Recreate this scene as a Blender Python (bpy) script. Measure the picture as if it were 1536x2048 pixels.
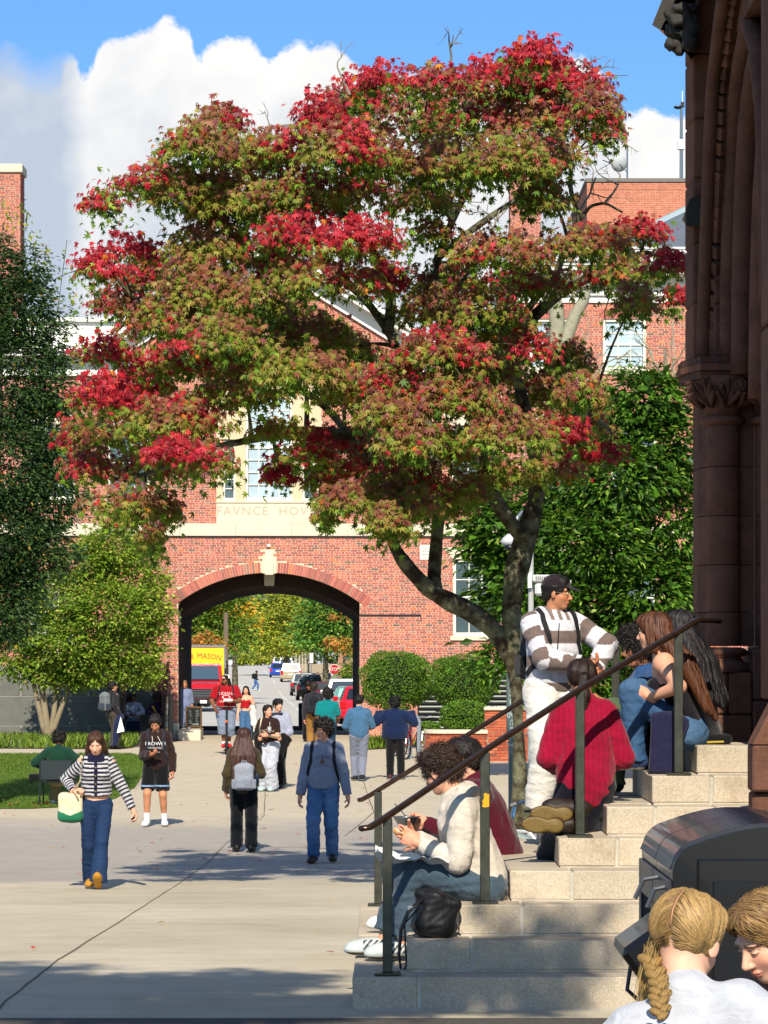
import bpy, math, random
import numpy as np
from mathutils import Vector, Matrix
from mathutils.bvhtree import BVHTree
for o in list(bpy.data.objects): bpy.data.objects.remove(o)
SC = bpy.context.scene
COL = SC.collection
rnd = random.Random(7); nr = np.random.RandomState(11)
# ---------------------------------------------------------------- camera
F, CX, CY, CZ = 6200.0, 768.0, 1325.0, 1.81      # focal length in px of the 1536x2048 picture, horizon, eye height
cd = bpy.data.cameras.new('camera'); cam = bpy.data.objects.new('camera', cd); COL.objects.link(cam)
cam.location = (0, 0, CZ); cam.rotation_euler = (math.radians(90), 0, 0)
cd.sensor_fit = 'VERTICAL'; cd.sensor_height = 36; cd.sensor_width = 27
cd.lens = F/2048*36; cd.shift_y = (CY-1024)/2048; cd.clip_end = 6000; cd.clip_start = .3
SC.camera = cam
SC.render.resolution_x = 768; SC.render.resolution_y = 1024
SUN_EL, SUN_DX = 38.0, 0.02                       # light travels (SUN_DX, 1) over the ground
SC.view_settings.view_transform = 'Standard'; SC.view_settings.look = 'None'
SC.view_settings.gamma = 1; SC.view_settings.exposure = 0.55
SC.view_settings.use_curve_mapping = False
sl = bpy.data.lights.new('sun', 'SUN'); sl.energy = 4.6; sl.angle = math.radians(.53); sl.color = (1, .90, .76)
sun = bpy.data.objects.new('sun', sl); COL.objects.link(sun)
dv = Vector((SUN_DX, 1, -math.tan(math.radians(SUN_EL))*math.hypot(1, SUN_DX))).normalized()
sun.rotation_euler = dv.to_track_quat('-Z', 'Y').to_euler(); sun.location = (0, -20, 40)

def lin(c):
    if isinstance(c, str): c = [int(c[i:i+2], 16)/255 for i in (0, 2, 4)]
    return [x/12.92 if x <= .04045 else ((x+.055)/1.055)**2.4 for x in c[:3]]
# ---------------------------------------------------------------- world: Nishita sky with cumulus
wd = bpy.data.worlds.new("World"); SC.world = wd; wd.use_nodes = True
class NT:
    def __init__(s, nt): s.t = nt; nt.nodes.clear()
    def n(s, typ, **kw):
        nd = s.t.nodes.new(typ)
        ins = kw.pop('ins', {})
        for k, v in kw.items(): setattr(nd, k, v)
        for k, v in ins.items():
            if isinstance(v, bpy.types.NodeSocket): s.t.links.new(v, nd.inputs[k])
            else:
                sk = nd.inputs[k]
                if hasattr(sk, 'default_value'):
                    try: sk.default_value = v
                    except Exception: sk.default_value = (*v, 1)
        return nd
    def m(s, op, a, b=0.0, c=None, clamp=False):
        d = {0: a, 1: b}
        if c is not None: d[2] = c
        return s.n('ShaderNodeMath', operation=op, use_clamp=clamp, ins=d).outputs[0]
    def mix(s, f, a, b, bt='MIX'):
        nd = s.t.nodes.new('ShaderNodeMix'); nd.data_type = 'RGBA'; nd.blend_type = bt
        for k, v in ((0, f), (6, a), (7, b)):
            if isinstance(v, bpy.types.NodeSocket): s.t.links.new(v, nd.inputs[k])
            elif k == 0: nd.inputs[0].default_value = v
            else: nd.inputs[k].default_value = (*v[:3], 1)
        return nd.outputs[2]
    def ramp(s, f, pts, interp='LINEAR'):
        nd = s.t.nodes.new('ShaderNodeValToRGB'); cr = nd.color_ramp; cr.interpolation = interp
        while len(cr.elements) < len(pts): cr.elements.new(.5)
        for e, (p, c) in zip(cr.elements, pts):
            e.position = p; e.color = (*(c if hasattr(c, '__len__') else (c, c, c))[:3], 1)
        s.t.links.new(f, nd.inputs[0]); return nd.outputs[0]
    def noise(s, vec, scale, detail=4, rough=.55, dist=0):
        nd = s.n('ShaderNodeTexNoise', ins={'Scale': scale, 'Detail': detail, 'Roughness': rough, 'Distortion': dist})
        if vec is not None: s.t.links.new(vec, nd.inputs['Vector'])
        return nd.outputs['Fac']
w = NT(wd.node_tree)
sky = w.n('ShaderNodeTexSky', sky_type='NISHITA', sun_disc=False, sun_elevation=math.radians(SUN_EL),
          sun_rotation=math.pi+math.atan(SUN_DX), air_density=1.0, dust_density=.6, ozone_density=1.6)
tc = w.n('ShaderNodeTexCoord').outputs['Generated']
sx = w.n('ShaderNodeSeparateXYZ', ins={0: tc}).outputs
az = w.m('ARCTAN2', sx[0], sx[1]); el = w.m('ARCSINE', sx[2])
azn = w.m('MULTIPLY_ADD', az, 1/.5, .5)            # az -.25..+.25 rad -> 0..1
tops = [(0, .09), (.2, .15), (.252, .1965), (.275, .193), (.30, .1925), (.306, .187), (.3185, .1955), (.335, .199), (.352, .2025), (.366, .2035), (.376, .200), (.381, .1945), (.39, .1975),
        (.41, .1985), (.421, .196), (.426, .1945), (.436, .198), (.45, .1985), (.472, .196), (.49, .190), (.52, .187), (.57, .19), (.61, .193), (.638, .189), (.648, .178), (.656, .1745), (.668, .177), (.685, .1745), (.705, .1755), (.76, .19), (.85, .13), (1, .1)]
fc = w.t.nodes.new('ShaderNodeFloatCurve'); cu = fc.mapping.curves[0]
cu.points[0].location = (0, tops[0][1]*4); cu.points[1].location = (1, tops[-1][1]*4)
for x, y in tops[1:-1]: cu.points.new(x, y*4)
fc.mapping.update(); w.t.links.new(azn, fc.inputs['Value'])
top = w.m('MULTIPLY', fc.outputs[0], .25)
cv = w.n('ShaderNodeCombineXYZ', ins={0: az, 1: el, 2: 0.0}).outputs[0]
n1 = w.noise(cv, 75, 8, .6, .15); n2 = w.noise(cv, 24, 6, .55, .3); n3 = w.noise(cv, 6, 5, .5)
soft = w.m('MULTIPLY', w.m('ADD', az, .104), 110.0, clamp=True)
d0 = w.m('SUBTRACT', top, el)
d1 = w.m('ADD', d0, w.m('MULTIPLY_ADD', n1, .016, -.008))
k = w.m('MULTIPLY_ADD', soft, 330.0, 80.0)
mask = w.m('MULTIPLY', d1, k, clamp=True)
gen = w.m('MULTIPLY', w.m('SUBTRACT', n3, .5), 6.0, clamp=True)          # free clouds over the rest of the sky
far_ = w.m('GREATER_THAN', w.m('ABSOLUTE', az), .25)
hi = w.m('MULTIPLY', w.m('SUBTRACT', el, .30), 6.0, clamp=True)
mask = w.m('MAXIMUM', w.m('MULTIPLY', mask, w.m('SUBTRACT', 1.0, far_)), w.m('MULTIPLY', gen, w.m('MAXIMUM', far_, hi)))
depth = w.m('MULTIPLY', d0, 11.0, clamp=True)
tone = w.m('ADD', w.m('MULTIPLY_ADD', n2, 1.5, -.42), w.m('MULTIPLY', depth, .30), clamp=True)
tone = w.m('ADD', tone, w.m('MULTIPLY', w.m('SUBTRACT', 1.0, soft), .6), clamp=True)
ccol = w.ramp(tone, [(0, (7.6, 7.5, 7.3)), (.35, (6.5, 6.5, 6.5)), (.7, (4.9, 5.2, 5.7)), (1, (3.7, 4.3, 5.2))])
skyc = w.mix(1.0, sky.outputs[0], (.43, .70, 1.02), 'MULTIPLY')
out = w.mix(mask, skyc, ccol)
bg = w.n('ShaderNodeBackground', ins={'Color': out, 'Strength': .1})
w.n('ShaderNodeOutputWorld', ins={'Surface': bg.outputs[0]})
# ---------------------------------------------------------------- helpers
def P(px, py, d): return np.array([(px-CX)*d/F, d, CZ-(py-CY)*d/F])
GZ = [(-60, 0), (16.4, 0), (24, -.26), (32, -.52), (38, -.64), (46, -.64), (60, -.55), (75, -.42), (90, -.44), (102, -.42), (115, -.6), (165, -.8), (235, -.74),
      (262, -.5), (300, .12), (400, .72), (560, 1.42), (640, 1.2), (900, -4), (3500, -20)]
def gz(d): return float(np.interp(d, [a for a, b in GZ], [b for a, b in GZ]))
_m = {}
def mat(name, col=None, rough=.7, spec=.3, metal=0, attr=None, bump=None, var=None, coat=0, emit=None, sheen=0, trans=0, alpha=None, build=None):
    """col base colour, attr = vertex colour name, bump=(scale,strength,dist), var=(scale,amount) object space colour variation"""
    if name in _m: return _m[name]
    m = bpy.data.materials.new(name); m.use_nodes = True; n = NT(m.node_tree)
    tc = n.n('ShaderNodeTexCoord').outputs['Object']
    if attr: c = n.n('ShaderNodeAttribute', attribute_name=attr).outputs['Color']
    else:
        c = n.n('ShaderNodeRGB').outputs[0]; c.default_value = (*lin(col), 1)
    if var:
        f = n.noise(tc, var[0], 5, .6)
        c = n.mix(1.0, c, n.ramp(f, [(.25, 1-var[1]), (.5, 1), (.78, 1+var[1])]), 'MULTIPLY')
    p = n.n('ShaderNodeBsdfPrincipled', ins={'Base Color': c, 'Roughness': rough, 'Metallic': metal, 'Specular IOR Level': spec})
    if coat: p.inputs['Coat Weight'].default_value = coat
    if sheen: p.inputs['Sheen Weight'].default_value = sheen
    if trans: p.inputs['Transmission Weight'].default_value = trans
    if emit: p.inputs['Emission Color'].default_value = (*lin(emit[0]), 1); p.inputs['Emission Strength'].default_value = emit[1]
    if bump:
        b = n.n('ShaderNodeBump', ins={'Height': n.noise(tc, bump[0], 6, .65), 'Strength': bump[1], 'Distance': bump[2] if len(bump) > 2 else .01})
        n.t.links.new(b.outputs[0], p.inputs['Normal'])
    so = p.outputs[0]
    if build: so = build(n, p, c, tc) or so
    n.n('ShaderNodeOutputMaterial', ins={'Surface': so})
    _m[name] = m; return m
def wloc(o):
    v = Vector((0, 0, 0))
    while o is not None: v = v+o.location; o = o.parent
    return np.array(v)
def tag(o, label=None, cat=None, group=None, kind=None):
    if label: o['label'] = label
    if cat: o['category'] = cat
    if group: o['group'] = group
    if kind: o['kind'] = kind
    return o
def thing(name, label, cat, loc=(0, 0, 0), group=None, kind=None):
    o = bpy.data.objects.new(name, None); o.empty_display_size = .1; o.location = Vector([float(x) for x in loc]); COL.objects.link(o)
    return tag(o, label, cat, group, kind)
def mk(name, V, Fc, m, parent=None, cols=None, smooth=False, attrs=None, loc=None):
    """mesh object from world space verts; Fc = array (n,k) or list of arrays/lists"""
    V = np.asarray(V, dtype=np.float64)
    me = bpy.data.meshes.new(name)
    off = wloc(parent) if parent is not None else (np.array(loc, float) if loc is not None else np.zeros(3))
    Vl = V-off
    if isinstance(Fc, np.ndarray): groups = [Fc]
    elif len(Fc) and isinstance(Fc[0], np.ndarray) and Fc[0].ndim == 2: groups = list(Fc)
    else: groups = None
    if groups is not None:
        nl = sum(g.size for g in groups); nf = sum(len(g) for g in groups)
        me.vertices.add(len(Vl)); me.vertices.foreach_set('co', Vl.astype(np.float32).ravel())
        me.loops.add(nl); me.loops.foreach_set('vertex_index', np.concatenate([g.ravel() for g in groups]).astype(np.int32))
        me.polygons.add(nf)
        tot = np.concatenate([np.full(len(g), g.shape[1]) for g in groups]); st = np.concatenate([[0], np.cumsum(tot)[:-1]])
        me.polygons.foreach_set('loop_start', st.astype(np.int32))
        me.update(calc_edges=True)
    else:
        me.from_pydata([tuple(v) for v in Vl], [], [tuple(int(i) for i in f) for f in Fc]); me.update()
    me.polygons.foreach_set('use_smooth', [bool(smooth)]*len(me.polygons))
    if cols is not None:
        a = me.color_attributes.new('Col', 'FLOAT_COLOR', 'POINT')
        c = np.ones((len(V), 4), np.float32); c[:, :3] = cols; a.data.foreach_set('color', c.ravel())
    me.materials.append(m)
    o = bpy.data.objects.new(name, me); COL.objects.link(o)
    if parent is not None: o.parent = parent
    elif loc is not None: o.location = Vector([float(x) for x in loc])
    return o
class MB:
    """collects simple solids into one mesh"""
    def __init__(s): s.V = []; s.Q = []; s.n = 0; s.C = []; s.c = (1, 1, 1)
    def add(s, V, Fs):
        V = np.asarray(V, float); s.V.append(V); s.C.append(np.tile(s.c, (len(V), 1)))
        s.Q += [[i+s.n for i in f] for f in Fs]; s.n += len(V); return s
    def box(s, lo, hi, R=None, c=None, bev=0):
        lo = np.array(lo, float); hi = np.array(hi, float)
        if bev:
            b = bev; pts = []; 
            xs = [lo[0], lo[0]+b, hi[0]-b, hi[0]]; ys = [lo[1], lo[1]+b, hi[1]-b, hi[1]]; zs = [lo[2], lo[2]+b, hi[2]-b, hi[2]]
            idx = {}
            def g(a, bb, cc):
                if (a, bb, cc) not in idx: idx[(a, bb, cc)] = len(pts); pts.append((xs[a], ys[bb], zs[cc]))
                return idx[(a, bb, cc)]
            Fs = []
            for a, A in ((0, 0), (1, 3)):
                Fs.append([g(A, 1, 1), g(A, 2, 1), g(A, 2, 2), g(A, 1, 2)][::(-1 if A == 0 else 1)])
                Fs.append([g(1, A, 1), g(2, A, 1), g(2, A, 2), g(1, A, 2)][::(1 if A == 0 else -1)])
                Fs.append([g(1, 1, A), g(2, 1, A), g(2, 2, A), g(1, 2, A)][::(-1 if A == 0 else 1)])
            for A, a in ((0, 1), (3, 2)):
                for B, b2 in ((0, 1), (3, 2)):
                    Fs.append([g(A, b2, 1), g(a, B, 1), g(a, B, 2), g(A, b2, 2)])
                    Fs.append([g(A, 1, b2), g(a, 1, B), g(a, 2, B), g(A, 2, b2)])
                    Fs.append([g(1, A, b2), g(1, a, B), g(2, a, B), g(2, A, b2)])
                    for C, c2 in ((0, 1), (3, 2)): Fs.append([g(A, b2, c2), g(a, B, c2), g(a, b2, C)])
            V = np.array(pts)
        else:
            V = np.array([[x, y, z] for x in (lo[0], hi[0]) for y in (lo[1], hi[1]) for z in (lo[2], hi[2])])
            Fs = [(0, 1, 3, 2), (4, 6, 7, 5), (0, 4, 5, 1), (2, 3, 7, 6), (0, 2, 6, 4), (1, 5, 7, 3)]
        if R is not None:
            cc = (lo+hi)/2 if c is None else np.array(c, float); V = (V-cc)@np.array(R).T+cc
        return s.add(V, Fs)
    def tube(s, pts, rad, n=8, cap=True, flat=1.0):
        pts = np.array(pts, float); m = len(pts); rad = np.full(m, rad) if np.isscalar(rad) else np.array(rad, float)
        T = np.gradient(pts, axis=0); T /= np.linalg.norm(T, axis=1)[:, None]+1e-9
        u = np.array([0, 0, 1.]) if abs(T[0][2]) < .9 else np.array([1., 0, 0]); V = []
        for i in range(m):
            a = np.cross(T[i], u); a /= np.linalg.norm(a)+1e-9; b = np.cross(a, T[i]); u = b
            for j in range(n):
                t = 2*math.pi*j/n; V.append(pts[i]+rad[i]*(math.cos(t)*a+math.sin(t)*b*flat))
        Fs = [[i*n+j, i*n+(j+1) % n, (i+1)*n+(j+1) % n, (i+1)*n+j] for i in range(m-1) for j in range(n)]
        if cap: Fs += [list(range(n))[::-1], [(m-1)*n+j for j in range(n)]]
        return s.add(V, Fs)
    def lathe(s, c, prof, n=24, flat=None, axis=None):
        V = []; m = len(prof)
        for r, z in prof:
            for j in range(n):
                t = 2*math.pi*(j+.5)/n; V.append((r*math.cos(t), r*math.sin(t), z))
        V = np.array(V)
        if axis is not None: V = V@np.array(axis).T
        V = V+np.array(c, float)
        Fs = [[i*n+j, i*n+(j+1) % n, (i+1)*n+(j+1) % n, (i+1)*n+j] for i in range(m-1) for j in range(n)]
        Fs += [list(range(n))[::-1], [(m-1)*n+j for j in range(n)]]
        return s.add(V, Fs)
    def prism(s, poly, ax, a, b):
        """extrude a 2D polygon (list) along axis ax ('x','y','z') from a to b"""
        n = len(poly); V = []
        for t in (a, b):
            for p, q in poly: V.append({'x': (t, p, q), 'y': (p, t, q), 'z': (p, q, t)}[ax])
        Fs = [list(range(n))[::-1], list(range(n, 2*n))]+[[i, (i+1) % n, n+(i+1) % n, n+i] for i in range(n)]
        return s.add(V, Fs)
    def xf(s, fn):
        s.V = [fn(v) for v in s.V]; return s
    def build(s, name, m, parent=None, smooth=False, label=None, loc=None, cols=False):
        if not s.V: return None
        o = mk(name, np.concatenate(s.V), s.Q, m, parent, smooth=smooth, loc=loc, cols=np.concatenate(s.C) if cols else None)
        if label: o['label'] = label
        return o
def norm(v): v = np.asarray(v, float); return v/(np.linalg.norm(v)+1e-12)
def rotz(a): c, s_ = math.cos(a), math.sin(a); return np.array([[c, -s_, 0], [s_, c, 0], [0, 0, 1.]])
def rotx(a): c, s_ = math.cos(a), math.sin(a); return np.array([[1., 0, 0], [0, c, -s_], [0, s_, c]])
def roty(a): c, s_ = math.cos(a), math.sin(a); return np.array([[c, 0, s_], [0, 1., 0], [-s_, 0, c]])
def copy_tree(o, parent=None):
    c = o.copy(); COL.objects.link(c)
    if parent: c.parent = parent
    for ch in list(o.children): copy_tree(ch, c)
    return c
# ---------------------------------------------------------------- signed distance modelling with surface nets
def wr(p, f, seed=0, aniso=(1, 1, 1)):
    r = np.random.RandomState(seed); o = 0
    q = p*np.array(aniso)
    for i in range(4):
        a = r.normal(size=3); a /= np.linalg.norm(a); b = r.normal(size=3)
        b /= np.linalg.norm(b)
        ff = f*(1+.45*i)
        o = o+np.sin(ff*(q@a)+r.rand()*6+1.7*np.sin(ff*.6*(q@b)+r.rand()*6))/(1+.5*i)
    return o/2.2
def sdf(shapes, h, disp=None):
    LO = []; HI = []; bbs = []
    for s_ in shapes:
        t = s_[0].lstrip('-')
        if t == 'c': a, b, ra, rb = s_[1:5]; r = max(ra, rb); lo = np.minimum(a, b)-r; hi = np.maximum(a, b)+r
        elif t == 'e': c, r, R = s_[1:4]; e = np.abs(R)@np.array(r); lo = np.array(c)-e; hi = np.array(c)+e
        elif t == 'b': c, r, R = s_[1:4]; e = np.abs(R)@(np.array(r)+s_[4]); lo = np.array(c)-e; hi = np.array(c)+e
        bbs.append((lo, hi))
        if s_[0][0] != '-': LO.append(lo); HI.append(hi)
    pad = 4*h+.012; lo = np.min(LO, axis=0)-pad; hi = np.max(HI, axis=0)+pad
    n = np.ceil((hi-lo)/h).astype(int)+1
    f = np.full(n, .5, np.float32)
    ax = [lo[i]+h*np.arange(n[i]) for i in range(3)]
    for s_, (bl, bh) in zip(shapes, bbs):
        t = s_[0].lstrip('-'); opt = s_[-1] if isinstance(s_[-1], dict) else {}
        k = opt.get('k', .01)
        i0 = np.clip(np.floor((bl-lo-k-3*h)/h).astype(int), 0, n-1); i1 = np.clip(np.ceil((bh-lo+k+3*h)/h).astype(int)+1, 1, n)
        if np.any(i1 <= i0): continue
        sl_ = tuple(slice(i0[i], i1[i]) for i in range(3))
        X = ax[0][sl_[0]][:, None, None]; Y = ax[1][sl_[1]][None, :, None]; Z = ax[2][sl_[2]][None, None, :]
        if t == 'c':
            a, b, ra, rb = s_[1:5]; ba = np.array(b)-a; L = ba@ba+1e-12
            tt = np.clip(((X-a[0])*ba[0]+(Y-a[1])*ba[1]+(Z-a[2])*ba[2])/L, 0, 1)
            d = np.sqrt((X-a[0]-tt*ba[0])**2+(Y-a[1]-tt*ba[1])**2+(Z-a[2]-tt*ba[2])**2)-(ra+(rb-ra)*tt)
        else:
            c, r, R = s_[1:4]; R = np.array(R); x, y, z = X-c[0], Y-c[1], Z-c[2]
            q = [R[0, i]*x+R[1, i]*y+R[2, i]*z for i in range(3)]
            if t == 'e':
                k0 = np.sqrt(sum((q[i]/r[i])**2 for i in range(3))); k1 = np.sqrt(sum((q[i]/r[i]**2)**2 for i in range(3)))+1e-9
                d = k0*(k0-1)/k1
            else:
                dd = [np.abs(q[i])-r[i] for i in range(3)]
                d = np.sqrt(sum(np.maximum(v, 0)**2 for v in dd))+np.minimum(np.maximum(np.maximum(dd[0], dd[1]), dd[2]), 0)-s_[4]
        for (pc, pn) in opt.get('clip', []):
            d = np.maximum(d, (X-pc[0])*pn[0]+(Y-pc[1])*pn[1]+(Z-pc[2])*pn[2])
        g = f[sl_]
        if s_[0][0] == '-':
            hh = np.clip(.5-.5*(g+d)/k, 0, 1); f[sl_] = g*(1-hh)-d*hh+k*hh*(1-hh)
        else:
            hh = np.clip(.5+.5*(d-g)/k, 0, 1); f[sl_] = d*(1-hh)+g*hh-k*hh*(1-hh)
    if disp is not None:
        I = np.argwhere(np.abs(f) < 5*h+.01); p = lo+I*h
        f[I[:, 0], I[:, 1], I[:, 2]] += disp(p)
    f[0] = f[-1] = .1; f[:, 0] = f[:, -1] = .1; f[:, :, 0] = f[:, :, -1] = .1
    ins = f < 0
    cnt = np.zeros(n-1, np.int8)
    for a in (0, 1):
        for b in (0, 1):
            for c in (0, 1): cnt += ins[a:n[0]-1+a, b:n[1]-1+b, c:n[2]-1+c]
    act = (cnt > 0) & (cnt < 8); I = np.argwhere(act); idx = np.full(n-1, -1, np.int64); idx[act] = np.arange(len(I))
    S = np.zeros((len(I), 3)); N = np.zeros(len(I))
    for a in range(3):
        for u in (0, 1):
            for v in (0, 1):
                o0 = np.zeros(3, int); o0[(a+1) % 3] = u; o0[(a+2) % 3] = v; o1 = o0.copy(); o1[a] = 1
                A = I+o0; B = I+o1; fa = f[A[:, 0], A[:, 1], A[:, 2]]; fb = f[B[:, 0], B[:, 1], B[:, 2]]
                m_ = (fa < 0) != (fb < 0); t = fa/(fa-fb+1e-12)
                S[m_] += (o0+(o1-o0)*t[:, None])[m_]; N[m_] += 1
    V = lo+(I+S/np.maximum(N, 1)[:, None])*h
    Q = []
    for a in range(3):
        b, c = (a+1) % 3, (a+2) % 3
        sa = [slice(None)]*3; sb = [slice(None)]*3; sa[a] = slice(0, n[a]-1); sb[a] = slice(1, n[a])
        A = ins[tuple(sa)]; B = ins[tuple(sb)]; E = np.argwhere(A != B)
        E = E[(E[:, b] > 0) & (E[:, c] > 0) & (E[:, b] < n[b]-1) & (E[:, c] < n[c]-1)]
        fl = A[E[:, 0], E[:, 1], E[:, 2]]
        q = []
        for db, dc in ((0, 0), (1, 0), (1, 1), (0, 1)):
            e = E.copy(); e[:, b] -= db; e[:, c] -= dc; q.append(idx[e[:, 0], e[:, 1], e[:, 2]])
        q = np.stack(q, 1); q[~fl] = q[~fl][:, ::-1]; Q.append(q)
    return V, np.concatenate(Q)
I3 = np.eye(3)
# ================================================================ materials
def b_fab(n, p, c, tc):
    f = n.noise(tc, 330, 3, .7); w1 = n.noise(n.n('ShaderNodeMapping', ins={0: tc, 3: (1, 1, 1.7)}).outputs[0], 13, 4, .55, 1.2); w2 = n.noise(tc, 34, 3, .5, .8)
    b1 = n.n('ShaderNodeBump', ins={'Height': n.m('ADD', w1, n.m('MULTIPLY', w2, .18)), 'Strength': .38, 'Distance': .018})
    b2 = n.n('ShaderNodeBump', ins={'Height': f, 'Strength': .3, 'Distance': .003, 'Normal': b1.outputs[0]}); n.t.links.new(b2.outputs[0], p.inputs['Normal'])
    n.t.links.new(n.mix(1.0, c, n.ramp(w1, [(.3, .86), (.5, 1), (.7, 1.08)]), 'MULTIPLY'), p.inputs['Base Color'])
def cloth(name='cloth', rough=.9, **k): return mat(name, attr='Col', rough=rough, spec=.12, sheen=.15, build=b_fab, **k)
def b_pave(n, p, c, tc):
    big = n.noise(tc, .35, 5, .55); mid = n.noise(tc, 3.0, 6, .6); fine = n.noise(tc, 130, 3, .7)
    sx_ = n.n('ShaderNodeSeparateXYZ', ins={0: tc}).outputs
    st = n.noise(n.n('ShaderNodeMapping', ins={0: tc, 3: (.5, 3.2, 1)}).outputs[0], 1.2, 6, .62)
    c1 = n.ramp(big, [(.3, lin('aaa088')), (.55, lin('bab099')), (.8, lin('c6bda8'))])
    # asphalt like band of darker exposed aggregate across the walk
    yy = n.m('ADD', sx_[1], n.m('MULTIPLY', n.m('SUBTRACT', big, .5), 5.0))
    band = n.m('MULTIPLY', n.m('SUBTRACT', yy, 33.0), 1.6, clamp=True)
    c1 = n.mix(band, c1, lin('9e978b'))
    band2 = n.m('MULTIPLY', n.m('SUBTRACT', yy, 45.0), .25, clamp=True)
    c1 = n.mix(band2, c1, lin('b9ad95'))
    c1 = n.mix(1.0, c1, n.ramp(mid, [(.25, .84), (.45, .98), (.6, 1.02), (.75, 1.10)]), 'MULTIPLY')
    c1 = n.mix(1.0, c1, n.ramp(st, [(.22, .78), (.40, .98), (.6, 1.04), (.8, .88)]), 'MULTIPLY')
    c1 = n.mix(1.0, c1, n.ramp(fine, [(.3, .72), (.5, 1.0), (.7, 1.25)]), 'MULTIPLY')
    n.t.links.new(c1, p.inputs['Base Color'])
    b = n.n('ShaderNodeBump', ins={'Height': fine, 'Strength': .35, 'Distance': .004}); n.t.links.new(b.outputs[0], p.inputs['Normal'])
M_pave = mat('walk_concrete', 'a0957f', .9, .2, build=b_pave)
def b_gran(light):
    def f(n, p, c, tc):
        g1 = n.noise(tc, 190, 3, .75); g2 = n.noise(tc, 70, 4, .7); big = n.noise(tc, 2.3, 6, .7)
        c1 = n.mix(1.0, c, n.ramp(g1, [(.3, .50), (.42, .9), (.55, 1.05), (.72, 1.4)]), 'MULTIPLY')
        c1 = n.mix(1.0, c1, n.ramp(g2, [(.3, .85), (.7, 1.15)]), 'MULTIPLY')
        c1 = n.mix(1.0, c1, n.ramp(big, [(.28, (.62, .58, .52)), (.42, (.92, .9, .87)), (.55, (1, 1, 1)), (.8, (1.06, 1.03, .98))]), 'MULTIPLY')
        oi = n.n('ShaderNodeObjectInfo').outputs['Random']
        c1 = n.mix(1.0, c1, n.ramp(oi, [(0, (.9, .89, .87)), (1, (1.08, 1.05, 1))]), 'MULTIPLY')
        n.t.links.new(c1, p.inputs['Base Color'])
        b = n.n('ShaderNodeBump', ins={'Height': g2, 'Strength': .5, 'Distance': .006}); n.t.links.new(b.outputs[0], p.inputs['Normal'])
    return f
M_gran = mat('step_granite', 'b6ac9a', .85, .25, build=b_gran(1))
M_mortar = mat('mortar_joint', 'b3aea0', .95, bump=(60, .6, .01), var=(9, .25))
def b_brick(n, p, c, tc):
    v = n.noise(tc, 30, 4, .65)
    c1 = n.mix(1.0, c, n.ramp(v, [(.3, .84), (.55, 1.0), (.75, 1.12)]), 'MULTIPLY')
    n.t.links.new(c1, p.inputs['Base Color'])
M_brick = mat('red_brick', attr='Col', rough=.88, spec=.2, build=b_brick)
M_mort = mat('cream_mortar', 'cfbc9f', .95, .1, var=(2, .08))
M_lime = mat('limestone', 'cdc3ab', .85, .2, var=(.8, .07), bump=(40, .2, .006))
M_paint = mat('cream_paint', 'd9d6c6', .55, .4, var=(1.5, .04))
M_white = mat('white_trim', 'dcdcd4', .5, .4)
M_bronze = mat('weathered_bronze', '4e4f45', .38, .5, .75, var=(14, .35), bump=(50, .15, .003))
M_rail = mat('brown_bronze_handrail', '5c463a', .26, .5, .85, var=(18, .35))
M_dark = mat('dark_metal', '1f2022', .45, .5, .3)
M_black = mat('black_paint', '0f1012', .4, .5)
M_steel = mat('galvanised_steel', '8d9496', .4, .5, .8)
M_slate = mat('slate_roof', '59616b', .7, .3, var=(3, .12))
def b_sand(n, p, c, tc):
    g = n.noise(tc, 5, 8, .65); f = n.noise(tc, 60, 5, .7); oi = n.n('ShaderNodeObjectInfo').outputs['Random']
    c1 = n.mix(1.0, c, n.ramp(g, [(.25, .55), (.5, 1), (.8, 1.3)]), 'MULTIPLY')
    c1 = n.mix(1.0, c1, n.ramp(f, [(.3, .8), (.7, 1.2)]), 'MULTIPLY')
    c1 = n.mix(1.0, c1, n.ramp(oi, [(0, (.75, .75, .8)), (.5, (1, .97, .95)), (1, (1.2, 1.1, 1))]), 'MULTIPLY')
    n.t.links.new(c1, p.inputs['Base Color'])
    b = n.n('ShaderNodeBump', ins={'Height': f, 'Strength': .5, 'Distance': .006}); n.t.links.new(b.outputs[0], p.inputs['Normal'])
M_sand = mat('brownstone', '6c4d3f', .9, .15, build=b_sand)
M_bark = mat('bark', '6e6455', .95, .1, build=lambda n, p, c, tc: [
    n.t.links.new(n.mix(1.0, n.mix(n.ramp(n.noise(tc, 7, 6, .6), [(.42, 0), (.6, 1)]), lin('3a3226'), lin('6f6f58')), n.ramp(n.noise(tc, 60, 4, .7), [(.3, .6), (.7, 1.25)]), 'MULTIPLY'), p.inputs['Base Color']),
    n.t.links.new(n.n('ShaderNodeBump', ins={'Height': n.noise(tc, 45, 6, .7), 'Strength': .6, 'Distance': .01}).outputs[0], p.inputs['Normal'])][0] and None)
def b_leaf(n, p, c, tc):
    n.t.links.new(c, p.inputs['Base Color'])
    tr = n.n('ShaderNodeBsdfTranslucent', ins={'Color': n.mix(1.0, c, (1.5, 1.35, .8), 'MULTIPLY')})
    return n.n('ShaderNodeMixShader', ins={0: .3, 1: p.outputs[0], 2: tr.outputs[0]}).outputs[0]
M_leaf = mat('leaf', attr='Col', rough=.5, spec=.35, build=b_leaf)
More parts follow.
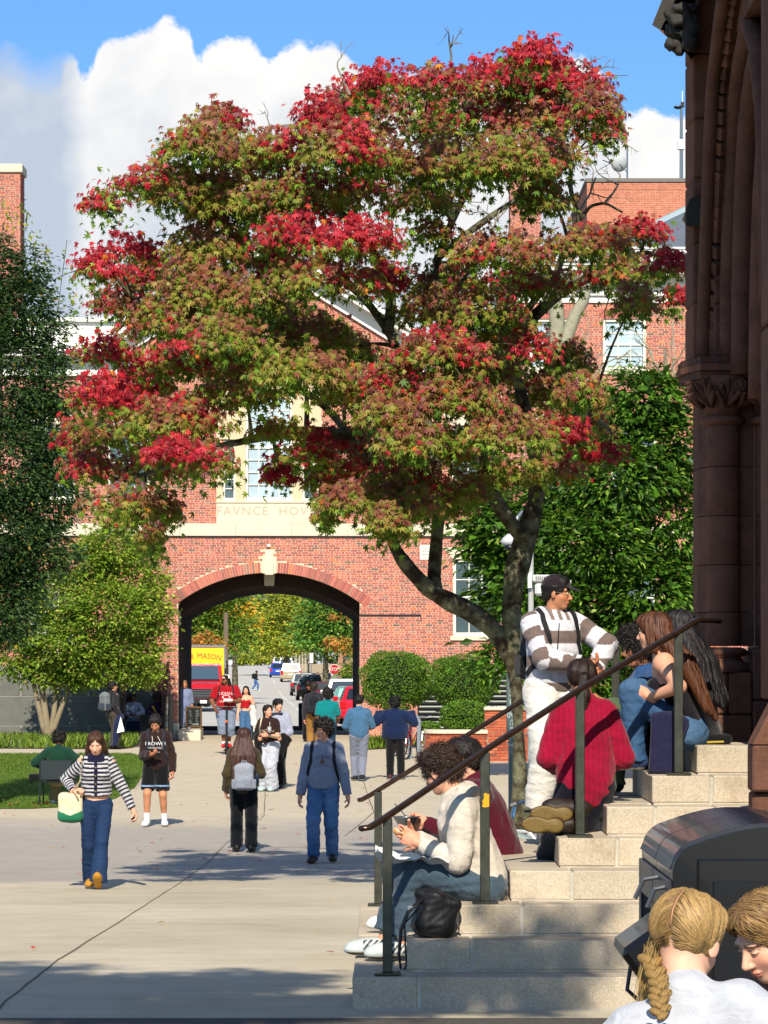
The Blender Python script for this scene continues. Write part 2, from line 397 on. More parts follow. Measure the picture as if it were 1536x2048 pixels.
# ================================================================ ground
ds = [-60, -10, 5, 10, 14]+list(np.arange(15.5, 60, 1.0))+list(np.arange(60, 130, 3.0))+list(np.arange(130, 340, 6.0))+list(np.arange(340, 700, 20.))+[800, 900, 1400, 3500]
def sheet(name, rows, m, label=None, lift=0, smooth=True):
    """rows: list of (d, x0, x1, nx) strips following the terrain"""
    V = []; nx = 9
    for d, x0, x1 in rows:
        for i in range(nx): V.append((x0+(x1-x0)*i/(nx-1), d, gz(d)+lift))
    Q = np.array([[r*nx+i, r*nx+i+1, (r+1)*nx+i+1, (r+1)*nx+i] for r in range(len(rows)-1) for i in range(nx-1)])
    o = mk(name, V, Q, m, smooth=smooth); o['kind'] = 'structure'
    return o
M_soil = mat('far_ground', '5b5a3a', .95, var=(.05, .2))
sheet('ground', [(d, -3000 if d > 340 else -400, 3000 if d > 340 else 400) for d in ds], M_soil, lift=-.03)
walk = sheet('plaza_paving', [(d, -14, 14) for d in ds if d < 104], M_pave)
# paving joints (dark thin grooves filled with grit)
M_joint = mat('joint_grit', '6b6050', .95); M_seam = mat('paving_seam', '8c8168', .95)
def groove(pts, wdt, m=None):
    pts2 = []
    for (a, b) in zip(pts[:-1], pts[1:]):
        for t in np.linspace(0, 1, 12): pts2.append((a[0]+(b[0]-a[0])*t+rnd.uniform(-.006, .006), a[1]+(b[1]-a[1])*t))
    V = []; Q = []
    for i, (x, y) in enumerate(pts2):
        ww = wdt*rnd.uniform(.6, 1.2)
        V += [(x-ww, y, gz(y)+.004), (x+ww, y, gz(y)+.004)]
        if i: Q.append([2*i-2, 2*i-1, 2*i+1, 2*i])
    o = mk('paving_joint', V, np.array(Q), m or M_joint, parent=walk); o['kind'] = 'stuff'
def G(px, py):  # picture point on the ground
    lo, hi = 10., 1200.
    ds_ = np.concatenate([np.linspace(12, 110, 3000)]); yy = CY+(CZ-np.interp(ds_, [a for a, b in GZ], [b for a, b in GZ]))*F/ds_
    d = float(np.interp(-py, -yy, ds_)); return ((px-CX)*d/F, d)
groove([G(-40, 2060), G(120, 1918), G(330, 1785), G(455, 1685), G(528, 1632), G(532, 1560)], .007)
groove([G(690, 1672), G(748, 1625), G(735, 1590), G(712, 1500)], .009)
for a_, b_ in (((400, 1872), (705, 1864)), ((-40, 1792), (330, 1789)), ((330, 1789), (740, 1779)), ((-40, 1690), (455, 1684)), ((455, 1630), (1000, 1628)), ((-40, 1628), (455, 1632)), ((20, 1905), (330, 1893))): groove([G(*a_), G(*b_)], .004, M_seam)
# lawn with rounded corner
def poly_sheet(name, pts, m, lift, parent=None, kind='structure', n=3):
    bm_v = [(x, y, gz(y)+lift) for x, y in pts]
    cx = sum(p[0] for p in bm_v)/len(bm_v); cy = sum(p[1] for p in bm_v)/len(bm_v)
    o = mk(name, bm_v, [list(range(len(bm_v)))], m, parent=parent)
    if kind: o['kind'] = kind
    return o
def b_grass(n, p, c, tc):
    a = n.noise(tc, 2.0, 5, .6); f = n.noise(n.n('ShaderNodeMapping', ins={0: tc, 3: (1, .35, 1)}).outputs[0], 60, 4, .7)
    c1 = n.ramp(a, [(.3, lin('3f5519')), (.6, lin('566f1f')), (.8, lin('77792c'))])
    c1 = n.mix(1.0, c1, n.ramp(f, [(.3, .55), (.7, 1.5)]), 'MULTIPLY'); n.t.links.new(c1, p.inputs['Base Color'])
M_grass = mat('lawn_soil', '4a6520', .95, .1, build=b_grass)
a, b, c_, d_ = G(-60, 1617), G(120, 1616), G(292, 1505), G(-60, 1503)
lawn = [G(-60, 1618), G(60, 1618), G(160, 1613), G(230, 1598), G(270, 1575), G(288, 1548), G(291, 1525), G(283, 1513), G(262, 1508), G(-60, 1508)]
poly_sheet('lawn', lawn, M_grass, .012)
bed = [G(-60, 1497), G(238, 1499), G(266, 1496), G(285, 1484), G(285, 1466), (-5.8, 89.2), (-14, 89.2)]
poly_sheet('planting_bed', bed, mat('bed_mulch', '3a3320', .95, var=(5, .3)), .01)
bedR = [G(728, 1500), G(820, 1496), G(846, 1486), (1.5, 76), (6, 76), (6, 89.3), (-.6, 89.3), G(722, 1482)]
poly_sheet('planting_bed', bedR, mat('bed_mulch', ''), .014)
def inpoly(x, y, pts):
    c = np.zeros(len(x), bool); n = len(pts)
    for i in range(n):
        x1, y1 = pts[i]; x2, y2 = pts[(i+1) % n]
        cnd = ((y1 > y) != (y2 > y)) & (x < (x2-x1)*(y-y1)/(y2-y1+1e-12)+x1); c ^= cnd
    return c
def blades(name, pts, n, hgt, wid, cols, label, seed=1, lean=.5, lift=0, cat='grass'):
    r = np.random.RandomState(seed); xs = [p[0] for p in pts]; ys = [p[1] for p in pts]
    x = r.uniform(min(xs), max(xs), n*2); y = r.uniform(min(ys), max(ys), n*2); m = inpoly(x, y, pts); x, y = x[m][:n], y[m][:n]; n = len(x)
    z = np.interp(y, [a for a, b in GZ], [b for a, b in GZ])+lift
    a = r.uniform(0, 2*math.pi, n); L = hgt*r.uniform(.5, 1.2, n); W_ = wid*r.uniform(.7, 1.3, n); q = r.uniform(0, 2*math.pi, n); le = lean*r.uniform(.2, 1, n)*L
    B = np.stack([x, y, z], 1); s_ = np.stack([np.cos(a), np.sin(a), 0*a], 1)*W_[:, None]
    T = B+np.stack([np.cos(q)*le, np.sin(q)*le, L], 1); Mid = B*.45+T*.55+np.stack([0*x, 0*x, L*.12], 1)
    V = np.stack([B-s_, B+s_, Mid+s_*.8, T, Mid-s_*.8], 1).reshape(-1, 3)
    Q = np.arange(n)[:, None]*5+np.array([[0, 1, 2, 4]]); T3 = np.arange(n)[:, None]*5+np.array([[4, 2, 3]])
    C = np.array([lin(c) for c in cols])[r.randint(0, len(cols), n)]*r.uniform(.7, 1.3, (n, 1))
    o = mk(name, V, [Q, T3], M_leaf, cols=np.repeat(C, 5, 0)); tag(o, label, cat, kind='stuff'); return o
blades('lawn_grass', lawn, 42000, .05, .006, ['4f6a1c', '5f7d22', '3d5517', '6f8030'], 'short green lawn grass beside the curved walkway edge', 3)
blades('ground_cover', [G(-60, 1496), G(238, 1498), G(264, 1494), G(283, 1483), G(284, 1470), (-6.2, 88), (-14, 88)], 11000, .3, .016, ['56711c', '6d8a25', '3d5416', '8a9a3a'], 'tall green ground cover plants along the grey stone wall', 4, .8)
blades('ground_cover', [G(730, 1499), G(818, 1494), G(844, 1484), (3, 78), (3, 84), (-.5, 86), G(724, 1484)], 3500, .25, .016, ['6d8a25', '8aa035', '4d6618'], 'bright green low plants beside the brick planter wall', 5, .8)
# fallen leaves
def leafshape(kind='maple'):
    if kind == 'maple':
        ang = [(-90, .12), (-62, .52), (-40, .30), (-5, .85), (18, .36), (45, .95), (66, .42), (90, 1.08), (114, .42), (135, .95), (162, .36), (185, .85), (220, .30), (242, .52)]
        v = [(math.cos(math.radians(a))*r, math.sin(math.radians(a))*r+.1, -.28*r*r+(.06 if r < .5 else 0)) for a, r in ang]
        V = np.array([(0, .1, .08)]+v)*.5; T = [[0, i, i % 14+1] for i in range(1, 15)]
        return V, np.array(T)
def scatter_leaves(name, pos, nrm_up, size, cols, m=None, parent=None, lab=None, kind='stuff', cat=None, rs=None, groups=False):
    r = rs or nr; V0, T0 = leafshape(); n = len(pos)
    A = nrm_up; 
    V = np.einsum('nij,kj->nki', A, V0)*np.asarray(size).reshape(-1, 1, 1)+pos[:, None, :]
    T = (np.arange(n)[:, None, None]*len(V0)+T0[None]).reshape(-1, 3)
    return mk(name, V.reshape(-1, 3), T, m or M_leaf, parent=parent, cols=np.repeat(cols, len(V0), 0))
def fallen(n, box, seed, lab, grp, sz=.1, lift=.012):
    r = np.random.RandomState(seed)
    for i in range(n):
        px, py = r.uniform(box[0], box[2]), r.uniform(box[1], box[3]); x, y = G(px, py)
        R = rotz(r.uniform(0, 6.3))@rotx(r.uniform(-.35, .35)); c = lin(['b3202a', 'a83425', 'c0562a', '8e2a20', 'b98a30'][r.randint(5)])
        o = scatter_leaves('fallen_leaf', np.array([[x, y, gz(y)+lift+.02*sz/.1]]), R[None], np.array([sz*r.uniform(.8, 1.3)]), np.array([c]))
        tag(o, lab, 'leaf', grp)
fallen(46, (10, 1625, 740, 1760), 3, 'fallen red maple leaf on the paving between the lawn and the steps', 'fallen leaves on the middle paving', .09); fallen(20, (300, 1520, 820, 1625), 5, 'small fallen leaf on the far sunny paving towards the archway', 'fallen leaves on the far paving')
fallen(26, (5, 1596, 290, 1622), 6, 'fallen orange or red leaf lying along the lawn edge', 'fallen leaves along the lawn edge', .1, .05); fallen(4, (60, 1800, 690, 2000), 9, 'lone small fallen leaf on the empty near paving', 'fallen leaves on the near paving', .07)
# ================================================================ stone steps
ST = thing('stone_steps', 'broad granite steps rising to the brownstone porch, people sitting on them', 'steps', (0, 16.22, 0), kind='structure')
R_, T_, D1, X1, D2 = .165, .286, 16.22, -.163, 21.1
def blocks_front(kk, cuts, y0, y1, z0, z1, xend):
    xs = [X1+T_*(kk-1)]+cuts+[xend]
    for i, (a, b) in enumerate(zip(xs[:-1], xs[1:])):
        g = .009
        MB().box((a+(g if i else 0), y0+rnd.uniform(0, .004), z0+.006), (b-g, y1, z1-rnd.uniform(0, .003)), bev=.006).build('stone_block', M_gran, ST)
cutpx = {1: [838], 2: [945, 1330], 3: [1045, 1290], 4: [1144, 1400], 5: [1233, 1450], 6: [1310, 1430], 7: [1422], 8: []}
XE = 2.9
for k in range(1, 9):
    y0, y1 = D1+T_*(k-1), D2-T_*(k-1); s_ = F/y0
    zt = R_*k; zb = R_*(k-1)-(.04 if k == 1 else 0)
    x0 = X1+T_*(k-1); depth = .38
    cuts = [(p-CX)/s_ for p in cutpx[k]]
    # near run
    blocks_front(k, cuts, y0, y0+depth, zb, zt, XE)
    # left run (facing -x) blocks
    ys = [y0+depth+.006]
    while ys[-1] < y1-depth-1.3: ys.append(ys[-1]+rnd.uniform(1.0, 1.5))
    ys.append(y1-depth-.006)
    if ys[-1] > ys[0]+.1:
        for a, b in zip(ys[:-1], ys[1:]):
            MB().box((x0+rnd.uniform(0, .004), a, zb+.006 if k > 1 else -.45), (x0+depth, b-.01, zt-rnd.uniform(0, .003)), bev=.006).build('stone_block', M_gran, ST)
    if y1-depth > y0+depth:
        a = x0
        while a < XE-.1:
            b = min(a+rnd.uniform(1.1, 1.5), XE)
            MB().box((a, y1-depth, zb+.006 if k > 1 else -.45), (b-.01, y1, zt-rnd.uniform(0, .003)), bev=.006).build('stone_block', M_gran, ST); a = b
# mortar core just inside the blocks
for o_ in ST.children:
    n_ = len(o_.data.vertices); co = np.empty(n_*3, np.float32); o_.data.vertices.foreach_get('co', co); co = co.reshape(-1, 3); wn_ = np.stack([wr(co+i*7, 5, 3+i) for i in range(3)], 1); co += (.0035*wn_+nr.normal(size=co.shape)*.0012).astype(np.float32); o_.data.vertices.foreach_set('co', co.ravel())
mb = MB()
for k in range(1, 9):
    y0, y1 = D1+T_*(k-1), D2-T_*(k-1)
    mb.box((X1+T_*(k-1)+.008, y0+.009, -.4 if k == 1 else R_*(k-1)-.05), (XE, y1-.009, R_*k-.009))
mb.build('mortar_core', M_mortar, ST)
MB().box((X1+.02, D1-.1, -.2), (3, D1+.3, -.002), bev=.01).build('footing', M_mortar, ST)
# rusty drip is left to the material; dark asphalt in the very foreground
fg = sheet('asphalt_path', [(d, -12, 12) for d in (3, 8, 12, 14, 15.2, 15.75)], mat('foreground_asphalt', '4d4a44', .92, .2, build=lambda n, p, c, tc: n.t.links.new(n.mix(1.0, c, n.ramp(n.noise(tc, 110, 4, .7), [(.3, .5), (.5, 1), (.72, 1.9)]), 'MULTIPLY'), p.inputs['Base Color']) and None), lift=.004)
# ---------------------------------------------------------------- handrails
def handrail(pos, label, H0, tl, tail):
    """pos: list of (x, y, zbase) posts"""
    t = thing('handrail', label, 'handrail', pos[0], group='bronze handrails beside the steps')
    tops_ = []
    for (x, y, z) in pos:
        m = MB().box((x-.026, y-.026, z+.014), (x+.026, y+.026, z+H0+.01), bev=.004)
        m.build('post', M_bronze, t)
        MB().box((x-.07, y-.07, z), (x+.07, y+.07, z+.014), bev=.004).build('base_plate', M_bronze, t)
        tops_.append(np.array((x, y, z+H0+.02)))
    a, b = tops_[0], tops_[-1]; dr = (b-a)/np.linalg.norm(b-a)
    hx = norm([dr[0], dr[1], 0])
    pts = [a-dr*.10-hx*(.06+tl)-[0, 0, .02], a-dr*.11-hx*.03-[0, 0, .012], a-dr*.07, a]+list(tops_[1:])+[b+dr*.14, b+dr*.17+hx*.03+[0, 0, .005], b+dr*.17+hx*tail]
    mm = MB(); w_ = np.linspace(0, 1, 2)
    mm.tube(pts, .027, 12, flat=.6); mm.build('rail', M_rail, t, smooth=True)
    return t
hr_near = []
for px, py in ((775, 1946), (970, 1802), (1160, 1671), (1357, 1550)):
    k = {775: 1, 970: 3, 1160: 5, 1357: 7}[px]; z = R_*k; s_ = (py-CY)/(CZ-z); hr_near.append(((px-CX)/s_, F/s_, z))
print('near posts', hr_near)
hr_near = [((px-CX)*(D1+T_*(k-1)+.12)/F, D1+T_*(k-1)+.12, R_*k) for px, k in ((775, 1), (970, 3), (1160, 5), (1357, 7))]
handrail(hr_near, 'bronze handrail climbing the near edge of the steps, in front of the seated people', .815, .04, .22)
handrail([(-.04+.515*i, D2-.12-.286*2*i*.5, R_*(2*i+1)) for i in range(4)], 'bronze handrail on the far edge of the steps, behind the people', .76, 0, .1)
# yellow sticker on second post
x, y, z = hr_near[1]
o = MB().prism([(x-.008, z+.60), (x+.006, z+.605), (x+.012, z+.596), (x+.022, z+.60), (x+.022, z+.53), (x-.004, z+.525), (x-.018, z+.532), (x-.012, z+.545), (x-.016, z+.56), (x-.006, z+.575)], 'y', y-.0285, y-.0265).build('sticker', mat('yellow_sticker', 'd89a14', .5)); tag(o, 'small torn yellow sticker on the second post of the near handrail', 'sticker')
# ================================================================ the brick hall with its archway
BY = .028; BO = np.array([(538-CX)*90/F, 90.0, 0]); BU = np.array([1, BY, 0])/math.hypot(1, BY); BD = np.array([-BY, 1, 0])/math.hypot(1, BY)
def B(u, dep, z): return BO+u*BU+dep*BD+np.array([0, 0, z])
def bxf(V): V = np.asarray(V); return BO+V[:, :1]*BU+V[:, 1:2]*BD+V[:, 2:]*np.array([[0, 0, 1.]])
S9 = F/90
def U(px): return (px-538)/S9
def Zp(py): return CZ-(py-CY)/S9
HALL = thing('brick_hall', 'long red brick university hall with limestone bands and a vehicle archway through it', 'building', B(0, 0, 0))
RB, RZ0 = 4.42, 0.0; AW = 2.634
def arch_z(u): return RZ0+math.sqrt(max(RB*RB-u*u, 0))
BPAL = [('b0675a', 5), ('a65f57', 4), ('b86f5c', 3), ('9a6058', 2.2), ('c4704e', 1.0), ('8a5f56', 1.1), ('a5786a', .8), ('776056', .35)]
BPALO = [('a8573e', 5), ('b46040', 4), ('9c4c34', 2), ('85503e', .9), ('bc6a4a', 1)]
def brickcols(n, r, pal=BPAL):
    w_ = np.array([b for a, b in pal]); c = np.array([lin(a) for a, b in pal])[r.choice(len(pal), n, p=w_/w_.sum())]
    return c*r.uniform(.86, 1.14, (n, 1))
def brick_list(u0, u1, z0, z1, excl=None, ch=.0677, L=.198, Hd=.089, j=.0135, flemish=True):
    out = []; n = int(round((z1-z0)/ch)); ch = (z1-z0)/n
    for r_ in range(n):
        z = z0+r_*ch; per = (L+Hd+2*j) if flemish else (L+j)
        u = u0-per+(r_ % 2)*(per/2)+.013*(r_ % 3)
        kind = 0
        while u < u1:
            ln = L if (kind == 0 or not flemish) else Hd
            a, b = max(u, u0), min(u+ln, u1)
            if b-a > .03: out.append((a, b, z+j/2, z+ch-j/2))
            u += ln+j; kind ^= 1
    A = np.array(out)
    if excl is not None: A = A[~excl(A)]
    return A
def brick_mesh(name, A, parent, xf, seed=1, proud=.010, pal=BPAL, m=None):
    r = np.random.RandomState(seed); n = len(A); pr = -proud*r.uniform(.6, 1.15, n)
    V = np.empty((n, 8, 3)); b_ = .06+0*pr
    u0, u1, z0, z1 = A.T
    for i, (uu, zz) in enumerate(((u0, z0), (u1, z0), (u1, z1), (u0, z1))):
        V[:, i] = np.stack([uu, pr, zz], 1); V[:, i+4] = np.stack([uu, .004+0*pr, zz], 1)
    Fq = np.array([[0, 1, 2, 3], [0, 4, 5, 1], [1, 5, 6, 2], [2, 6, 7, 3], [3, 7, 4, 0]])
    Q = (np.arange(n)[:, None, None]*8+Fq[None]).reshape(-1, 4)
    C = np.repeat(brickcols(n, r, pal), 8, 0)
    o = mk(name, xf(V.reshape(-1, 3)), Q, m or M_brick, parent=parent, cols=C); o['kind'] = 'stuff'; return o
def brick_single(A, parent, xf, seed=5, pal=BPAL, proud=.011):
    r = np.random.RandomState(seed); cs = brickcols(len(A), r, pal); meshes = {}
    for (u0, u1, z0, z1), c in zip(A, cs):
        V = np.array([(u, y, z) for u in (u0, u1) for y in (-proud, .004) for z in (z0, z1)])
        W = xf(V)
        mk('brick', W, np.array([[0, 1, 3, 2], [4, 6, 7, 5], [0, 4, 5, 1], [2, 3, 7, 6], [0, 2, 6, 4], [1, 5, 7, 3]]), M_brick, parent=parent, cols=np.tile(c, (8, 1)))
ZB, ZE = -.6, Zp(605)
UL, UR = U(-90), U(1560)
# openings (u0,u1,z0,z1)
wins = []
def wpx(a, b, c, d, **k): wins.append((U(a), U(b), Zp(d), Zp(c), k))
wpx(907, 997, 1118, 1272, lint='stone'); wpx(1208, 1294, 636, 738, lint='brick'); wpx(1060, 1146, 636, 738, lint='brick')
wpx(1066, 1156, 1118, 1272, lint='stone'); wpx(905, 995, 850, 1000, lint='stone'); wpx(1066, 1156, 850, 1000, lint='stone'); wpx(1225, 1315, 850, 1000, lint='stone')
wpx(1225, 1315, 1118, 1272, lint='stone')
wpx(60, 150, 850, 1000, lint='stone'); wpx(215, 300, 850, 1000, lint='stone'); wpx(60, 150, 1180, 1300, lint='stone')
PAN = (U(433), U(643), Zp(1047), Zp(700))
VENT = (U(840), U(884), Zp(1119), Zp(1091))
def excl(A):
    uc = (A[:, 0]+A[:, 1])/2; zc = (A[:, 2]+A[:, 3])/2; m = np.zeros(len(A), bool)
    for w_ in wins: m |= (A[:, 1] > w_[0]+.01) & (A[:, 0] < w_[1]-.01) & (zc > w_[2]) & (zc < w_[3])
    for w_ in (PAN, VENT): m |= (A[:, 1] > w_[0]+.01) & (A[:, 0] < w_[1]-.01) & (zc > w_[2]) & (zc < w_[3])
    m |= (zc > Zp(1072)-.005) & (zc < Zp(1047)+.005)
    rr = np.sqrt(uc**2+(zc-RZ0)**2); am = np.abs(uc) < AW+.26
    m |= (rr < RB+.325) & (rr > RB-.02) & (np.abs(uc) < AW+.14+.0) & (zc > 3.5)
    m |= (rr < RB) & (np.abs(uc) < AW) & (zc > 3.3)
    m |= (A[:, 1] > -AW+.01) & (A[:, 0] < AW-.01) & (zc < 3.55)
    m |= (np.abs(uc) < .2) & (zc > RB-.1) & (zc < Zp(1100)+.0)
    m |= (uc < U(300)) & (zc < Zp(1332))                                  # granite base on the left
    # gable outline of the centre block
    m |= (uc < U(1025)) & (zc > Zp(700)+np.maximum(0, 2.9-np.abs(uc)*.62))
    m |= (uc > U(1020)) & (zc > ZE)
    return m
def clip_open(A, rects):
    A = A.copy(); zc = (A[:, 2]+A[:, 3])/2
    for (a, b, c, d) in rects:
        m = (zc > c) & (zc < d); i = m & (A[:, 0] < a) & (A[:, 1] > a-.03); A[i, 1] = np.minimum(A[i, 1], a-.004) if i.any() else A[i, 1]
        i = m & (A[:, 1] > b) & (A[:, 0] < b+.03); A[i, 0] = np.maximum(A[i, 0], b+.004)
    return A[(A[:, 1]-A[:, 0]) > .02]
A0 = clip_open(brick_list(UL, UR, ZB, 13.78), [(-AW, AW, ZB-1, 3.55)]+[w_[:4] for w_ in wins]+[PAN, VENT]); A = A0[~excl(A0)]
uc = (A[:, 0]+A[:, 1])/2; zc = (A[:, 2]+A[:, 3])/2
near = (uc > AW) & (uc < AW+2.6) & (zc > 0.9) & (zc < 3.3)
ids = np.where(near)[0][:210]; single = np.zeros(len(A), bool); single[ids] = True
brick_mesh('brick', A[~single], HALL, bxf, 1)
brick_single(A[single], HALL, bxf, 2)
# backing wall (mortar) with arch cut out, and window holes bridged by recesses
def arcpts(r_off, n=24, flip=False, zoff=0, rb=None):
    rb = rb or RB; a0 = math.asin(AW/rb); pts = []
    for i in range(n+1):
        a = -a0+2*a0*i/n; pts.append((rb*math.sin(a), RZ0+zoff+rb*math.cos(a)))
    return pts[::-1] if flip else pts
# wall strips between windows: build backing as grid cells avoiding openings
def wall_cells(rects, u0, u1, z0, z1):
    us = sorted({u0, u1, *[v for r_ in rects for v in r_[:2] if u0 < v < u1]}); zs = sorted({z0, z1, *[v for r_ in rects for v in r_[2:4] if z0 < v < z1]})
    cells = []
    for a, b in zip(us[:-1], us[1:]):
        col = []
        for c, d in zip(zs[:-1], zs[1:]):
            mu, mz = (a+b)/2, (c+d)/2
            if any(r_[0] < mu < r_[1] and r_[2] < mz < r_[3] for r_ in rects): continue
            if col and abs(col[-1][3]-c) < 1e-9: col[-1] = (a, b, col[-1][2], d)
            else: col.append((a, b, c, d))
        cells += col
    return cells
mb = MB()
rects = [w_[:4] for w_ in wins]
ztopc = Zp(700)
for (a, b, c, d) in wall_cells(rects, AW, U(1028), ZB, ztopc)+wall_cells(rects, U(1028), UR, ZB, ZE): mb.box((a, 0, c), (b, .34, d))
for (a, b, c, d) in wall_cells(rects, UL, -AW, ZB, ztopc): mb.box((a, 0, c), (b, .34, d))
zmid = Zp(1003); mb.prism([(-AW, zmid)]+[(-AW, arch_z(AW))]+arcpts(0)[1:-1]+[(AW, arch_z(AW)), (AW, zmid)], 'y', 0, .34)
for (a, b, c, d) in wall_cells([(U(446), U(471), zmid, Zp(880)), (U(491), U(585), zmid, Zp(790)), (U(605), U(630), zmid, Zp(880))], -AW, AW, zmid, ztopc): mb.box((a, 0, c), (b, .34, d))
mb.prism([(5.0, ztopc), (0, ztopc+2.9), (-5.0, ztopc)], 'y', 0, .3)
mb.xf(bxf).build('wall', M_mort, HALL)
# voussoirs
a0 = math.asin(AW/RB); nv = 76; r = np.random.RandomState(3); cs = brickcols(nv, r)
for i in range(nv):
    a1 = -a0-.045+(2*a0+.09)*(i+.07)/nv; a2 = -a0-.045+(2*a0+.09)*(i+.93)/nv
    if abs((a1+a2)/2) < .045: continue
    V = [(rr*math.sin(a), y, RZ0+rr*math.cos(a)) for a in (a1, a2) for rr in (RB, RB+.30) for y in (-.022, .3)]
    mk('voussoir_brick', bxf(V), np.array([[0, 1, 3, 2], [4, 6, 7, 5], [0, 4, 5, 1], [2, 3, 7, 6], [0, 2, 6, 4], [1, 5, 7, 3]]), M_brick, parent=HALL, cols=np.tile(cs[i], (8, 1)))
mb = MB(); mb.prism([(U(526), Zp(1147)), (U(552), Zp(1147)), (U(553.5), Zp(1115)), (U(524.5), Zp(1115))], 'y', -.09, .25)
mb.box((U(530), -.15, Zp(1150)), (U(547), .2, Zp(1101)), bev=.01).xf(bxf).build('keystone', M_lime, HALL)
MB().box((U(534), -.1, Zp(1094)), (U(541), 0, Zp(1089)), bev=.01).xf(bxf).build('security_camera', M_white, HALL)
# stone band in blocks
us = list(np.arange(UL, UR, 1.63))
for a, b in zip(us[:-1], us[1:]): MB().box((a+.004, -.06, Zp(1072)), (b-.004, .1, Zp(1047)-.003), bev=.006).xf(bxf).build('stone_band', M_lime, HALL)
MB().box((UL, -.075, Zp(1072)-.02), (UR, .1, Zp(1072)-.001)).xf(bxf).build('band_flashing', M_dark, HALL)
# inscription panel and window bay
MB().box((PAN[0], -.03, PAN[2]+.001), (PAN[1], .2, Zp(1006)), bev=.005).xf(bxf).build('inscription_panel', M_lime, HALL)
MB().box((PAN[0]-.0, -.06, Zp(1006)+.001), (PAN[1], .2, Zp(1001)), bev=.005).xf(bxf).build('sill_course', M_lime, HALL)
M_tan = mat('tan_stone', 'c9b795', .9, .2, var=(1, .06), bump=(40, .2, .005))
for a, b in ((433, 446), (471, 491), (585, 605), (630, 643)): MB().box((U(a), -.02, Zp(1001)+.001), (U(b), .2, PAN[3]), bev=.005).xf(bxf).build('stone_pier', M_tan, HALL)
M_glass_b = mat('window_glass_bright', 'a4b8c0', .12, .8, var=(1.2, .2)); M_glass_d = mat('window_glass_dark', '4a5a5e', .08, .9, var=(1.0, .25)); M_blind = mat('roller_blind', 'a8b4b4', .8)
def window(u0, u1, z0, z1, nu, nz, dark=False, rec=.10, fw=.08, name='window', label=None):
    f = MB()
    for (a, b, c, d) in ((u0, u0+fw, z0, z1), (u1-fw, u1, z0, z1), (u0+fw, u1-fw, z0, z0+fw*1.3), (u0+fw, u1-fw, z1-fw, z1)): f.box((a, rec-.05, c+.001), (b, rec+.12, d-.001), bev=.006)
    wn = f.xf(bxf).build(name, M_paint, HALL)
    if label: wn['label'] = label
    cu_, cz_ = (u1-u0-2*fw)/nu, (z1-z0-fw*2.3)/nz
    for i in range(nu):
        for j in range(nz):
            a = u0+fw+i*cu_; c = z0+fw*1.3+j*cz_
            MB().box((a+.012, rec+.02+(.03 if j < nz/2 else 0), c+.012), (a+cu_-.012, rec+.035+(.03 if j < nz/2 else 0), c+cz_-.012)).xf(bxf).build('pane', M_glass_d if dark else M_glass_b, wn)
    for i in range(1, nu): MB().box((u0+fw+i*cu_-.014, rec, z0+fw), (u0+fw+i*cu_+.014, rec+.06, z1-fw)).xf(bxf).build('muntin', M_paint, wn)
    for j in range(1, nz):
        t_ = .03 if j == nz//2 else .014
        MB().box((u0+fw, rec+.001, z0+fw*1.3+j*cz_-t_), (u1-fw, rec+.062, z0+fw*1.3+j*cz_+t_)).xf(bxf).build('muntin', M_paint, wn)
    MB().box((u0+fw, rec+.2, z0+fw), (u1-fw, rec+.22, z1-fw)).xf(bxf).build('blind', M_blind if not dark else M_dark, wn)
window(U(491), U(585), Zp(1001), Zp(790), 4, 8, label='tall white paned window above the inscription'); window(U(446), U(471), Zp(1001), Zp(880), 1, 6, True, fw=.06); window(U(605), U(630), Zp(1001), Zp(880), 1, 6, True, fw=.06)
MB().box((U(446), -.02, Zp(879)), (U(471), .2, PAN[3])).box((U(605), -.02, Zp(879)), (U(630), .2, PAN[3])).box((U(491), -.02, Zp(789)), (U(585), .2, PAN[3])).xf(bxf).build('stone_spandrel', M_tan, HALL)
for (u0, u1, z0, z1, kw) in wins:
    dk = kw['lint'] == 'stone'
    window(u0, u1, z0, z1, 3 if u1-u0 < 1.4 else 3, 4 if not dk else 4, dark=dk, rec=.08)
    MB().box((u0-.09, -.07, z0-.13), (u1+.09, .14, z0-.001), bev=.008).xf(bxf).build('window_sill', M_lime, HALL)
    if dk:
        MB().prism([(u0-.02, z1+.002), (u1+.02, z1+.002), (u1+.30, z1+.34), (u0-.30, z1+.34)], 'y', -.03, .2).xf(bxf).build('stone_lintel', M_lime, HALL)
    else:
        n_ = 15; r = np.random.RandomState(9); cs2 = brickcols(n_, r)
        for i in range(n_):
            f0, f1 = i/n_, (i+.85)/n_; V = []
            for ff in (f0, f1):
                for zz, sp in ((z1+.004, 0), (z1+.27, .17)):
                    for y in (-.014, .1): V.append((u0-sp+(u1-u0+2*sp)*ff, y, zz))
            mk('lintel_brick', bxf(V), np.array([[0, 1, 3, 2], [4, 6, 7, 5], [0, 4, 5, 1], [2, 3, 7, 6], [0, 2, 6, 4], [1, 5, 7, 3]]), M_brick, parent=HALL, cols=np.tile(cs2[i], (8, 1)))
# louvred wall vent
mb = MB(); v = VENT
for (a, b, c, d) in ((v[0], v[0]+.05, v[2], v[3]), (v[1]-.05, v[1], v[2], v[3]), (v[0]+.05, v[1]-.05, v[2], v[2]+.04), (v[0]+.05, v[1]-.05, v[3]-.04, v[3])): mb.box((a, -.03, c+.001), (b, .05, d-.001))
vf = mb.xf(bxf).build('wall_vent', M_white, HALL)
for i in range(4): MB().box((v[0]+.05, -.02, v[2]+.055+i*.085), (v[1]-.05, .04, v[2]+.105+i*.085), R=rotx(-.5)).xf(bxf).build('slat', M_white, vf)
MB().box((v[0]+.04, .052, v[2]), (v[1]-.04, .06, v[3])).xf(bxf).build('vent_shadow_box', M_black, vf)
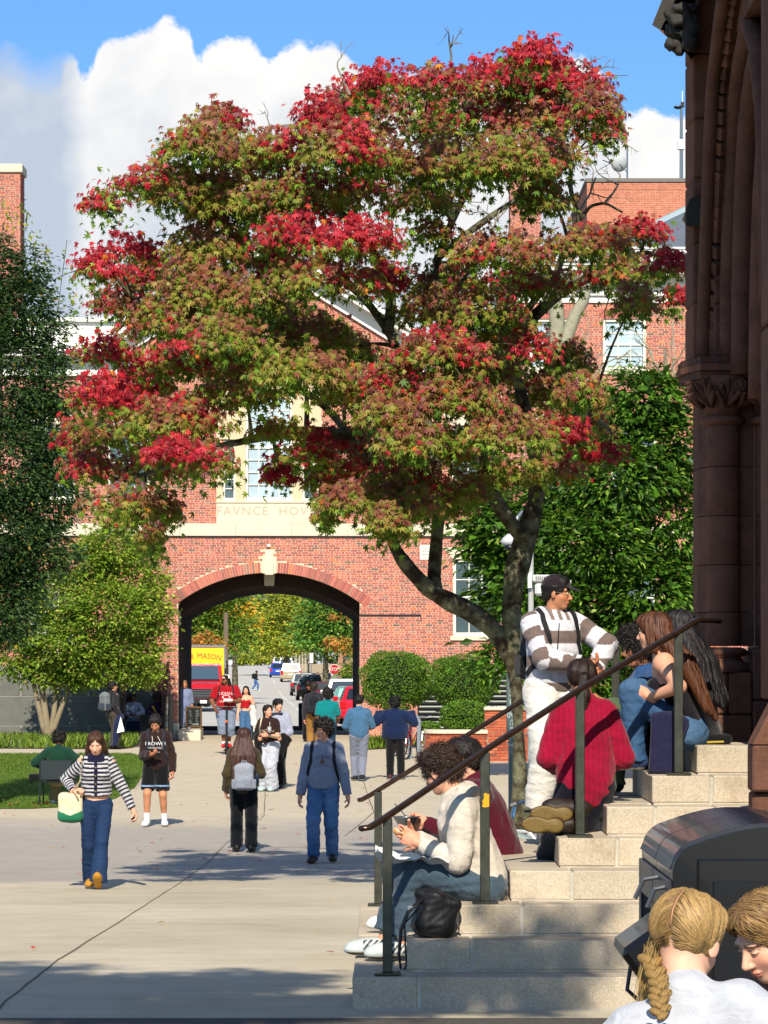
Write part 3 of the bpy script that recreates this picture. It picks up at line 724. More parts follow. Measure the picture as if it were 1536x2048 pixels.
# conduit along the wall right of the arch
MB().box((AW-.0, -.035, Zp(1232)), (U(843), -.012, Zp(1229))).box((U(841.5), -.035, Zp(1243)), (U(843), -.012, Zp(1232)-.001)).xf(bxf).build('conduit', M_dark, HALL)
# inscription
def text_mesh(body, size, xf, name, m, parent=None, ext=.004, align='CENTER', arc=None, sx_=1.0, space=1.0, cols=None):
    cu_ = bpy.data.curves.new('t', 'FONT'); cu_.body = body; cu_.size = size; cu_.extrude = ext; cu_.align_x = align; cu_.align_y = 'CENTER'; cu_.space_character = space; cu_.resolution_u = 2
    ob = bpy.data.objects.new('t', cu_); COL.objects.link(ob); dg = bpy.context.evaluated_depsgraph_get(); me = ob.evaluated_get(dg).to_mesh()
    V = np.array([v.co[:] for v in me.vertices]); Fs = [list(p.vertices) for p in me.polygons]; ob.evaluated_get(dg).to_mesh_clear(); bpy.data.objects.remove(ob); bpy.data.curves.remove(cu_)
    V[:, 0] *= sx_
    if arc:
        a = V[:, 0]/arc; rr = arc+V[:, 1]; V[:, 0] = rr*np.sin(a); V[:, 1] = rr*np.cos(a)-arc
    return mk(name, xf(V), Fs, m, parent=parent, cols=(np.tile(cols, (len(V), 1)) if cols is not None else None))
text_mesh('FAVNCE  HOVSE', .36, lambda V: bxf(np.stack([V[:, 0], -.031-V[:, 2], V[:, 1]+Zp(1023)], 1)), 'inscription', mat('carved_shade_stone', 'ada08a', .95), HALL, .003, space=1.18)  # raised letters in darker stone colour stand in for shaded carved cuts
# passage: dark side walls, lower vault
M_pass = mat('dark_passage_brick', '3f2d27', .95, .1, build=lambda n, p, c, tc: n.t.links.new(n.n('ShaderNodeTexBrick', ins={'Vector': n.n('ShaderNodeMapping', ins={0: tc, 2: (1.57, 0, 0)}).outputs[0], 'Color1': (.045, .026, .022, 1), 'Color2': (.03, .02, .018, 1), 'Mortar': (.06, .05, .045, 1), 'Scale': 4.9, 'Mortar Size': .012}).outputs[0], p.inputs['Base Color']) and None)  # dark brick and mortar tones over the whole passage
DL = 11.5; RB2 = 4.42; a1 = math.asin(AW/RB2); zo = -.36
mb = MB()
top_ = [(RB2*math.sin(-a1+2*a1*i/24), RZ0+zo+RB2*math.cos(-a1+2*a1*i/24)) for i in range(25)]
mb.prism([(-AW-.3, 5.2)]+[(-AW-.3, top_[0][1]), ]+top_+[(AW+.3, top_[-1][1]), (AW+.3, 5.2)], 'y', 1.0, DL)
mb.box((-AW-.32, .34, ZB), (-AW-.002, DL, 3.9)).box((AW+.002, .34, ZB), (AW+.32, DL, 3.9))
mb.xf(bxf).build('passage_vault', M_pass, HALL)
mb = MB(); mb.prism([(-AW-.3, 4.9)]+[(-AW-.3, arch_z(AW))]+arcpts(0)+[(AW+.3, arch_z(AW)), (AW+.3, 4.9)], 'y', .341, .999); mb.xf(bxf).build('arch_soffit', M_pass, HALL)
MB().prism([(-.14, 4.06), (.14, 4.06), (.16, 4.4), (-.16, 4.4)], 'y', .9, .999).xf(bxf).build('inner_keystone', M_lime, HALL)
# pier plinths
for sgn, a in ((-1, -AW), (1, AW)):
    lo, hi = (a-.25, a+.02) if sgn < 0 else (a-.02, a+.25)
    MB().box((lo, -.12, -.52), (hi, .4, Zp(1446)), bev=.015).xf(bxf).build('pier_plinth', M_lime, HALL)
# lantern brackets / plaque inside the passage on the left
MB().box((-AW+.001, .6, 2.9), (-AW+.03, .95, 3.3)).xf(bxf).build('plaque', M_lime, HALL)
# ---- cornices
def cornice(u0, u1, zt, prof, name='cornice', dep0=0, par=HALL):
    """prof: list of (dz_top, dz_bot, proud)"""
    for (a, b, pr) in prof: MB().box((u0, dep0-pr, zt+b), (u1, dep0+.3, zt+a-.003), bev=.01).xf(bxf).build(name, M_white, par)
UE = 1.0
cornice(U(1028), UR, Zp(520), [(0, -.12, .95), (-.12, -.22, .86), (-.22, -.36, .8), (-.36, -.62, .12), (-.62, -.90, .08), (-.90, -1.02, .14), (-1.02, -1.22, .06)])
for i in range(26):
    u = U(1035)+i*.42
    if u < UR: MB().box((u, -.74, Zp(520)-.50), (u+.16, -.09, Zp(520)-.362), bev=.01).xf(bxf).build('modillion', M_white, HALL)
cornice(UL, U(205+55), Zp(700), [(.9, .78, .25), (.78, 0, .1), (0, -.12, .7), (-.12, -.26, .6), (-.26, -.6, .1), (-.6, -.78, .16)])
cornice(U(815), U(1027), Zp(700), [(0, -.12, .7), (-.12, -.26, .6), (-.26, -.6, .1), (-.6, -.78, .16)])
# gable rakes of the centre block
for sg in (-1, 1):
    for (o1, o2, pr) in ((0, .14, .7), (-.18, -.001, .58), (-.6, -.181, .12)):
        MB().prism([(sg*0, ztopc+3.0+o1), (sg*4.9, ztopc+.0+o1), (sg*4.9, ztopc+.0+o2), (sg*0, ztopc+3.0+o2)], 'y', -pr, .32).xf(bxf).build('raking_cornice', M_white, HALL)
for sg in (-1, 1):
    V = [(0, -.5, ztopc+3.16), (sg*5.0, -.5, ztopc+.15), (sg*5.0, 9, ztopc+.15), (0, 9, ztopc+3.16)]
    mk('gable_roof', bxf(V+[(a, b, c-.1) for a, b, c in V]), [[0, 1, 2, 3], [4, 7, 6, 5], [0, 4, 5, 1], [1, 5, 6, 2], [2, 6, 7, 3], [3, 7, 4, 0]], M_slate, parent=HALL)
MB().box((UL, .3, 8), (UR, 9, Zp(720))).xf(bxf).build('roof_deck', M_slate, HALL)
MB().box((U(1028), .31, Zp(720)+.01), (UR, 9, Zp(530))).xf(bxf).build('attic_block', M_mort, HALL)
# right wing slate roof: courses as real steps
zr0, zr1 = Zp(512), Zp(512)+4.2; ur0 = U(1190)
ns = 30
for i in range(ns):
    f0, f1 = i/ns, (i+1)/ns; dz = (zr1-zr0)/ns
    ul0 = ur0+f0*7.8; MB().prism([(-.2+f0*5.5, zr0+f0*4.2), (-.2+f1*5.5+.02, zr0+f1*4.2), (-.2+f1*5.5+.02, zr0+f1*4.2+.03), (-.2+f0*5.5, zr0+f0*4.2+.045)], 'x', ul0, UR).xf(bxf).build('slate_course', M_slate, HALL)
MB().tube(bxf([(ur0-.05, -.2, zr0+.05), (ur0+7.8, 5.4, zr1+.08)]), .14, 6).build('hip_flashing', mat('lead_flashing', '9fb0b4', .5, .5, .3), HALL)
V = [(ur0, -.2, zr0), (ur0+7.8, 5.3, zr1), (ur0+7.8, 9, zr1), (ur0, 9, zr0)]
mk('hip_roof_side', bxf(V), [[0, 1, 2, 3]], M_slate, parent=HALL)
MB().tube(bxf([(U(1200), -.75, Zp(500)), (UR, -.75, Zp(500))]), .035, 6).tube(bxf([(U(1200), -.75, Zp(507)), (UR, -.75, Zp(507))]), .035, 6).build('snow_rail', M_white, HALL)
# chimneys
def chimney(px0, px1, pyt, pyb, d, dep, label, cap=.28):
    s_ = F/d; x0, x1 = (px0-CX)/s_, (px1-CX)/s_; zt = CZ-(pyt-CY)/s_; zb = CZ-(pyb-CY)/s_
    t = thing('chimney', label, 'chimney', ((x0+x1)/2, d, zb))
    MB().box((x0+.012, d+.012, zb), (x1-.012, d+dep, zt-cap)).build('stack', M_mort if True else None, t)
    xf = lambda V: np.stack([V[:, 0], V[:, 1]+d+.012, V[:, 2]], 1)
    A_ = brick_list(x0, x1, zb, zt-cap-.002, None); brick_mesh('brick', A_, t, xf, 7)
    A2 = brick_list(d+.02, d+dep, zb, zt-cap-.002, None); xs = x1 if px1 < CX else x0; sg = 1 if px1 < CX else -1
    brick_mesh('brick', A2, t, lambda V: np.stack([xs-sg*.012-V[:, 1]*sg, V[:, 0], V[:, 2]], 1), 8)
    MB().box((x0-.07, d-.07, zt-cap), (x1+.07, d+dep+.05, zt), bev=.02).build('cap', M_lime, t)
    return t
chimney(-50, 41, 328, 640, 101, 1.15, 'tall red brick chimney with pale stone cap at the left edge of the picture')
chimney(1020, 1082, 335, 560, 104, 1.2, 'red brick chimney rising behind the maple, left of the orange brick penthouse')
# orange brick penthouse on a building behind
def b_bt(sc, c1, c2, mo):
    def f(n, p, c, tc):
        s3 = n.n('ShaderNodeSeparateXYZ', ins={0: tc}).outputs
        cv_ = n.n('ShaderNodeCombineXYZ', ins={0: n.m('ADD', s3[0], s3[1]), 1: s3[2], 2: 0.0}).outputs[0]
        b = n.n('ShaderNodeTexBrick', ins={'Vector': cv_, 'Color1': (*lin(c1), 1), 'Color2': (*lin(c2), 1), 'Mortar': (*lin(mo), 1), 'Scale': sc, 'Mortar Size': .012, 'Brick Width': .22, 'Row Height': .0677, 'Bias': -.2})
        b.inputs['Scale'].default_value = 1; b.inputs['Mortar Size'].default_value = .006
        n.t.links.new(n.mix(1.0, b.outputs[0], n.ramp(n.noise(tc, 6, 3, .6), [(.3, .82), (.7, 1.15)]), 'MULTIPLY'), p.inputs['Base Color'])
    return f
M_ob = mat('orange_brick', 'b5613f', .9, .15, build=b_bt(1, 'b8705a', 'a8644c', 'b89a80'))
d = 110; s_ = F/d; x0 = (1174-CX)/s_; zt = CZ+(CY-364)/s_
PH = thing('penthouse', 'orange brick rooftop block with antennas behind the slate roof', 'building', (x0+2, d, 10))
MB().box((x0, d, 8), (x0+12, d+9, zt)).build('wall', M_ob, PH)
MB().box((x0-.05, d-.05, zt+.001), (x0+12.05, d+9, zt+.13)).build('coping', mat('grey_coping', '6c6a66', .7), PH)
for i in range(58): MB().box((x0+.03+i*.0755*1.0, d-.018, zt-.27), (x0+.03+i*.0755+.064, d+.01, zt-.07)).build('brick', M_ob, PH)
def antenna():
    X = lambda px: (px-CX)/s_; Z = lambda py: CZ+(CY-py)/s_; dd = d+.8
    t = thing('antenna_mast', 'slim white antenna mast with small grey equipment box on the penthouse roof', 'antenna', (X(1367), dd, zt))
    MB().tube([(X(1367), dd, zt), (X(1367), dd, Z(205))], [.07, .05], 8).build('mast', M_steel, t)
    MB().tube([(X(1369), dd, Z(205)), (X(1369), dd, Z(174))], .018, 6).build('whip', M_white, t)
    MB().box((X(1360), dd-.1, Z(292)), (X(1374), dd+.1, Z(272)), bev=.02).build('equipment_box', M_white, t)
    MB().tube([(X(1353), dd, Z(207)), (X(1373), dd, Z(204))], .05, 6).lathe((X(1360), dd, Z(209)), [(.05, -.02), (.16, .04), (.15, .07)], 12).box((X(1366), dd-.06, Z(206)), (X(1373), dd+.06, Z(196))).build('sensor', M_dark, t)
    t = thing('satellite_dish', 'small white satellite dish on a pole left of the antenna mast', 'satellite dish', (X(1258), dd, zt))
    MB().tube([(X(1258), dd, zt), (X(1258), dd, Z(285))], [.035, .03], 8).build('pole', M_steel, t)
    R = roty(-.5)@rotx(-1.2)
    V = []; 
    prof = [(0.02, 0), (.12, .01), (.22, .05), (.29, .1)]
    MB().lathe((X(1243), dd-.1, Z(322)), prof+[(.30, .11), (.2, .06), (.01, .02)], 20, axis=R).build('dish', mat('dish_grey', 'a9adac', .6), t)
    MB().tube([(X(1236), dd, Z(332)), (X(1243), dd-.1, Z(322)), (X(1258), dd, Z(338))], .02, 6).build('arm', M_steel, t)
    t = thing('antenna_mast', 'thin whip antenna standing above the maple, left of the mast', 'antenna', (X(1268), dd+1, zt))
    MB().tube([(X(1268), dd+1, zt-.0), (X(1268), dd+1, Z(232))], .014, 6).build('whip', M_white, t)
antenna()
# ================================================================ left: granite base wall, entrance steps
GW = thing('granite_wall', 'grey granite base wall in dappled shade at the left', 'wall', P(120, 1480, 88.9))
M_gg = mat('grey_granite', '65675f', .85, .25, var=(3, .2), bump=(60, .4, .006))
zz = [-.6, -.02, Zp(1392), Zp(1352), Zp(1332)]; 
for r_ in range(4):
    u = U(-90)+(.5 if r_ % 2 else 0)
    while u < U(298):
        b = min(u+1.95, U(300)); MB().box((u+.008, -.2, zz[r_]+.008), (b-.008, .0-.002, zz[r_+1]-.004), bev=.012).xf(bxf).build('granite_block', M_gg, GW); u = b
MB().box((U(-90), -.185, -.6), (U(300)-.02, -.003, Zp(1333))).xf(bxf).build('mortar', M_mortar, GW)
EN = thing('entrance_steps', 'small stone stair and seat wall against the brick hall where two people sit', 'steps', B(U(285), -1, -.45))
def EB(a, b, py0, py1, d0, d1, name, m, c=.015): return MB().box((U(a), d0, Zp(py1)), (U(b), d1, Zp(py0)), bev=c).xf(bxf).build(name, m, EN)
EB(250, 336, 1462, 1482, -1.6, -.25, 'seat_slab', M_lime); EB(250, 336, 1425, 1461.7, -.9, -.2, 'seat_back', M_gg); EB(262, 334, 1385, 1424.7, -.5, -.02, 'wall_face', M_gg)
for i, c in enumerate(['c9b48a', 'dcd6c4', 'cfc8b4', '8b8a80', '9a9a92', 'c9b070', '8d8c84']):
    EB(334, 341, 1392+i*12, 1403.5+i*12, -1.7, -.25, 'quoin_block', mat('quoin_'+c, c, .9))
EB(341.3, 347, 1388, 1480, -1.6, -.02, 'pier', mat('dark_quoin', '5b5a55', .9))
for a in (249, 329):
    t = thing('handrail', 'dark flat stair rail left of the archway, %s' % ('beside the standing man with a grey backpack' if a == 249 else 'right of the seated pair'), 'handrail', B(U(a+4), -1.2, -.4), group='dark rails of the side entrance')
    MB().prism([(-1.7, Zp(1440)), (-1.7, Zp(1395)), (-.3, Zp(1330)), (-.1, Zp(1330)), (-.1, Zp(1440))], 'x', U(a), U(a+3)).xf(bxf).build('rail_panel', mat('dark_brown_metal', '3a2c28', .5, .5, .4), t)
    MB().tube(bxf([(U(a+5), -1.75, Zp(1440)), (U(a+7), -1.7, Zp(1388)), (U(a+8), -.3, Zp(1325))]), .045, 8).tube(bxf([(U(a+5), -1.72, -.4), (U(a+5), -1.72, Zp(1400))]), .035, 8).build('post', mat('dark_brown_metal', ''), t)
# kerb stone and chalkboard in the arch
KB = thing('kerb_stone', 'pale kerb stone under the chalkboard at the left of the archway', 'kerb', B(-2.4, -.3, -.44))
MB().prism([(-.45, -.45), (-.45, -.2), (-.38, -.14), (2.2, -.14), (2.2, -.45)], 'x', U(358), U(402)).xf(bxf).build('stone', M_lime, KB)
CB = thing('chalkboard', 'wooden framed black chalkboard standing on the kerb in the archway', 'sign', B(U(387), .6, -.14))
zb, zt2 = -.13, -.13+.66; u0, u1 = U(370), U(403); M_wood = mat('board_wood', '5a4026', .7)
for (a, b, c, d_) in ((u0, u0+.05, zb, zt2), (u1-.05, u1, zb, zt2), (u0+.05, u1-.05, zt2-.05, zt2), (u0+.05, u1-.05, zb+.05, zb+.1)): MB().box((a, .6, c), (b, .63, d_)).xf(bxf).build('frame', M_wood, CB)
MB().box((u0+.05, .61, zb+.1), (u1-.05, .62, zt2-.05)).xf(bxf).build('board', mat('chalk_black', '14181a', .8), CB)
mb = MB(); r = np.random.RandomState(2)
for i in range(9):
    for j in range(2):
        x = u0+.08+j*.2+r.uniform(0, .03); mb.box((x, .603, zt2-.12-i*.048), (x+r.uniform(.05, .14), .6085, zt2-.108-i*.048))
mb.box((u0+.2, .603, zb+.12), (u1-.1, .6085, zb+.15)); mb.xf(bxf).build('chalk_writing', mat('chalk', '7f8a88', .9), CB)
for sgn in (0, 1): MB().tube(bxf([(u0+.03 if sgn == 0 else u1-.03, .66, zt2-.03), (u0+.03 if sgn == 0 else u1-.03, 1.0, zb)]), .015, 6).build('leg', M_wood, CB)
# low dark threshold and bollards at the far end of the passage
KT = thing('threshold_kerb', 'low dark kerb across the far end of the archway', 'kerb', B(0, 11.8, -.42))
MB().box((-AW, 11.6, -.45), (AW, 11.75, -.27), bev=.02).xf(bxf).build('kerb', M_black, KT)
for i, px in enumerate((601, 397)):
    s2 = F/102; BL = thing('bollard', ['black bollard beside the khaki trousers at the far end of the archway', 'black bollard by the chalkboard in the archway'][i], 'bollard', ((px-CX)/s2, 102.2, gz(102.2)), group='black bollards in the archway')
    MB().lathe(((px-CX)/s2, 102.2, gz(102.2)), [(.11, 0), (.11, .1), (.075, .12), (.075, .78), (.09, .82), (.05, .9)], 14).build('post', M_black, BL, smooth=True)
# ================================================================ right: planter wall, louvres, shrubs
d = 71; s_ = F/d
PW = thing('planter_wall', 'curved low orange brick planter wall with stone cap', 'wall', ((910-CX)/s_, d, gz(d)))
xa, xb, xc, xd = [(p-CX)/s_ for p in (848, 975, 968, 1075)]; zc1, zc2, zg = CZ-(1467-CY)/s_, CZ-(1421-CY)/s_, -.6
def pxf(V):  # curve the left end back
    V = V.copy(); x = V[:, 0]; t = np.maximum(0, xa+.55-x); ang = t/.55
    ang = np.minimum(ang, 1.6); V2 = np.stack([np.where(t > 0, xa+.55-.55*np.sin(ang), x), d+V[:, 1]+np.where(t > 0, .55*(1-np.cos(ang)), 0), V[:, 2]], 1); return V2
A = brick_list(xa-.32, xb, zg, zc1, None, flemish=False, j=.009); A2 = brick_list(xc+.02, xd, zc1+.01, zc2, None, flemish=False, j=.009); A3 = brick_list(xb+.009, xd, zg, zc1, None, flemish=False, j=.009)
allA = np.concatenate([A, A2, A3]); vis = allA[:, 3] > -.52; allA = allA[vis]
if len(allA) > 290: brick_mesh('brick', allA[290:], PW, pxf, 12, pal=BPALO); allA = allA[:290]
brick_single(allA, PW, pxf, 11, BPALO)
mb = MB()
for i in range(14): a = xa-.3+i*(xb-xa+.3)/14; mb.box((a, .004, zg), (a+(xb-xa+.3)/14, .3, zc1))
mb.box((xb, .004, zg), (xd, .3, zc1)).box((xc+.02, .004, zc1), (xd, .3, zc2)); mb.xf(pxf).build('mortar', mat('grey_mortar', '9a8e7c', .95), PW)
mb = MB()
for i in range(14): a = xa-.36+i*(xb-xa+.36)/14; mb.box((a, -.07, zc1), (a+(xb-xa+.36)/14+.001, .36, zc1+.085), bev=.0)
mb.xf(pxf).build('stone_cap', M_lime, PW); MB().box((xc, -.07, zc2), (xd, .36, zc2+.085), bev=.02).xf(pxf).build('stone_cap', M_lime, PW)
LV = thing('louvre_screen', 'dark louvred vent screen with pale slats between the clipped shrubs', 'vent', P(880, 1450, 87))
d2 = 87; s2 = F/d2
MB().box(((835-CX)/s2, d2+.1, -.5), ((1075-CX)/s2, d2+.2, CZ-(1355-CY)/s2)).build('recess', M_black, LV)
for i in range(13):
    z = -.35+i*.145; MB().box(((838-CX)/s2, d2-.03, z), ((1070-CX)/s2, d2+.08, z+.05), R=rotx(-.6)).build('slat', mat('louvre_paint', '8e8f86', .6), LV)
# ================================================================ brownstone porch at the right
PO = thing('brownstone_porch', 'dark carved brownstone porch with columns at the top of the steps', 'building', (2.3, 20, 1.32))
def mkb(lo, hi, name='stone_block', m=None, bev=.012, R=None): return MB().box(lo, hi, bev=bev, R=R).build(name, m or M_sand, PO)
def jamb(dd, sh, lit=True):
    s_ = F/20.3; X = lambda px: (px-CX)/s_+sh; Z = lambda py: CZ-(py-CY)/s_
    # plinth blocks
    for (a, b, c, e) in ((1405, 1500, 1430, 1492), (1405, 1452, 1345, 1429), (1453, 1500, 1345, 1429), (1501, 1600, 1300, 1400), (1501, 1600, 1401, 1500)):
        mkb((X(a)+.002, dd-.12, Z(e)+.003), (X(b), dd+.5, Z(c)))
    for cx, w_ in ((1447, 1.0), (1545, 1.0)):
        pr = [(.185, 0), (.19, .03), (.175, .06), (.135, .075), (.125, .10), (.155, .115), (.165, .135), (.15, .155), (.12, .165)]
        MB().lathe((X(cx), dd+.05, Z(1345)), pr, 24).build('column_base', M_sand, PO, smooth=True)
        ys = [1292, 1225, 1130, 1032, 934, 848]
        for a, b in zip(ys[:-1], ys[1:]): MB().lathe((X(cx)+.005, dd+.06, Z(a)+.003), [(.108, 0), (.111, .006), (.111, Z(b)-Z(a)-.012), (.108, Z(b)-Z(a)-.004)], 24).build('column_drum', M_sand, PO, smooth=True)
        MB().lathe((X(cx), dd+.06, Z(850)), [(.12, 0), (.145, .015), (.15, .03), (.14, .05), (.118, .06)], 24).build('annulet', M_sand, PO, smooth=True)
        MB().lathe((X(cx), dd+.06, Z(836)), [(.112, 0), (.125, .1), (.165, .2), (.19, .27)], 20).build('capital_core', M_sand, PO, smooth=True)
        # carved leaves fan out round the bell
        for j in range(9):
            a = -math.pi*.95+j*math.pi*1.9/8; dr = np.array([math.cos(a), math.sin(a), 0]); sd = np.array([-dr[1], dr[0], 0])
            c0 = np.array((X(cx), dd+.06, Z(836)))
            lf = MB()
            for q in range(5):
                t = (q-2)*.42; ln = .17-.02*abs(q-2)
                p0 = c0+dr*.13+[0, 0, .07]; e = p0+dr*(.09)+sd*math.sin(t)*ln*.75+np.array([0, 0, math.cos(t)*ln]); mid = (p0+e)/2+dr*.012
                lf.tube([p0, mid, e, e+dr*.025-[0, 0, .012]], [.014, .021, .017, .006], 6)
            lf.build('carved_leaf', M_sand, PO, smooth=True)
        R = rotx(-math.pi/2)
        MB().lathe((X(cx)+.08, dd-.14, Z(772)), [(.01, .03), (.03, .035), (.035, .02), (.05, .03), (.055, .01), (.06, 0)], 10, axis=rotx(math.pi/2)).build('carved_rosette', M_sand, PO)
    pts = [(X(1403), dd+.55), (X(1403), dd+.2), (X(1418), dd+.05), (X(1510), dd+.05), (X(1512), dd+.55)]
    for a, b in ((1292, 1225), (1224, 1130), (1129, 1032), (1031, 934), (933, 762)): MB().prism(pts, 'z', Z(a)+.002, Z(b)).build('pier_stone', M_sand, PO)
    # abacus: chamfered slabs
    for (a, b, g) in ((760, 745, .0), (744, 730, .035), (729, 716, .015)):
        MB().prism([(X(1366)-g*.5+.02, dd+.5), (X(1366)-g*.5+.02, dd+.22), (X(1397), dd-.1-g), (X(1480), dd-.1-g), (X(1492), dd-.14-g), (X(1640), dd-.14-g), (X(1640), dd+.5)], 'z', Z(a)+.001, Z(b)).build('abacus', M_sand, PO)
    return X, Z
X, Z = jamb(20.3, 0)
# wall and arch orders above the far jamb
for i, (a, b) in enumerate(((715, 600), (599, 480), (479, 350), (349, 230), (229, 100), (99, -60))):
    mkb((2.035, 20.42, Z(a)+.002), (2.5, 20.95, Z(b)), 'wall_stone')
mkb((2.5, 20.5, .9), (7, 21.3, 9), 'wall', bev=0)
pathO = [(20.42, 3.8), (20.4, 4.04), (20.2, 4.6), (20.05, 4.99), (19.8, 5.5), (19.3, 5.85), (18.7, 6.1)]
def arch_tube(path, x, r, name, n=10, xe=None): MB().tube([(x if xe is None else x+(xe-x)*i/(len(path)-1), d_, z_) for i, (d_, z_) in enumerate(path)], r, n).build(name, M_sand, PO, smooth=True)
def dens(path, n=24):
    p = np.array(path); t = np.linspace(0, len(p)-1, n); return list(zip(np.interp(t, range(len(p)), p[:, 0]), np.interp(t, range(len(p)), p[:, 1])))
arch_tube(dens(pathO), 2.10, .045, 'arch_roll')
pl = dens(pathO, 34)
for i, (a, b) in enumerate(pl[1:-1]):
    MB().box((2.13, a-.05, b-.04), (2.2, a+.05, b+.04), R=rotx(.5)@rotz(.6)).build('dogtooth', M_sand, PO)
inner = [(20.25, 3.8), (20.2, 4.4), (20.05, 5.0), (19.85, 5.35), (19.5, 5.6), (19.05, 5.75), (18.65, 5.5), (18.35, 5.1), (18.2, 4.6), (18.1, 3.9)]
arch_tube(dens(inner, 40), 2.25, .06, 'arch_roll'); arch_tube(dens([(a+(.16 if a < 19 else -.16), b-.12) for a, b in inner], 40), 2.32, .075, 'arch_roll'); arch_tube(dens([(a+(.4 if a < 19 else -.4), b-.3) for a, b in inner], 40), 2.42, .09, 'arch_roll')
for i in range(5): mkb((2.47, 17.9+i*.5, 3.72), (2.6, 18.395+i*.5, 6.4), 'wall_stone')
mkb((2.2, 17.5, 5.75), (2.47, 20.6, 6.28), 'wall', bev=0)
# flat order between the rolls
for (x0, x1, d0, d1) in ((2.16, 2.24, 20.25, 20.4), (2.30, 2.38, 20.1, 20.3)):
    for a, b in ((715, 610), (609, 500), (499, 380), (379, 280)): mkb((x0, d0, Z(a)+.002), (x1, d1, Z(b)), 'order_stone', bev=.008)
# gable eaves projecting at the top and the small weathering slab
def slab(pts3, name, m=None):
    """quad prism from picture outline at given depth"""
    V = [P(px, py, d0) for d0 in (20.3, 20.9) for px, py in pts3]; n = len(pts3)
    mk(name, V, [list(range(n))[::-1], list(range(n, 2*n))]+[[i, (i+1) % n, n+(i+1) % n, n+i] for i in range(n)], m or M_sand, parent=PO)
M_lead = mat('weathered_dark_stone', '35332f', .8, var=(6, .3), bump=(30, .4, .01))
slab([(1304, 50), (1340, -40), (1420, -40), (1350, 62), (1320, 60)], 'eave_coping', M_lead)
slab([(1320, 62), (1350, 0), (1400, -10), (1380, 120), (1384, 117)], 'eave_moulding', M_sand)
sh = [('e', P(1360+rnd.uniform(-22, 26), 62+rnd.uniform(-45, 34), 20.25+rnd.uniform(-.1, .1)), (.05, .05, .035), rotz(rnd.random()*3)@rotx(rnd.random()*3), {'k': .012}) for i in range(34)]
V, Q = sdf(sh, .012, lambda p: .012*wr(p, 60, 4)); mk('carved_foliage', V, Q, M_lead, PO, smooth=True)
slab([(1364, 440), (1380, 398), (1400, 388), (1400, 452), (1374, 452)], 'weathering_slab', M_lead)
# near jamb (just outside the picture on the right), its plinth shows at the edge
mkb((2.015, 16.95, .83), (2.9, 17.15, 1.1)); mkb((2.01, 16.9, 1.104), (2.9, 17.15, 1.36))
MB().prism([(2.01, 1.364), (2.13, 1.60), (2.9, 1.60), (2.9, 1.364)], 'y', 16.9, 17.15).build('sloped_plinth', M_sand, PO)
mkb((2.15, 17.0, 1.604), (2.9, 17.7, 3.7), 'pier_stone'); mkb((2.15, 14.3, 3.72), (2.9, 17.69, 6.29), 'wall_stone')
for k_ in range(4): mkb((2.15, 14.5, -.3+k_*1.0), (2.9, 15.7, .695+k_*1.0), 'pier_stone')
mkb((1.93, 14.55, 6.3), (8, 21.3, 12), 'upper_shade_block', bev=0)  # unseen overhang added above the frame, sized to shade the far jamb
mkb((2.9, 14.5, -.4), (9, 21.3, 6.29), 'wall', bev=0)
# ================================================================ emergency tower with lamp pole, camera and box
d = 40; s_ = F/d; X = lambda px: (px-CX)/s_; Z = lambda py: CZ-(py-CY)/s_
M_epole = mat('grey_green_paint', '5d6b66', .45, .5, .2, var=(3, .08))
EP = thing('emergency_tower', 'grey green emergency phone tower with blue light and vertical lettering behind the maple trunk', 'emergency phone', (X(1027), d, gz(d)))
MB().box((X(1013), d-.1, Z(1480)), (X(1041), d+.08, Z(1345)), bev=.015).box((X(1017), d-.1, gz(d)), (X(1044), d+.08, Z(1480)-.001), bev=.015).build('column', M_epole, EP)
text_mesh('Emergency', .155, lambda V: np.stack([X(1026)+V[:, 1], d-.102-V[:, 2], Z(1425)-V[:, 0]], 1), 'lettering', mat('pale_lettering', '9fb0ac', .5), EP, .001, sx_=1.35)
MB().lathe((X(1047), d, Z(1266)), [(.05, 0), (.05, .16), (.03, .2)], 12).build('blue_light', mat('blue_lamp', '0a2cff', .2, .8, emit=('1a40ff', 2.2)), EP)
MB().box((X(1041), d-.05, Z(1290)), (X(1062), d+.05, Z(1268)), bev=.01).box((X(1040), d-.12, Z(1244)), (X(1075), d+.1, Z(1238)), bev=.01).build('light_housing', M_epole, EP)
LP = thing('camera_pole', 'slim grey pole carrying a dome camera and a white wireless box behind the maple', 'pole', (X(1064), d+.3, gz(d)))
MB().tube([(X(1064), d+.3, gz(d)), (X(1064), d+.3, Z(1040))], [.045, .035], 10).build('pole', mat('pole_grey', 'b4b6b0', .5, .4, .3), LP)
MB().tube([(X(1064), d+.3, Z(1040)), (X(1058), d+.3, Z(1024)), (X(1045), d+.3, Z(1022)), (X(1036), d+.25, Z(1034)), (X(1030), d+.2, Z(1060)), (X(1026), d+.2, Z(1072))], .028, 8).build('bracket', M_steel, LP, smooth=True)
MB().lathe((X(1022), d+.2, Z(1090)), [(.09, 0), (.135, .05), (.1, .1), (.04, .15)], 16).build('camera_hood', mat('camera_grey', 'b9bec2', .4), LP, smooth=True)
MB().lathe((X(1022), d+.2, Z(1098)), [(.02, -.02), (.07, .0), (.085, .05)], 16).build('camera_dome', M_black, LP, smooth=True)
MB().box((X(1066), d+.1, Z(1164)), (X(1106), d+.3, Z(1149)), bev=.02).box((X(1071), d+.12, Z(1191)), (X(1103), d+.28, Z(1165)), bev=.03).box((X(1057), d+.2, Z(1175)), (X(1065), d+.3, Z(1144))).build('wireless_box', mat('box_white', 'c9ccc8', .5), LP)
vb = MB()
for i in range(8): vb.box((X(1072+i*4), d+.095, Z(1160)), (X(1074+i*4), d+.1, Z(1152)))
vb.build('vent_slots', M_dark, LP)
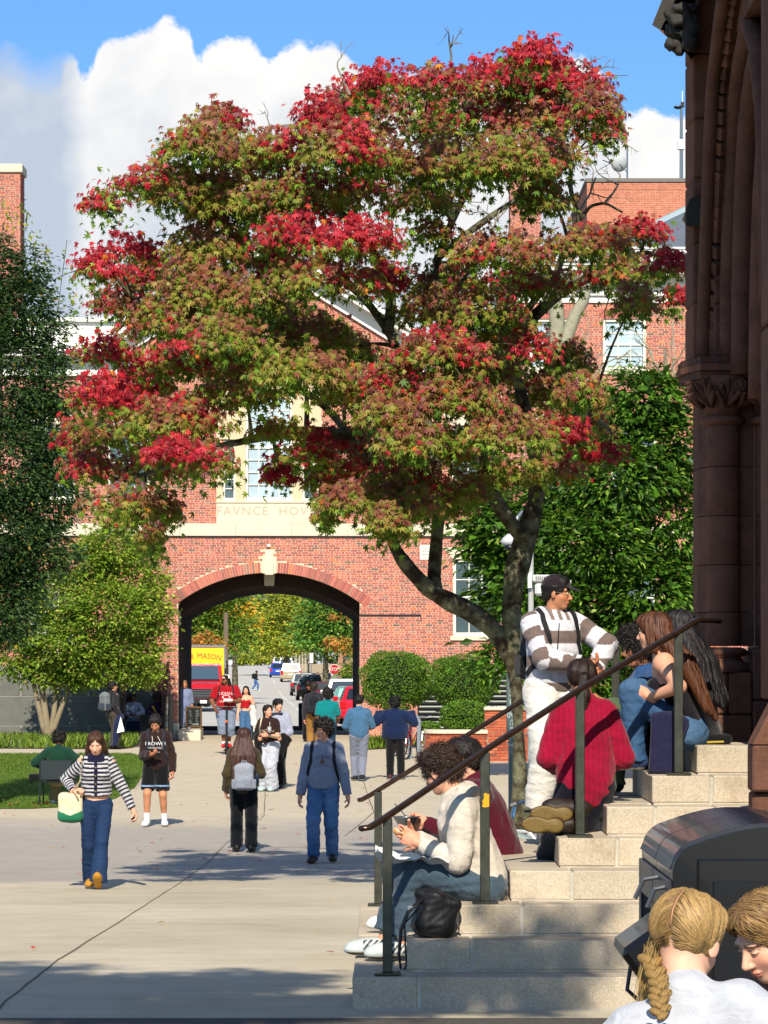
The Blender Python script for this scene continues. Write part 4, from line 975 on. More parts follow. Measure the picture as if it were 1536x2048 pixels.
# ================================================================ waste and recycling station
BX, BYd = .94, 10.1
BN = thing('waste_station', 'black double waste station with open hopper beside the steps', 'waste bin', (1.26, 10.7, 0))
M_bin = mat('satin_black_shell', '070708', .33, .5, coat=.25, bump=(45, .06, .002)); M_bin2 = mat('bin_side', '3a3c40', .35, .5, .3, var=(7, .15)); M_lid = mat('bin_lid', '20232c', .28, .6, coat=.3)
def shell(y0, y1, name):
    prof = []
    xa, xb = BX, BX+.66
    prof = [(xa, 0), (xa, 1.12)]+[(xa+.10*(1-math.cos(t)), 1.12+.10*math.sin(t)) for t in np.linspace(.12, 1.25, 12)]+[(xa+.072+(.33-.072)*i/9, 1.216+.075*math.sin(.25+1.32*i/9)/1.0-.0186) for i in range(1, 9)]
    right = [(2*xa+.66-x, z) for x, z in prof[::-1]]
    return prof+right
pr = shell(0, 0, '')
for i, (y0, y1) in enumerate(((10.1, 10.695), (10.705, 11.3))):
    t = MB().prism(pr, 'y', y0, y1).build('cabinet', M_bin, BN)
    # lid crown strips in a lighter plastic
    top_ = [p for p in pr if p[1] >= 1.13]
    up = [(x, z+.012) for x, z in top_]; dn = [(x, z) for x, z in top_[::-1]]
    up[0] = (up[0][0]-.008, up[0][1]-.012); up[-1] = (up[-1][0]+.008, up[-1][1]-.012)
    MB().prism(up+dn, 'y', y0+.004+(.05 if i == 0 else 0), y1-.004).build('lid', M_lid, BN, smooth=False)
    # side frame with opening
    f = MB(); xs0, xs1 = BX-.012, BX-.001
    for (a, b, c, e) in ((y0+.01, y0+.09, .0, 1.1), (y1-.09, y1-.01, .0, 1.1), (y0+.09, y1-.09, .98, 1.1), (y0+.09, y1-.09, .0, .62)): f.box((xs0, a, c+.001), (xs1, b, e-.001), bev=.003)
    f.build('side_frame', M_bin2, BN)
    MB().box((BX-.004, y0+.09, .62), (BX-.001, y1-.09, .98)).build('hopper_dark_plate', mat('pure_black', '020202', .9), BN)  # flat black plate painted as the dark inside of the opening
MB().box((BX+.08, 10.085, .55), (BX+.6, 10.1, 1.17), bev=.006).build('poster_frame', M_bin, BN)
MB().box((BX+.13, 10.075, .50), (BX+.6, 10.086, 1.10), bev=.004).build('poster_panel', mat('poster_grey', '17181a', .35), BN)
for z in (.955, .56):
    MB().lathe((BX+.125, 10.08, z), [(.006, 0), (.008, .004)], 8, axis=rotx(math.pi/2)).build('screw', M_steel, BN)
M_hnd = mat('dull_handle', '4a4e54', .5, .4, .4)
# open hopper drawer
V = MB().box((-.10, -.20, -.065), (.12, .20, .065), R=None, bev=.02)
Rr = roty(-.62)
hop = MB().box((-.085, 0, -.08), (.13, .44, .075), bev=.02); hop.xf(lambda v: (v-[.0, 0, 0])@Rr.T+[BX-.055, 10.16, .985-.035-.10])
ho = hop.build('hopper', M_bin, BN)
for yy in (10.155, 10.6): pass
for (a, b) in (((.0, 10.2), (0, 10.2)),):
    MB().tube([(BX-.09, 10.5, 1.01), (BX-.06, 10.5, 1.075), (BX-.0, 10.5, 1.085)], .009, 6).build('upper_handle', M_hnd, BN); MB().tube([(BX-.07, 10.25, 1.0), (BX-.045, 10.25, 1.06), (BX-.0, 10.25, 1.07)], .009, 6).build('upper_handle', M_hnd, BN)
    MB().tube([(BX-.10, 10.52, .80), (BX-.115, 10.52, .70), (BX-.04, 10.52, .63)], .008, 6).build('lower_handle', M_hnd, BN); MB().tube([(BX-.08, 10.25, .79), (BX-.095, 10.25, .69), (BX-.02, 10.25, .62)], .008, 6).build('lower_handle', M_hnd, BN)
# ================================================================ trees
def frames(t, n):
    t = t/np.linalg.norm(t, axis=1)[:, None]; n = n-(n*t).sum(1)[:, None]*t; n /= np.linalg.norm(n, axis=1)[:, None]+1e-9
    return np.stack([np.cross(t, n), t, n], 2)
VL_M, TL_M = leafshape()
VL_O = np.array([(0, -.5, 0), (.2, -.1, .06), (.17, .25, .03), (0, .52, -.06), (-.17, .25, .03), (-.2, -.1, .06), (0, .05, 0)]); TL_O = np.array([[6, 0, 1], [6, 1, 2], [6, 2, 3], [6, 3, 4], [6, 4, 5], [6, 5, 0]])
VL_Q = np.array([(0, -.5, 0), (.33, 0, .07), (0, .5, -.03), (-.33, 0, .07)]); TL_Q = np.array([[0, 1, 2], [0, 2, 3]])
def leaves(name, pos, R, size, cols, shape, parent, kind='stuff', m=None):
    V0, T0 = shape; n = len(pos)
    rv = np.random.RandomState(n % 1000); V0n = V0[None]*np.stack([rv.uniform(.7, 1.05, n), rv.uniform(.85, 1.1, n), rv.uniform(-.4, 2.6, n)], 1)[:, None, :]
    V = np.einsum('nij,nkj->nki', R, V0n)*size[:, None, None]+pos[:, None, :]
    T = (np.arange(n)[:, None, None]*len(V0)+T0[None]).reshape(-1, 3)
    o = mk(name, V.reshape(-1, 3), T, m or M_leaf, parent=parent, cols=np.repeat(cols, len(V0), 0))
    if kind: o['kind'] = kind
    return o
def pal(r, n, names, jit=.2):
    w_ = np.array([b for a, b in names], float); c = np.array([lin(a) for a, b in names])
    return c[r.choice(len(c), n, p=w_/w_.sum())]*r.uniform(1-jit, 1+jit, (n, 1))
def cloud(name, blobs, n, size, palette, parent, seed, shape=(VL_Q, TL_Q), clump=.35, per=30, up=.5, cut=None, ysq=1.0, outw=.7, thr=None):
    """leaves gathered in clumps over the surface of ellipsoids"""
    r = np.random.RandomState(seed); nc = n//per; bl = np.array([list(c)+list(q) for c, q in blobs]); wts = (bl[:, 3]*bl[:, 5]+bl[:, 3]*bl[:, 4]); wts = wts/wts.sum()
    b = bl[r.choice(len(bl), nc, p=wts)]; dr = r.normal(size=(nc, 3)); dr /= np.linalg.norm(dr, axis=1)[:, None]; rad = r.uniform(.55, 1.05, nc)**.6
    C = b[:, :3]+dr*b[:, 3:]*rad[:, None]
    i = np.repeat(np.arange(nc), per); N = len(i)
    cl = clump*r.uniform(.6, 1.4, nc)[i]; off = r.normal(size=(N, 3))*cl[:, None]*.5*np.array([1, 1, .55]); pos = C[i]+off
    ot = dr[i]+off/cl[:, None]*.7+r.normal(size=(N, 3))*.5; tdir = ot*[1, 1, .5]+np.array([0, 0, -.35]); nrm = ot*outw+np.array([0, -.3, up])+r.normal(size=(N, 3))*.45
    R = frames(tdir, nrm); cc = pal(r, N, palette); tone = r.uniform(.78, 1.22, nc)[i]; cc = cc*tone[:, None]
    if cut is not None: k_ = cut(pos); pos, R, cc = pos[k_], R[k_], cc[k_]
    return leaves(name, pos, R, size*r.uniform(.6, 1.3, len(pos)), cc, shape, parent)
def bz(p0, p1, p2, n=8): t = np.linspace(0, 1, n)[:, None]; return (1-t)**2*np.array(p0)+2*t*(1-t)*np.array(p1)+t*t*np.array(p2)
# ---- the red maple
MD = 31.0
MP = thing('maple_tree', 'large maple turning red and olive with a low forked trunk behind the stone steps', 'tree', P(1035, 1690, MD))
def MPt(px, py, dd=0): return P(px, py, MD+dd)
sM = F/MD
limbs = [
 ([(1040, 1700, 0), (1040, 1560, 0), (1037, 1460, 0), (1032, 1376, 0), (1026, 1291, 0), (1022, 1220, 0), (1030, 1150, 0), (1050, 1079, .05), (1073, 1000, .1), (1076, 930, .1), (1062, 860, .2), (1040, 780, .2), (1020, 700, .4), (1050, 620, .5), (1110, 560, .5)], [26, 15, 11, 12, 22, 20, 24, 23, 19, 17, 14, 12, 9, 7, 4]),
 ([(1022, 1320, 0), (1005, 1285, 0), (989, 1260, 0), (947, 1226, -.1), (890, 1199, -.2), (856, 1178, -.3), (816, 1136, -.35), (790, 1098, -.4), (781, 1065, -.4), (770, 1020, -.4), (745, 950, -.3), (700, 870, -.2), (640, 800, 0), (560, 760, 0), (470, 780, 0)], [14, 19, 20, 19, 18, 17, 14, 12, 11.5, 11, 10, 8, 7, 6, 4]),
 ([(868, 1190, -.2), (868, 1150, -.15), (873, 1080, -.1), (880, 1000, 0), (868, 900, .1), (845, 800, .2), (800, 710, .3), (775, 660, .3), (740, 610, .3), (690, 560, .3), (620, 510, .2), (540, 470, 0)], [17, 15, 13, 12, 11, 10, 9, 9, 8, 7, 5, 3]),
 ([(1048, 1075, 0), (1020, 1045, -.1), (985, 990, -.2), (960, 900, -.3), (950, 800, -.2), (900, 700, 0), (878, 600, .2), (872, 520, .3), (905, 440, .3), (940, 370, .3), (980, 290, .3), (1020, 210, .3), (1060, 130, .3)], [17, 16, 14, 12, 11, 10, 9, 8, 7, 6, 5, 4, 2]),
 ([(775, 665, .3), (785, 600, .4), (760, 520, .4), (700, 440, .4), (640, 390, .4), (560, 340, .4), (470, 300, .3), (400, 290, .3)], [13, 11, 9, 8, 7, 6, 4, 3]),
 ([(905, 440, .3), (880, 360, .4), (850, 290, .4), (800, 220, .4), (740, 190, .4)], [8, 7, 6, 4, 3]),
 ([(700, 870, -.2), (600, 860, -.2), (500, 880, -.2), (400, 900, -.2), (300, 950, -.2), (220, 960, -.2)], [11, 10, 8, 6, 5, 3]),
 ([(560, 760, 0), (460, 700, .1), (360, 660, .1), (270, 600, .1), (220, 540, .1)], [9, 8, 6, 4, 3]),
 ([(620, 510, .2), (500, 440, .3), (400, 400, .3), (300, 380, .3), (220, 395, .3)], [7, 6, 5, 4, 3]),
 ([(1062, 860, .2), (1120, 820, .1), (1180, 830, 0), (1220, 860, 0)], [12, 9, 6, 4]),
 ([(1020, 700, .4), (1060, 640, .4), (1120, 585, .4), (1200, 545, .3), (1290, 500, .2), (1340, 520, .2)], [13, 12, 10, 8, 5, 3]),
 ([(872, 520, .3), (930, 470, .5), (1000, 420, .5), (1060, 380, .5), (1130, 330, .5)], [8, 7, 6, 4, 3]),
 ([(1110, 560, .5), (1128, 500, .5), (1160, 440, .5), (1140, 380, .5), (1142, 330, .5)], [7, 7, 6, 5, 4]),
 ([(1160, 440, .5), (1180, 412, .5), (1210, 405, .5), (1245, 425, .5)], [4, 3.5, 3, 2]),
]
skel = []
for li, (pts, rr) in enumerate(limbs):
    p3 = np.array([MPt(a, b, c) for a, b, c in pts]); t = np.arange(len(p3)); n_ = len(p3)*4; tt = np.linspace(0, len(p3)-1, n_)
    q = np.stack([np.interp(tt, t, p3[:, i]) for i in range(3)], 1); q[1:-1] = (q[:-2]+q[1:-1]*2+q[2:])/4; q[1:-1] = (q[:-2]+q[1:-1]*2+q[2:])/4
    r_ = np.interp(tt, t, rr)/sM*(1+.06*np.sin(tt*2.1+li)+.04*np.sin(tt*5.3))
    MB().tube(q, r_, 14 if li < 4 else 8).build('trunk' if li == 0 else 'limb', M_bark, MP, smooth=True)
    skel += list(zip(q[4:], r_[4:]))
pads = [(1070, 110, 62, 42, .95), (1000, 160, 115, 48, .9), (1130, 165, 95, 46, .95), (880, 165, 85, 36, .9), (780, 158, 85, 38, .85), (1190, 215, 60, 50, .7), (1212, 262, 44, 42, .4), (720, 200, 90, 48, .85), (640, 238, 62, 60, .85), (950, 230, 130, 55, .5), (1080, 240, 110, 60, .55), (830, 250, 110, 60, .55), (700, 300, 100, 60, .35), (555, 300, 80, 45, .4), (440, 238, 62, 38, .55), (400, 290, 85, 55, .3), (500, 310, 75, 48, .4), (300, 360, 105, 42, .45), (205, 405, 48, 30, .65), (380, 380, 95, 55, .2), (480, 400, 110, 65, .1), (620, 390, 110, 58, .2), (722, 372, 58, 30, 1.0), (900, 330, 120, 60, .2), (1020, 320, 90, 60, .15), (1100, 310, 70, 50, .1), (1085, 395, 58, 50, 0), (840, 400, 90, 48, .1), (760, 320, 80, 40, .2),
 (240, 498, 88, 42, .95), (190, 535, 48, 38, 1), (290, 550, 60, 50, .6), (235, 605, 60, 45, .6), (430, 490, 100, 75, 0), (420, 590, 110, 75, .15), (330, 640, 85, 58, .35), (380, 560, 80, 50, .35), (600, 470, 100, 52, .95), (556, 530, 52, 60, 1), (720, 478, 90, 46, .5), (650, 560, 115, 55, .2), (770, 560, 70, 48, .2), (560, 640, 100, 55, 0), (450, 680, 100, 55, .3), (350, 720, 90, 55, .45), (205, 790, 68, 50, .95), (280, 760, 75, 55, .6), (155, 865, 44, 45, .85), (240, 860, 85, 55, .35), (350, 840, 105, 55, .3), (480, 780, 95, 60, 0), (600, 740, 95, 55, .1), (650, 670, 70, 50, .05), (365, 905, 78, 36, 1), (300, 930, 105, 50, .4), (180, 930, 55, 45, .6), (240, 1000, 72, 45, .5), (420, 925, 60, 42, .2), (325, 1020, 48, 45, 0), (305, 1070, 32, 28, 0), (250, 1030, 50, 40, .3), (210, 700, 60, 45, .5),
 (1000, 505, 105, 46, .4), (900, 560, 85, 46, .3), (1060, 565, 100, 46, .3), (1180, 488, 95, 44, .55), (1275, 462, 68, 36, .9), (1335, 530, 44, 36, .75), (1240, 545, 85, 46, .3), (1270, 605, 50, 45, .3), (1352, 592, 24, 30, .9), (960, 620, 95, 55, .1), (860, 620, 75, 55, .15), (1030, 660, 60, 48, .3), (880, 705, 105, 52, .6), (800, 765, 85, 48, .6), (960, 740, 85, 55, .35), (900, 800, 115, 52, .45), (780, 830, 68, 46, .3), (1060, 700, 58, 46, .7), (1140, 720, 50, 50, .05), (1090, 780, 75, 52, .1), (1165, 790, 55, 45, .05), (1000, 870, 105, 52, .25), (1110, 862, 85, 50, .45), (1195, 850, 55, 45, .6), (1205, 905, 48, 36, .95), (1100, 940, 75, 36, .1), (900, 900, 95, 52, .25), (700, 880, 85, 46, .45), (620, 900, 55, 52, .55), (558, 942, 40, 44, .95), (660, 960, 55, 52, .3), (740, 930, 75, 52, .2), (820, 960, 85, 52, .05), (650, 1025, 26, 36, .2), (772, 1040, 44, 40, 0), (880, 1010, 62, 42, 0), (820, 880, 70, 50, .1), (690, 1000, 50, 40, .05), (760, 990, 60, 45, .0), (830, 1010, 60, 40, 0), (790, 1060, 40, 25, 0), (930, 980, 60, 45, 0), (1000, 950, 60, 40, .05), (590, 700, 80, 60, 0), (520, 720, 80, 60, 0), (500, 600, 70, 50, 0), (300, 1090, 28, 24, 0), (700, 780, 60, 50, 0), (700, 700, 60, 45, .05), (870, 470, 60, 35, .1), (560, 860, 60, 30, 0), (960, 680, 60, 40, .1)]
r = np.random.RandomState(21); PO_, R_l, Cl, Sz = [], [], [], []
RED = [('b8202f', 4), ('a01d2b', 3), ('c83848', 2), ('8f2a34', 2.5), ('c44030', .8)]; BRN = [('92523f', 4), ('8a6238', 3), ('9a664a', 2.5), ('7d4444', 2), ('937a3c', 2.2)]
OLV = [('8a8a32', 4), ('9a9440', 3), ('7a8c2a', 4), ('94743c', 1.5)]; GRN = [('64881f', 4), ('52761a', 4), ('7ca02c', 3), ('42621c', 1.5), ('96b43c', 1.5)]; ORG = [('cf6a22', 1), ('d08a2a', 1)]
pad3 = []
for i, (px, py, rx, ry, rd) in enumerate(pads):
    dd = r.uniform(-2.9, 1.0); dd -= .4*(rd > .6); dd = dd*(1-.3*abs(px-740)/640)
    c = MPt(px, py, dd); Rx, Rz, Ry = rx/sM, ry/sM, rx/sM*.85
    pad3.append((c, rx))
    n_ = int(rx*ry/5.1)
    v = r.normal(size=(n_, 3)); v /= np.linalg.norm(v, axis=1)[:, None]; v[:, 2] = np.where(v[:, 2] < -.25, -v[:, 2]*r.uniform(-1.1, .9, n_), v[:, 2]); v *= r.uniform(.25, 1, (n_, 1))**.45
    # sprays: pull points on to a few drooping twigs
    lump = 1+.22*np.sin(5*np.arctan2(v[:, 1], v[:, 0])+r.rand()*6)+.12*np.sin(11*np.arctan2(v[:, 2], v[:, 0])+r.rand()*6)
    pos = c+v*lump[:, None]*np.array([Rx, Ry, Rz]); pos[:, 2] -= .16*(v[:, 0]**2+v[:, 1]**2)*Rz*2
    t = v*[1, 1, 0]+np.array([0, -.15, -1.1])+r.normal(size=(n_, 3))*.45; nn = v*[1.0, .6, .5]+np.array([0, -.85, .75])+r.normal(size=(n_, 3))*.4
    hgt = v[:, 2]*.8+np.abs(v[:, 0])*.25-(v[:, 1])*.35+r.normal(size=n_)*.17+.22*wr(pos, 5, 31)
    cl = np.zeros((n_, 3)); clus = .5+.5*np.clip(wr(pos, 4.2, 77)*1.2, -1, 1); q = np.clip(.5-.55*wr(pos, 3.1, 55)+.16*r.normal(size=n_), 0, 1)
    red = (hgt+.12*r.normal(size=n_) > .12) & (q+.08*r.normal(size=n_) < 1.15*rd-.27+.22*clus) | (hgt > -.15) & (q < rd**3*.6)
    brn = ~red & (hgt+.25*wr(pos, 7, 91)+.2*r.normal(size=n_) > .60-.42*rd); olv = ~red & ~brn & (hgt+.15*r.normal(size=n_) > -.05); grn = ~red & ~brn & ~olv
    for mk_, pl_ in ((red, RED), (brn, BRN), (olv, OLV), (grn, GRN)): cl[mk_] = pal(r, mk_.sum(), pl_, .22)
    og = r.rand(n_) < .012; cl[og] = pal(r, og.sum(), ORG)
    kp = wr(pos, 3.4, 44)+.25*r.normal(size=n_) > -.62
    pos, t, nn, cl = pos[kp], t[kp], nn[kp], cl[kp]; n_ = len(pos)
    PO_.append(pos); R_l.append(frames(t, nn)); Cl.append(cl); Sz.append(r.uniform(.068, .132, n_))
# extra shaded inner leaves
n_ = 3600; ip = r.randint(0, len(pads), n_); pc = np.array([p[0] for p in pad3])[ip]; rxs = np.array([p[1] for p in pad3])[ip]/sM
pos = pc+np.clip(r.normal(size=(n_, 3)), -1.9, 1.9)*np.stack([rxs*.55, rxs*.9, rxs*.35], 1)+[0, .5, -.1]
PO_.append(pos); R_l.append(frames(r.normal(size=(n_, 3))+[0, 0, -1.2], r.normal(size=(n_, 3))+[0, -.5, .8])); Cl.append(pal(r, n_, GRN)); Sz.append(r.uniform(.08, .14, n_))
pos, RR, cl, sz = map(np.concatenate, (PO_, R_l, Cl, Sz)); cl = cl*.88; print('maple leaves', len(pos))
order = np.argsort(pos[:, 1]-sz*8); big = order[:300]; rest = order[300:]
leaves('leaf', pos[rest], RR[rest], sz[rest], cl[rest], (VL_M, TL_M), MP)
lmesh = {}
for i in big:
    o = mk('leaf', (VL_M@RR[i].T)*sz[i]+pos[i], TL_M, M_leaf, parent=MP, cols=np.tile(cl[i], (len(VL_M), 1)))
SP = np.array([s_[0] for s_ in skel]); SR = np.array([s_[1] for s_ in skel]); tw = MB()
for c, rx in pad3:
    dd = np.linalg.norm((SP-c)*[1, .6, 1], axis=1)+(SP[:, 2] > c[2])*.25; j = int(np.argmin(dd)); a = SP[j]; L = np.linalg.norm(c-a)
    if L < .02: continue
    m_ = (a+c)/2+np.array([r.uniform(-.1, .1), r.uniform(-.1, .1), .12*L]); r0 = min(SR[j]*.6, .012+.02*L)
    main = bz(a, m_, c, 7); tw.tube(main, np.linspace(r0, .007, 7), 5, cap=False)
    for q in range(4):
        k_ = r.randint(3, 7); e = main[k_]+r.normal(size=3)*[rx/sM*.6, .3, rx/sM*.25]+[0, 0, -.03]; tw.tube(bz(main[k_], (main[k_]+e)/2+[0, 0, .05], e, 4), np.linspace(.007, .003, 4), 4, cap=False)
tw.build('twigs', M_bark, MP)['kind'] = 'stuff'
# ---- bare twigs reaching out of the crown
def twigtree(t, base, dirv, L, r0, depth, mb, rr, spread=.55, kinks=3):
    p = np.array(base, float); dv_ = norm(dirv); pts = [p.copy()]
    for i in range(kinks): dv_ = norm(dv_+rr.normal(size=3)*.22); p = p+dv_*L/kinks; pts.append(p.copy())
    mb.tube(pts, np.linspace(r0, r0*.6, len(pts)), 5 if r0 > .01 else 4, cap=False)
    if depth > 0:
        for i in range(rr.randint(2, 4)):
            q = pts[rr.randint(1, len(pts))]; twigtree(t, q, dv_+rr.normal(size=3)*spread, L*rr.uniform(.5, .8), r0*.55, depth-1, mb, rr, spread, kinks)
rr = np.random.RandomState(5); mb = MB()
for (px, py, dx, dz, L) in ((1140, 440, .9, .5, .5), (1210, 405, .5, .8, .35), (1100, 200, .5, .9, .5), (1150, 170, .6, .9, .3), (700, 190, -.6, .8, .35), (590, 250, -.7, .3, .35), (640, 600, -1, 0, .4), (980, 480, .4, 1, .35), (1160, 300, .8, .2, .35), (480, 350, -.3, .9, .3), (900, 130, .1, 1, .25), (1180, 530, .3, -.9, .4)): twigtree(None, MPt(px, py, -.2), (dx, 0, dz), L, .014, 3, mb, rr)
mb.build('bare_twigs', mat('grey_bark', '807a6c', .9), MP)['kind'] = 'stuff'
# ---- broad leaved evergreen (magnolia) behind, right
def tree(name, label, base, blobs, n, size, palette, seed, trunkpts=None, tr=.15, cat='tree', bark=None, inner=0, **k):
    t = thing(name, label, cat, base)
    if trunkpts:
        for i, pts in enumerate(trunkpts):
            pts = np.array(pts, float); nn_ = max(8, len(pts)*3); tt = np.linspace(0, len(pts)-1, nn_); q = np.stack([np.interp(tt, range(len(pts)), pts[:, j]) for j in range(3)], 1); q[1:-1] = (q[:-2]+2*q[1:-1]+q[2:])/4
            MB().tube(q, np.linspace(tr, tr*.35, nn_)*(1 if i == 0 else .7), 10).build('trunk' if i == 0 else 'limb', bark or M_bark, t, smooth=True)
    cloud('crown', blobs, n, size, palette, t, seed, **k)
    if inner: cloud('inner_foliage', [(c_, tuple(np.array(q_)*.72)) for c_, q_ in blobs], inner, size*1.9, [(a, b) for a, b in palette[:3]], t, seed+1, shape=(VL_Q, TL_Q), clump=k.get('clump', .35)*1.3, per=12)
    return t
d = 62; s_ = F/d
def bl(px, py, rx, ry, dd=0, dr=None, d=62): s_ = F/d; return (P(px, py, d+dd), (rx/s_, (dr or rx/s_*.9), ry/s_))
MG = [('3e6216', 4), ('4e781c', 4), ('2c4c10', 3.5), ('6a8a2a', 2), ('8aa43c', .8)]
tree('magnolia_tree', 'broad leaved green magnolia between the brick hall and the brownstone porch', (P(1150, 1560, 62)[0], 62, gz(62)),
     [bl(1290, 800, 90, 70), bl(1190, 870, 90, 70, .5), bl(1340, 900, 90, 90), bl(1240, 960, 120, 80, -.5), bl(1080, 1010, 90, 50, .2), bl(1010, 1060, 90, 50, -.2), bl(1340, 1050, 100, 90), bl(1180, 1090, 130, 80, -.6), bl(1030, 1130, 80, 55, 0), bl(1100, 1180, 110, 60, -.5), bl(1290, 1190, 120, 90, -.3), bl(1000, 1200, 60, 50), bl(1380, 1200, 60, 90), bl(1060, 1270, 80, 60), bl(1200, 1290, 110, 70), bl(1340, 1310, 90, 80), bl(960, 1100, 45, 30), bl(975, 1010, 40, 25), bl(985, 1330, 40, 45), bl(1150, 1370, 110, 60), bl(1300, 1420, 90, 60), bl(1390, 1400, 60, 70)],
     40000, .155, MG, 31, [[(P(1150, 1560, 62)[0], 62, gz(62)), P(1160, 1400, 62), P(1170, 1200, 62), P(1200, 1000, 62)]], .16, shape=(VL_O, TL_O), clump=.34, per=11, up=.9, outw=.9, inner=6500)
# ---- pale barked tree with bare limbs, in front of the hall's upper right window
t = thing('bare_tree', 'pale barked nearly bare tree in front of the brick hall upper windows', 'tree', (P(1120, 1560, 75)[0], 75, gz(75)))
mb = MB(); rr = np.random.RandomState(8)
q = lambda px, py: P(px, py, 75)
mb.tube(np.array([q(1128, 1560), q(1125, 1200), q(1118, 800), q(1112, 690), q(1114, 640), q(1108, 560)]), [.3, .26, .22, .19, .19, .12], 12).tube(np.array([q(1120, 720), q(1132, 680), q(1150, 630), q(1168, 600), q(1180, 560)]), [.17, .16, .15, .13, .08], 12)
mb.build('trunk', mat('pale_bark', '8f8d78', .9, bump=(40, .3, .01), var=(9, .18)), t, smooth=True)
mb = MB()
for (px, py, dx, dz, L) in ((1352, 800, 0, 1, 1.3), (1352, 790, -.4, 1, 1.2), (1372, 800, .2, 1, 1.2), (1180, 780, -.1, 1, 1.0), (1165, 790, .3, 1, 1.0), (1230, 780, .4, 1, .6), (1340, 760, -.6, .9, .9)): twigtree(None, q(px, py), (dx, 0, dz), L, .035, 4, mb, rr, .5)
mb.build('bare_twigs', mat('pale_bark', ''), t)['kind'] = 'stuff'
# ---- left trees
DK = [('35502a', 5), ('415e2c', 4), ('263a1c', 4), ('4a6430', 2), ('55703c', 1), ('b08a20', .12)]
b55 = lambda px, py, rx, ry, dd=0: bl(px, py, rx, ry, dd, d=52)
tree('dark_tree', 'dense dark green tree filling the left edge above the lawn', (P(10, 1560, 52)[0], 52, gz(52)),
     [b55(-20, 560, 60, 110), b55(40, 620, 70, 80), b55(-10, 760, 110, 120), b55(90, 760, 55, 90), b55(100, 870, 60, 80), b55(0, 930, 130, 100), b55(95, 1000, 75, 70), b55(-20, 1080, 130, 90), b55(80, 1110, 70, 60), b55(-30, 1220, 110, 80), b55(20, 1170, 60, 70), b55(110, 690, 30, 60), b55(60, 540, 40, 50)],
     60000, .085, DK, 41, [[(P(-30, 1560, 52)[0], 52, gz(52)), P(-30, 1300, 52), P(-10, 900, 52), P(0, 600, 52)]], .2, shape=(VL_O, TL_O), clump=.26, per=20, inner=2600)
t = thing('climbing_vine', 'thin yellow green vine sprays above the dark tree against the sky', 'vine', P(130, 700, 52)); rr = np.random.RandomState(3); ps = []
for (a, b, c_, e) in ((95, 760, 135, 480), (120, 700, 160, 610), (60, 560, 80, 460), (30, 470, 45, 400), (140, 640, 150, 560), (15, 450, 8, 400), (90, 540, 95, 490), (60, 480, 50, 420)):
    for q_ in np.linspace(0, 1, 26): ps.append(P(a+(c_-a)*q_+rr.normal()*5, b+(e-b)*q_+rr.normal()*5, 52))
ps = np.array(ps); n_ = len(ps)
leaves('leaf_sprays', ps, frames(rr.normal(size=(n_, 3))+[0, 0, -.5], rr.normal(size=(n_, 3))+[0, -1, .6]), rr.uniform(.06, .12, n_), pal(rr, n_, [('7d8f30', 3), ('a8a838', 2), ('c09a20', 1), ('56702a', 3)]), (VL_O, TL_O), t)
MB().tube(np.array([P(95, 760, 52), P(118, 600, 52), P(134, 480, 52)]), .006, 4).build('stem', M_bark, t)
DW = [('6a8822', 4), ('84a030', 4), ('56761e', 3), ('a0ac44', 2), ('8a8448', 1.5), ('b0b050', .6)]
b82 = lambda px, py, rx, ry, dd=0: bl(px, py, rx, ry, dd, d=85.3)
q = lambda px, py, dd=0: P(px, py, 85.3+dd)
tree('dogwood_tree', 'yellow green small leaved tree in front of the brick hall left of the archway', (q(95, 1480)[0], 85.3, gz(85.3)),
     [b82(225, 1100, 75, 45), b82(170, 1130, 70, 50), b82(270, 1160, 65, 50), b82(120, 1200, 90, 55), b82(220, 1220, 110, 60, -.4), b82(300, 1230, 45, 50), b82(60, 1260, 60, 50), b82(140, 1290, 90, 50, -.3), b82(250, 1300, 80, 45), b82(40, 1320, 50, 40), b82(180, 1340, 80, 35), b82(285, 1345, 45, 30), b82(120, 1350, 60, 30)],
     38000, .105, DW, 51, [[(q(98, 1480)[0], 85.3, gz(85.3)), q(92, 1440), q(85, 1380), q(60, 1300), q(50, 1230)], [q(100, 1475), q(112, 1400), q(105, 1330), q(120, 1220)], [q(90, 1470), q(74, 1400), q(62, 1340), q(45, 1300)], [q(103, 1470), q(125, 1410), q(140, 1370), q(160, 1280)]], .125, shape=(VL_Q, TL_Q), clump=.32, per=26, inner=4200, bark=mat('pale_dogwood_bark', '857860', .9, bump=(30, .3, .01), var=(6, .2)))
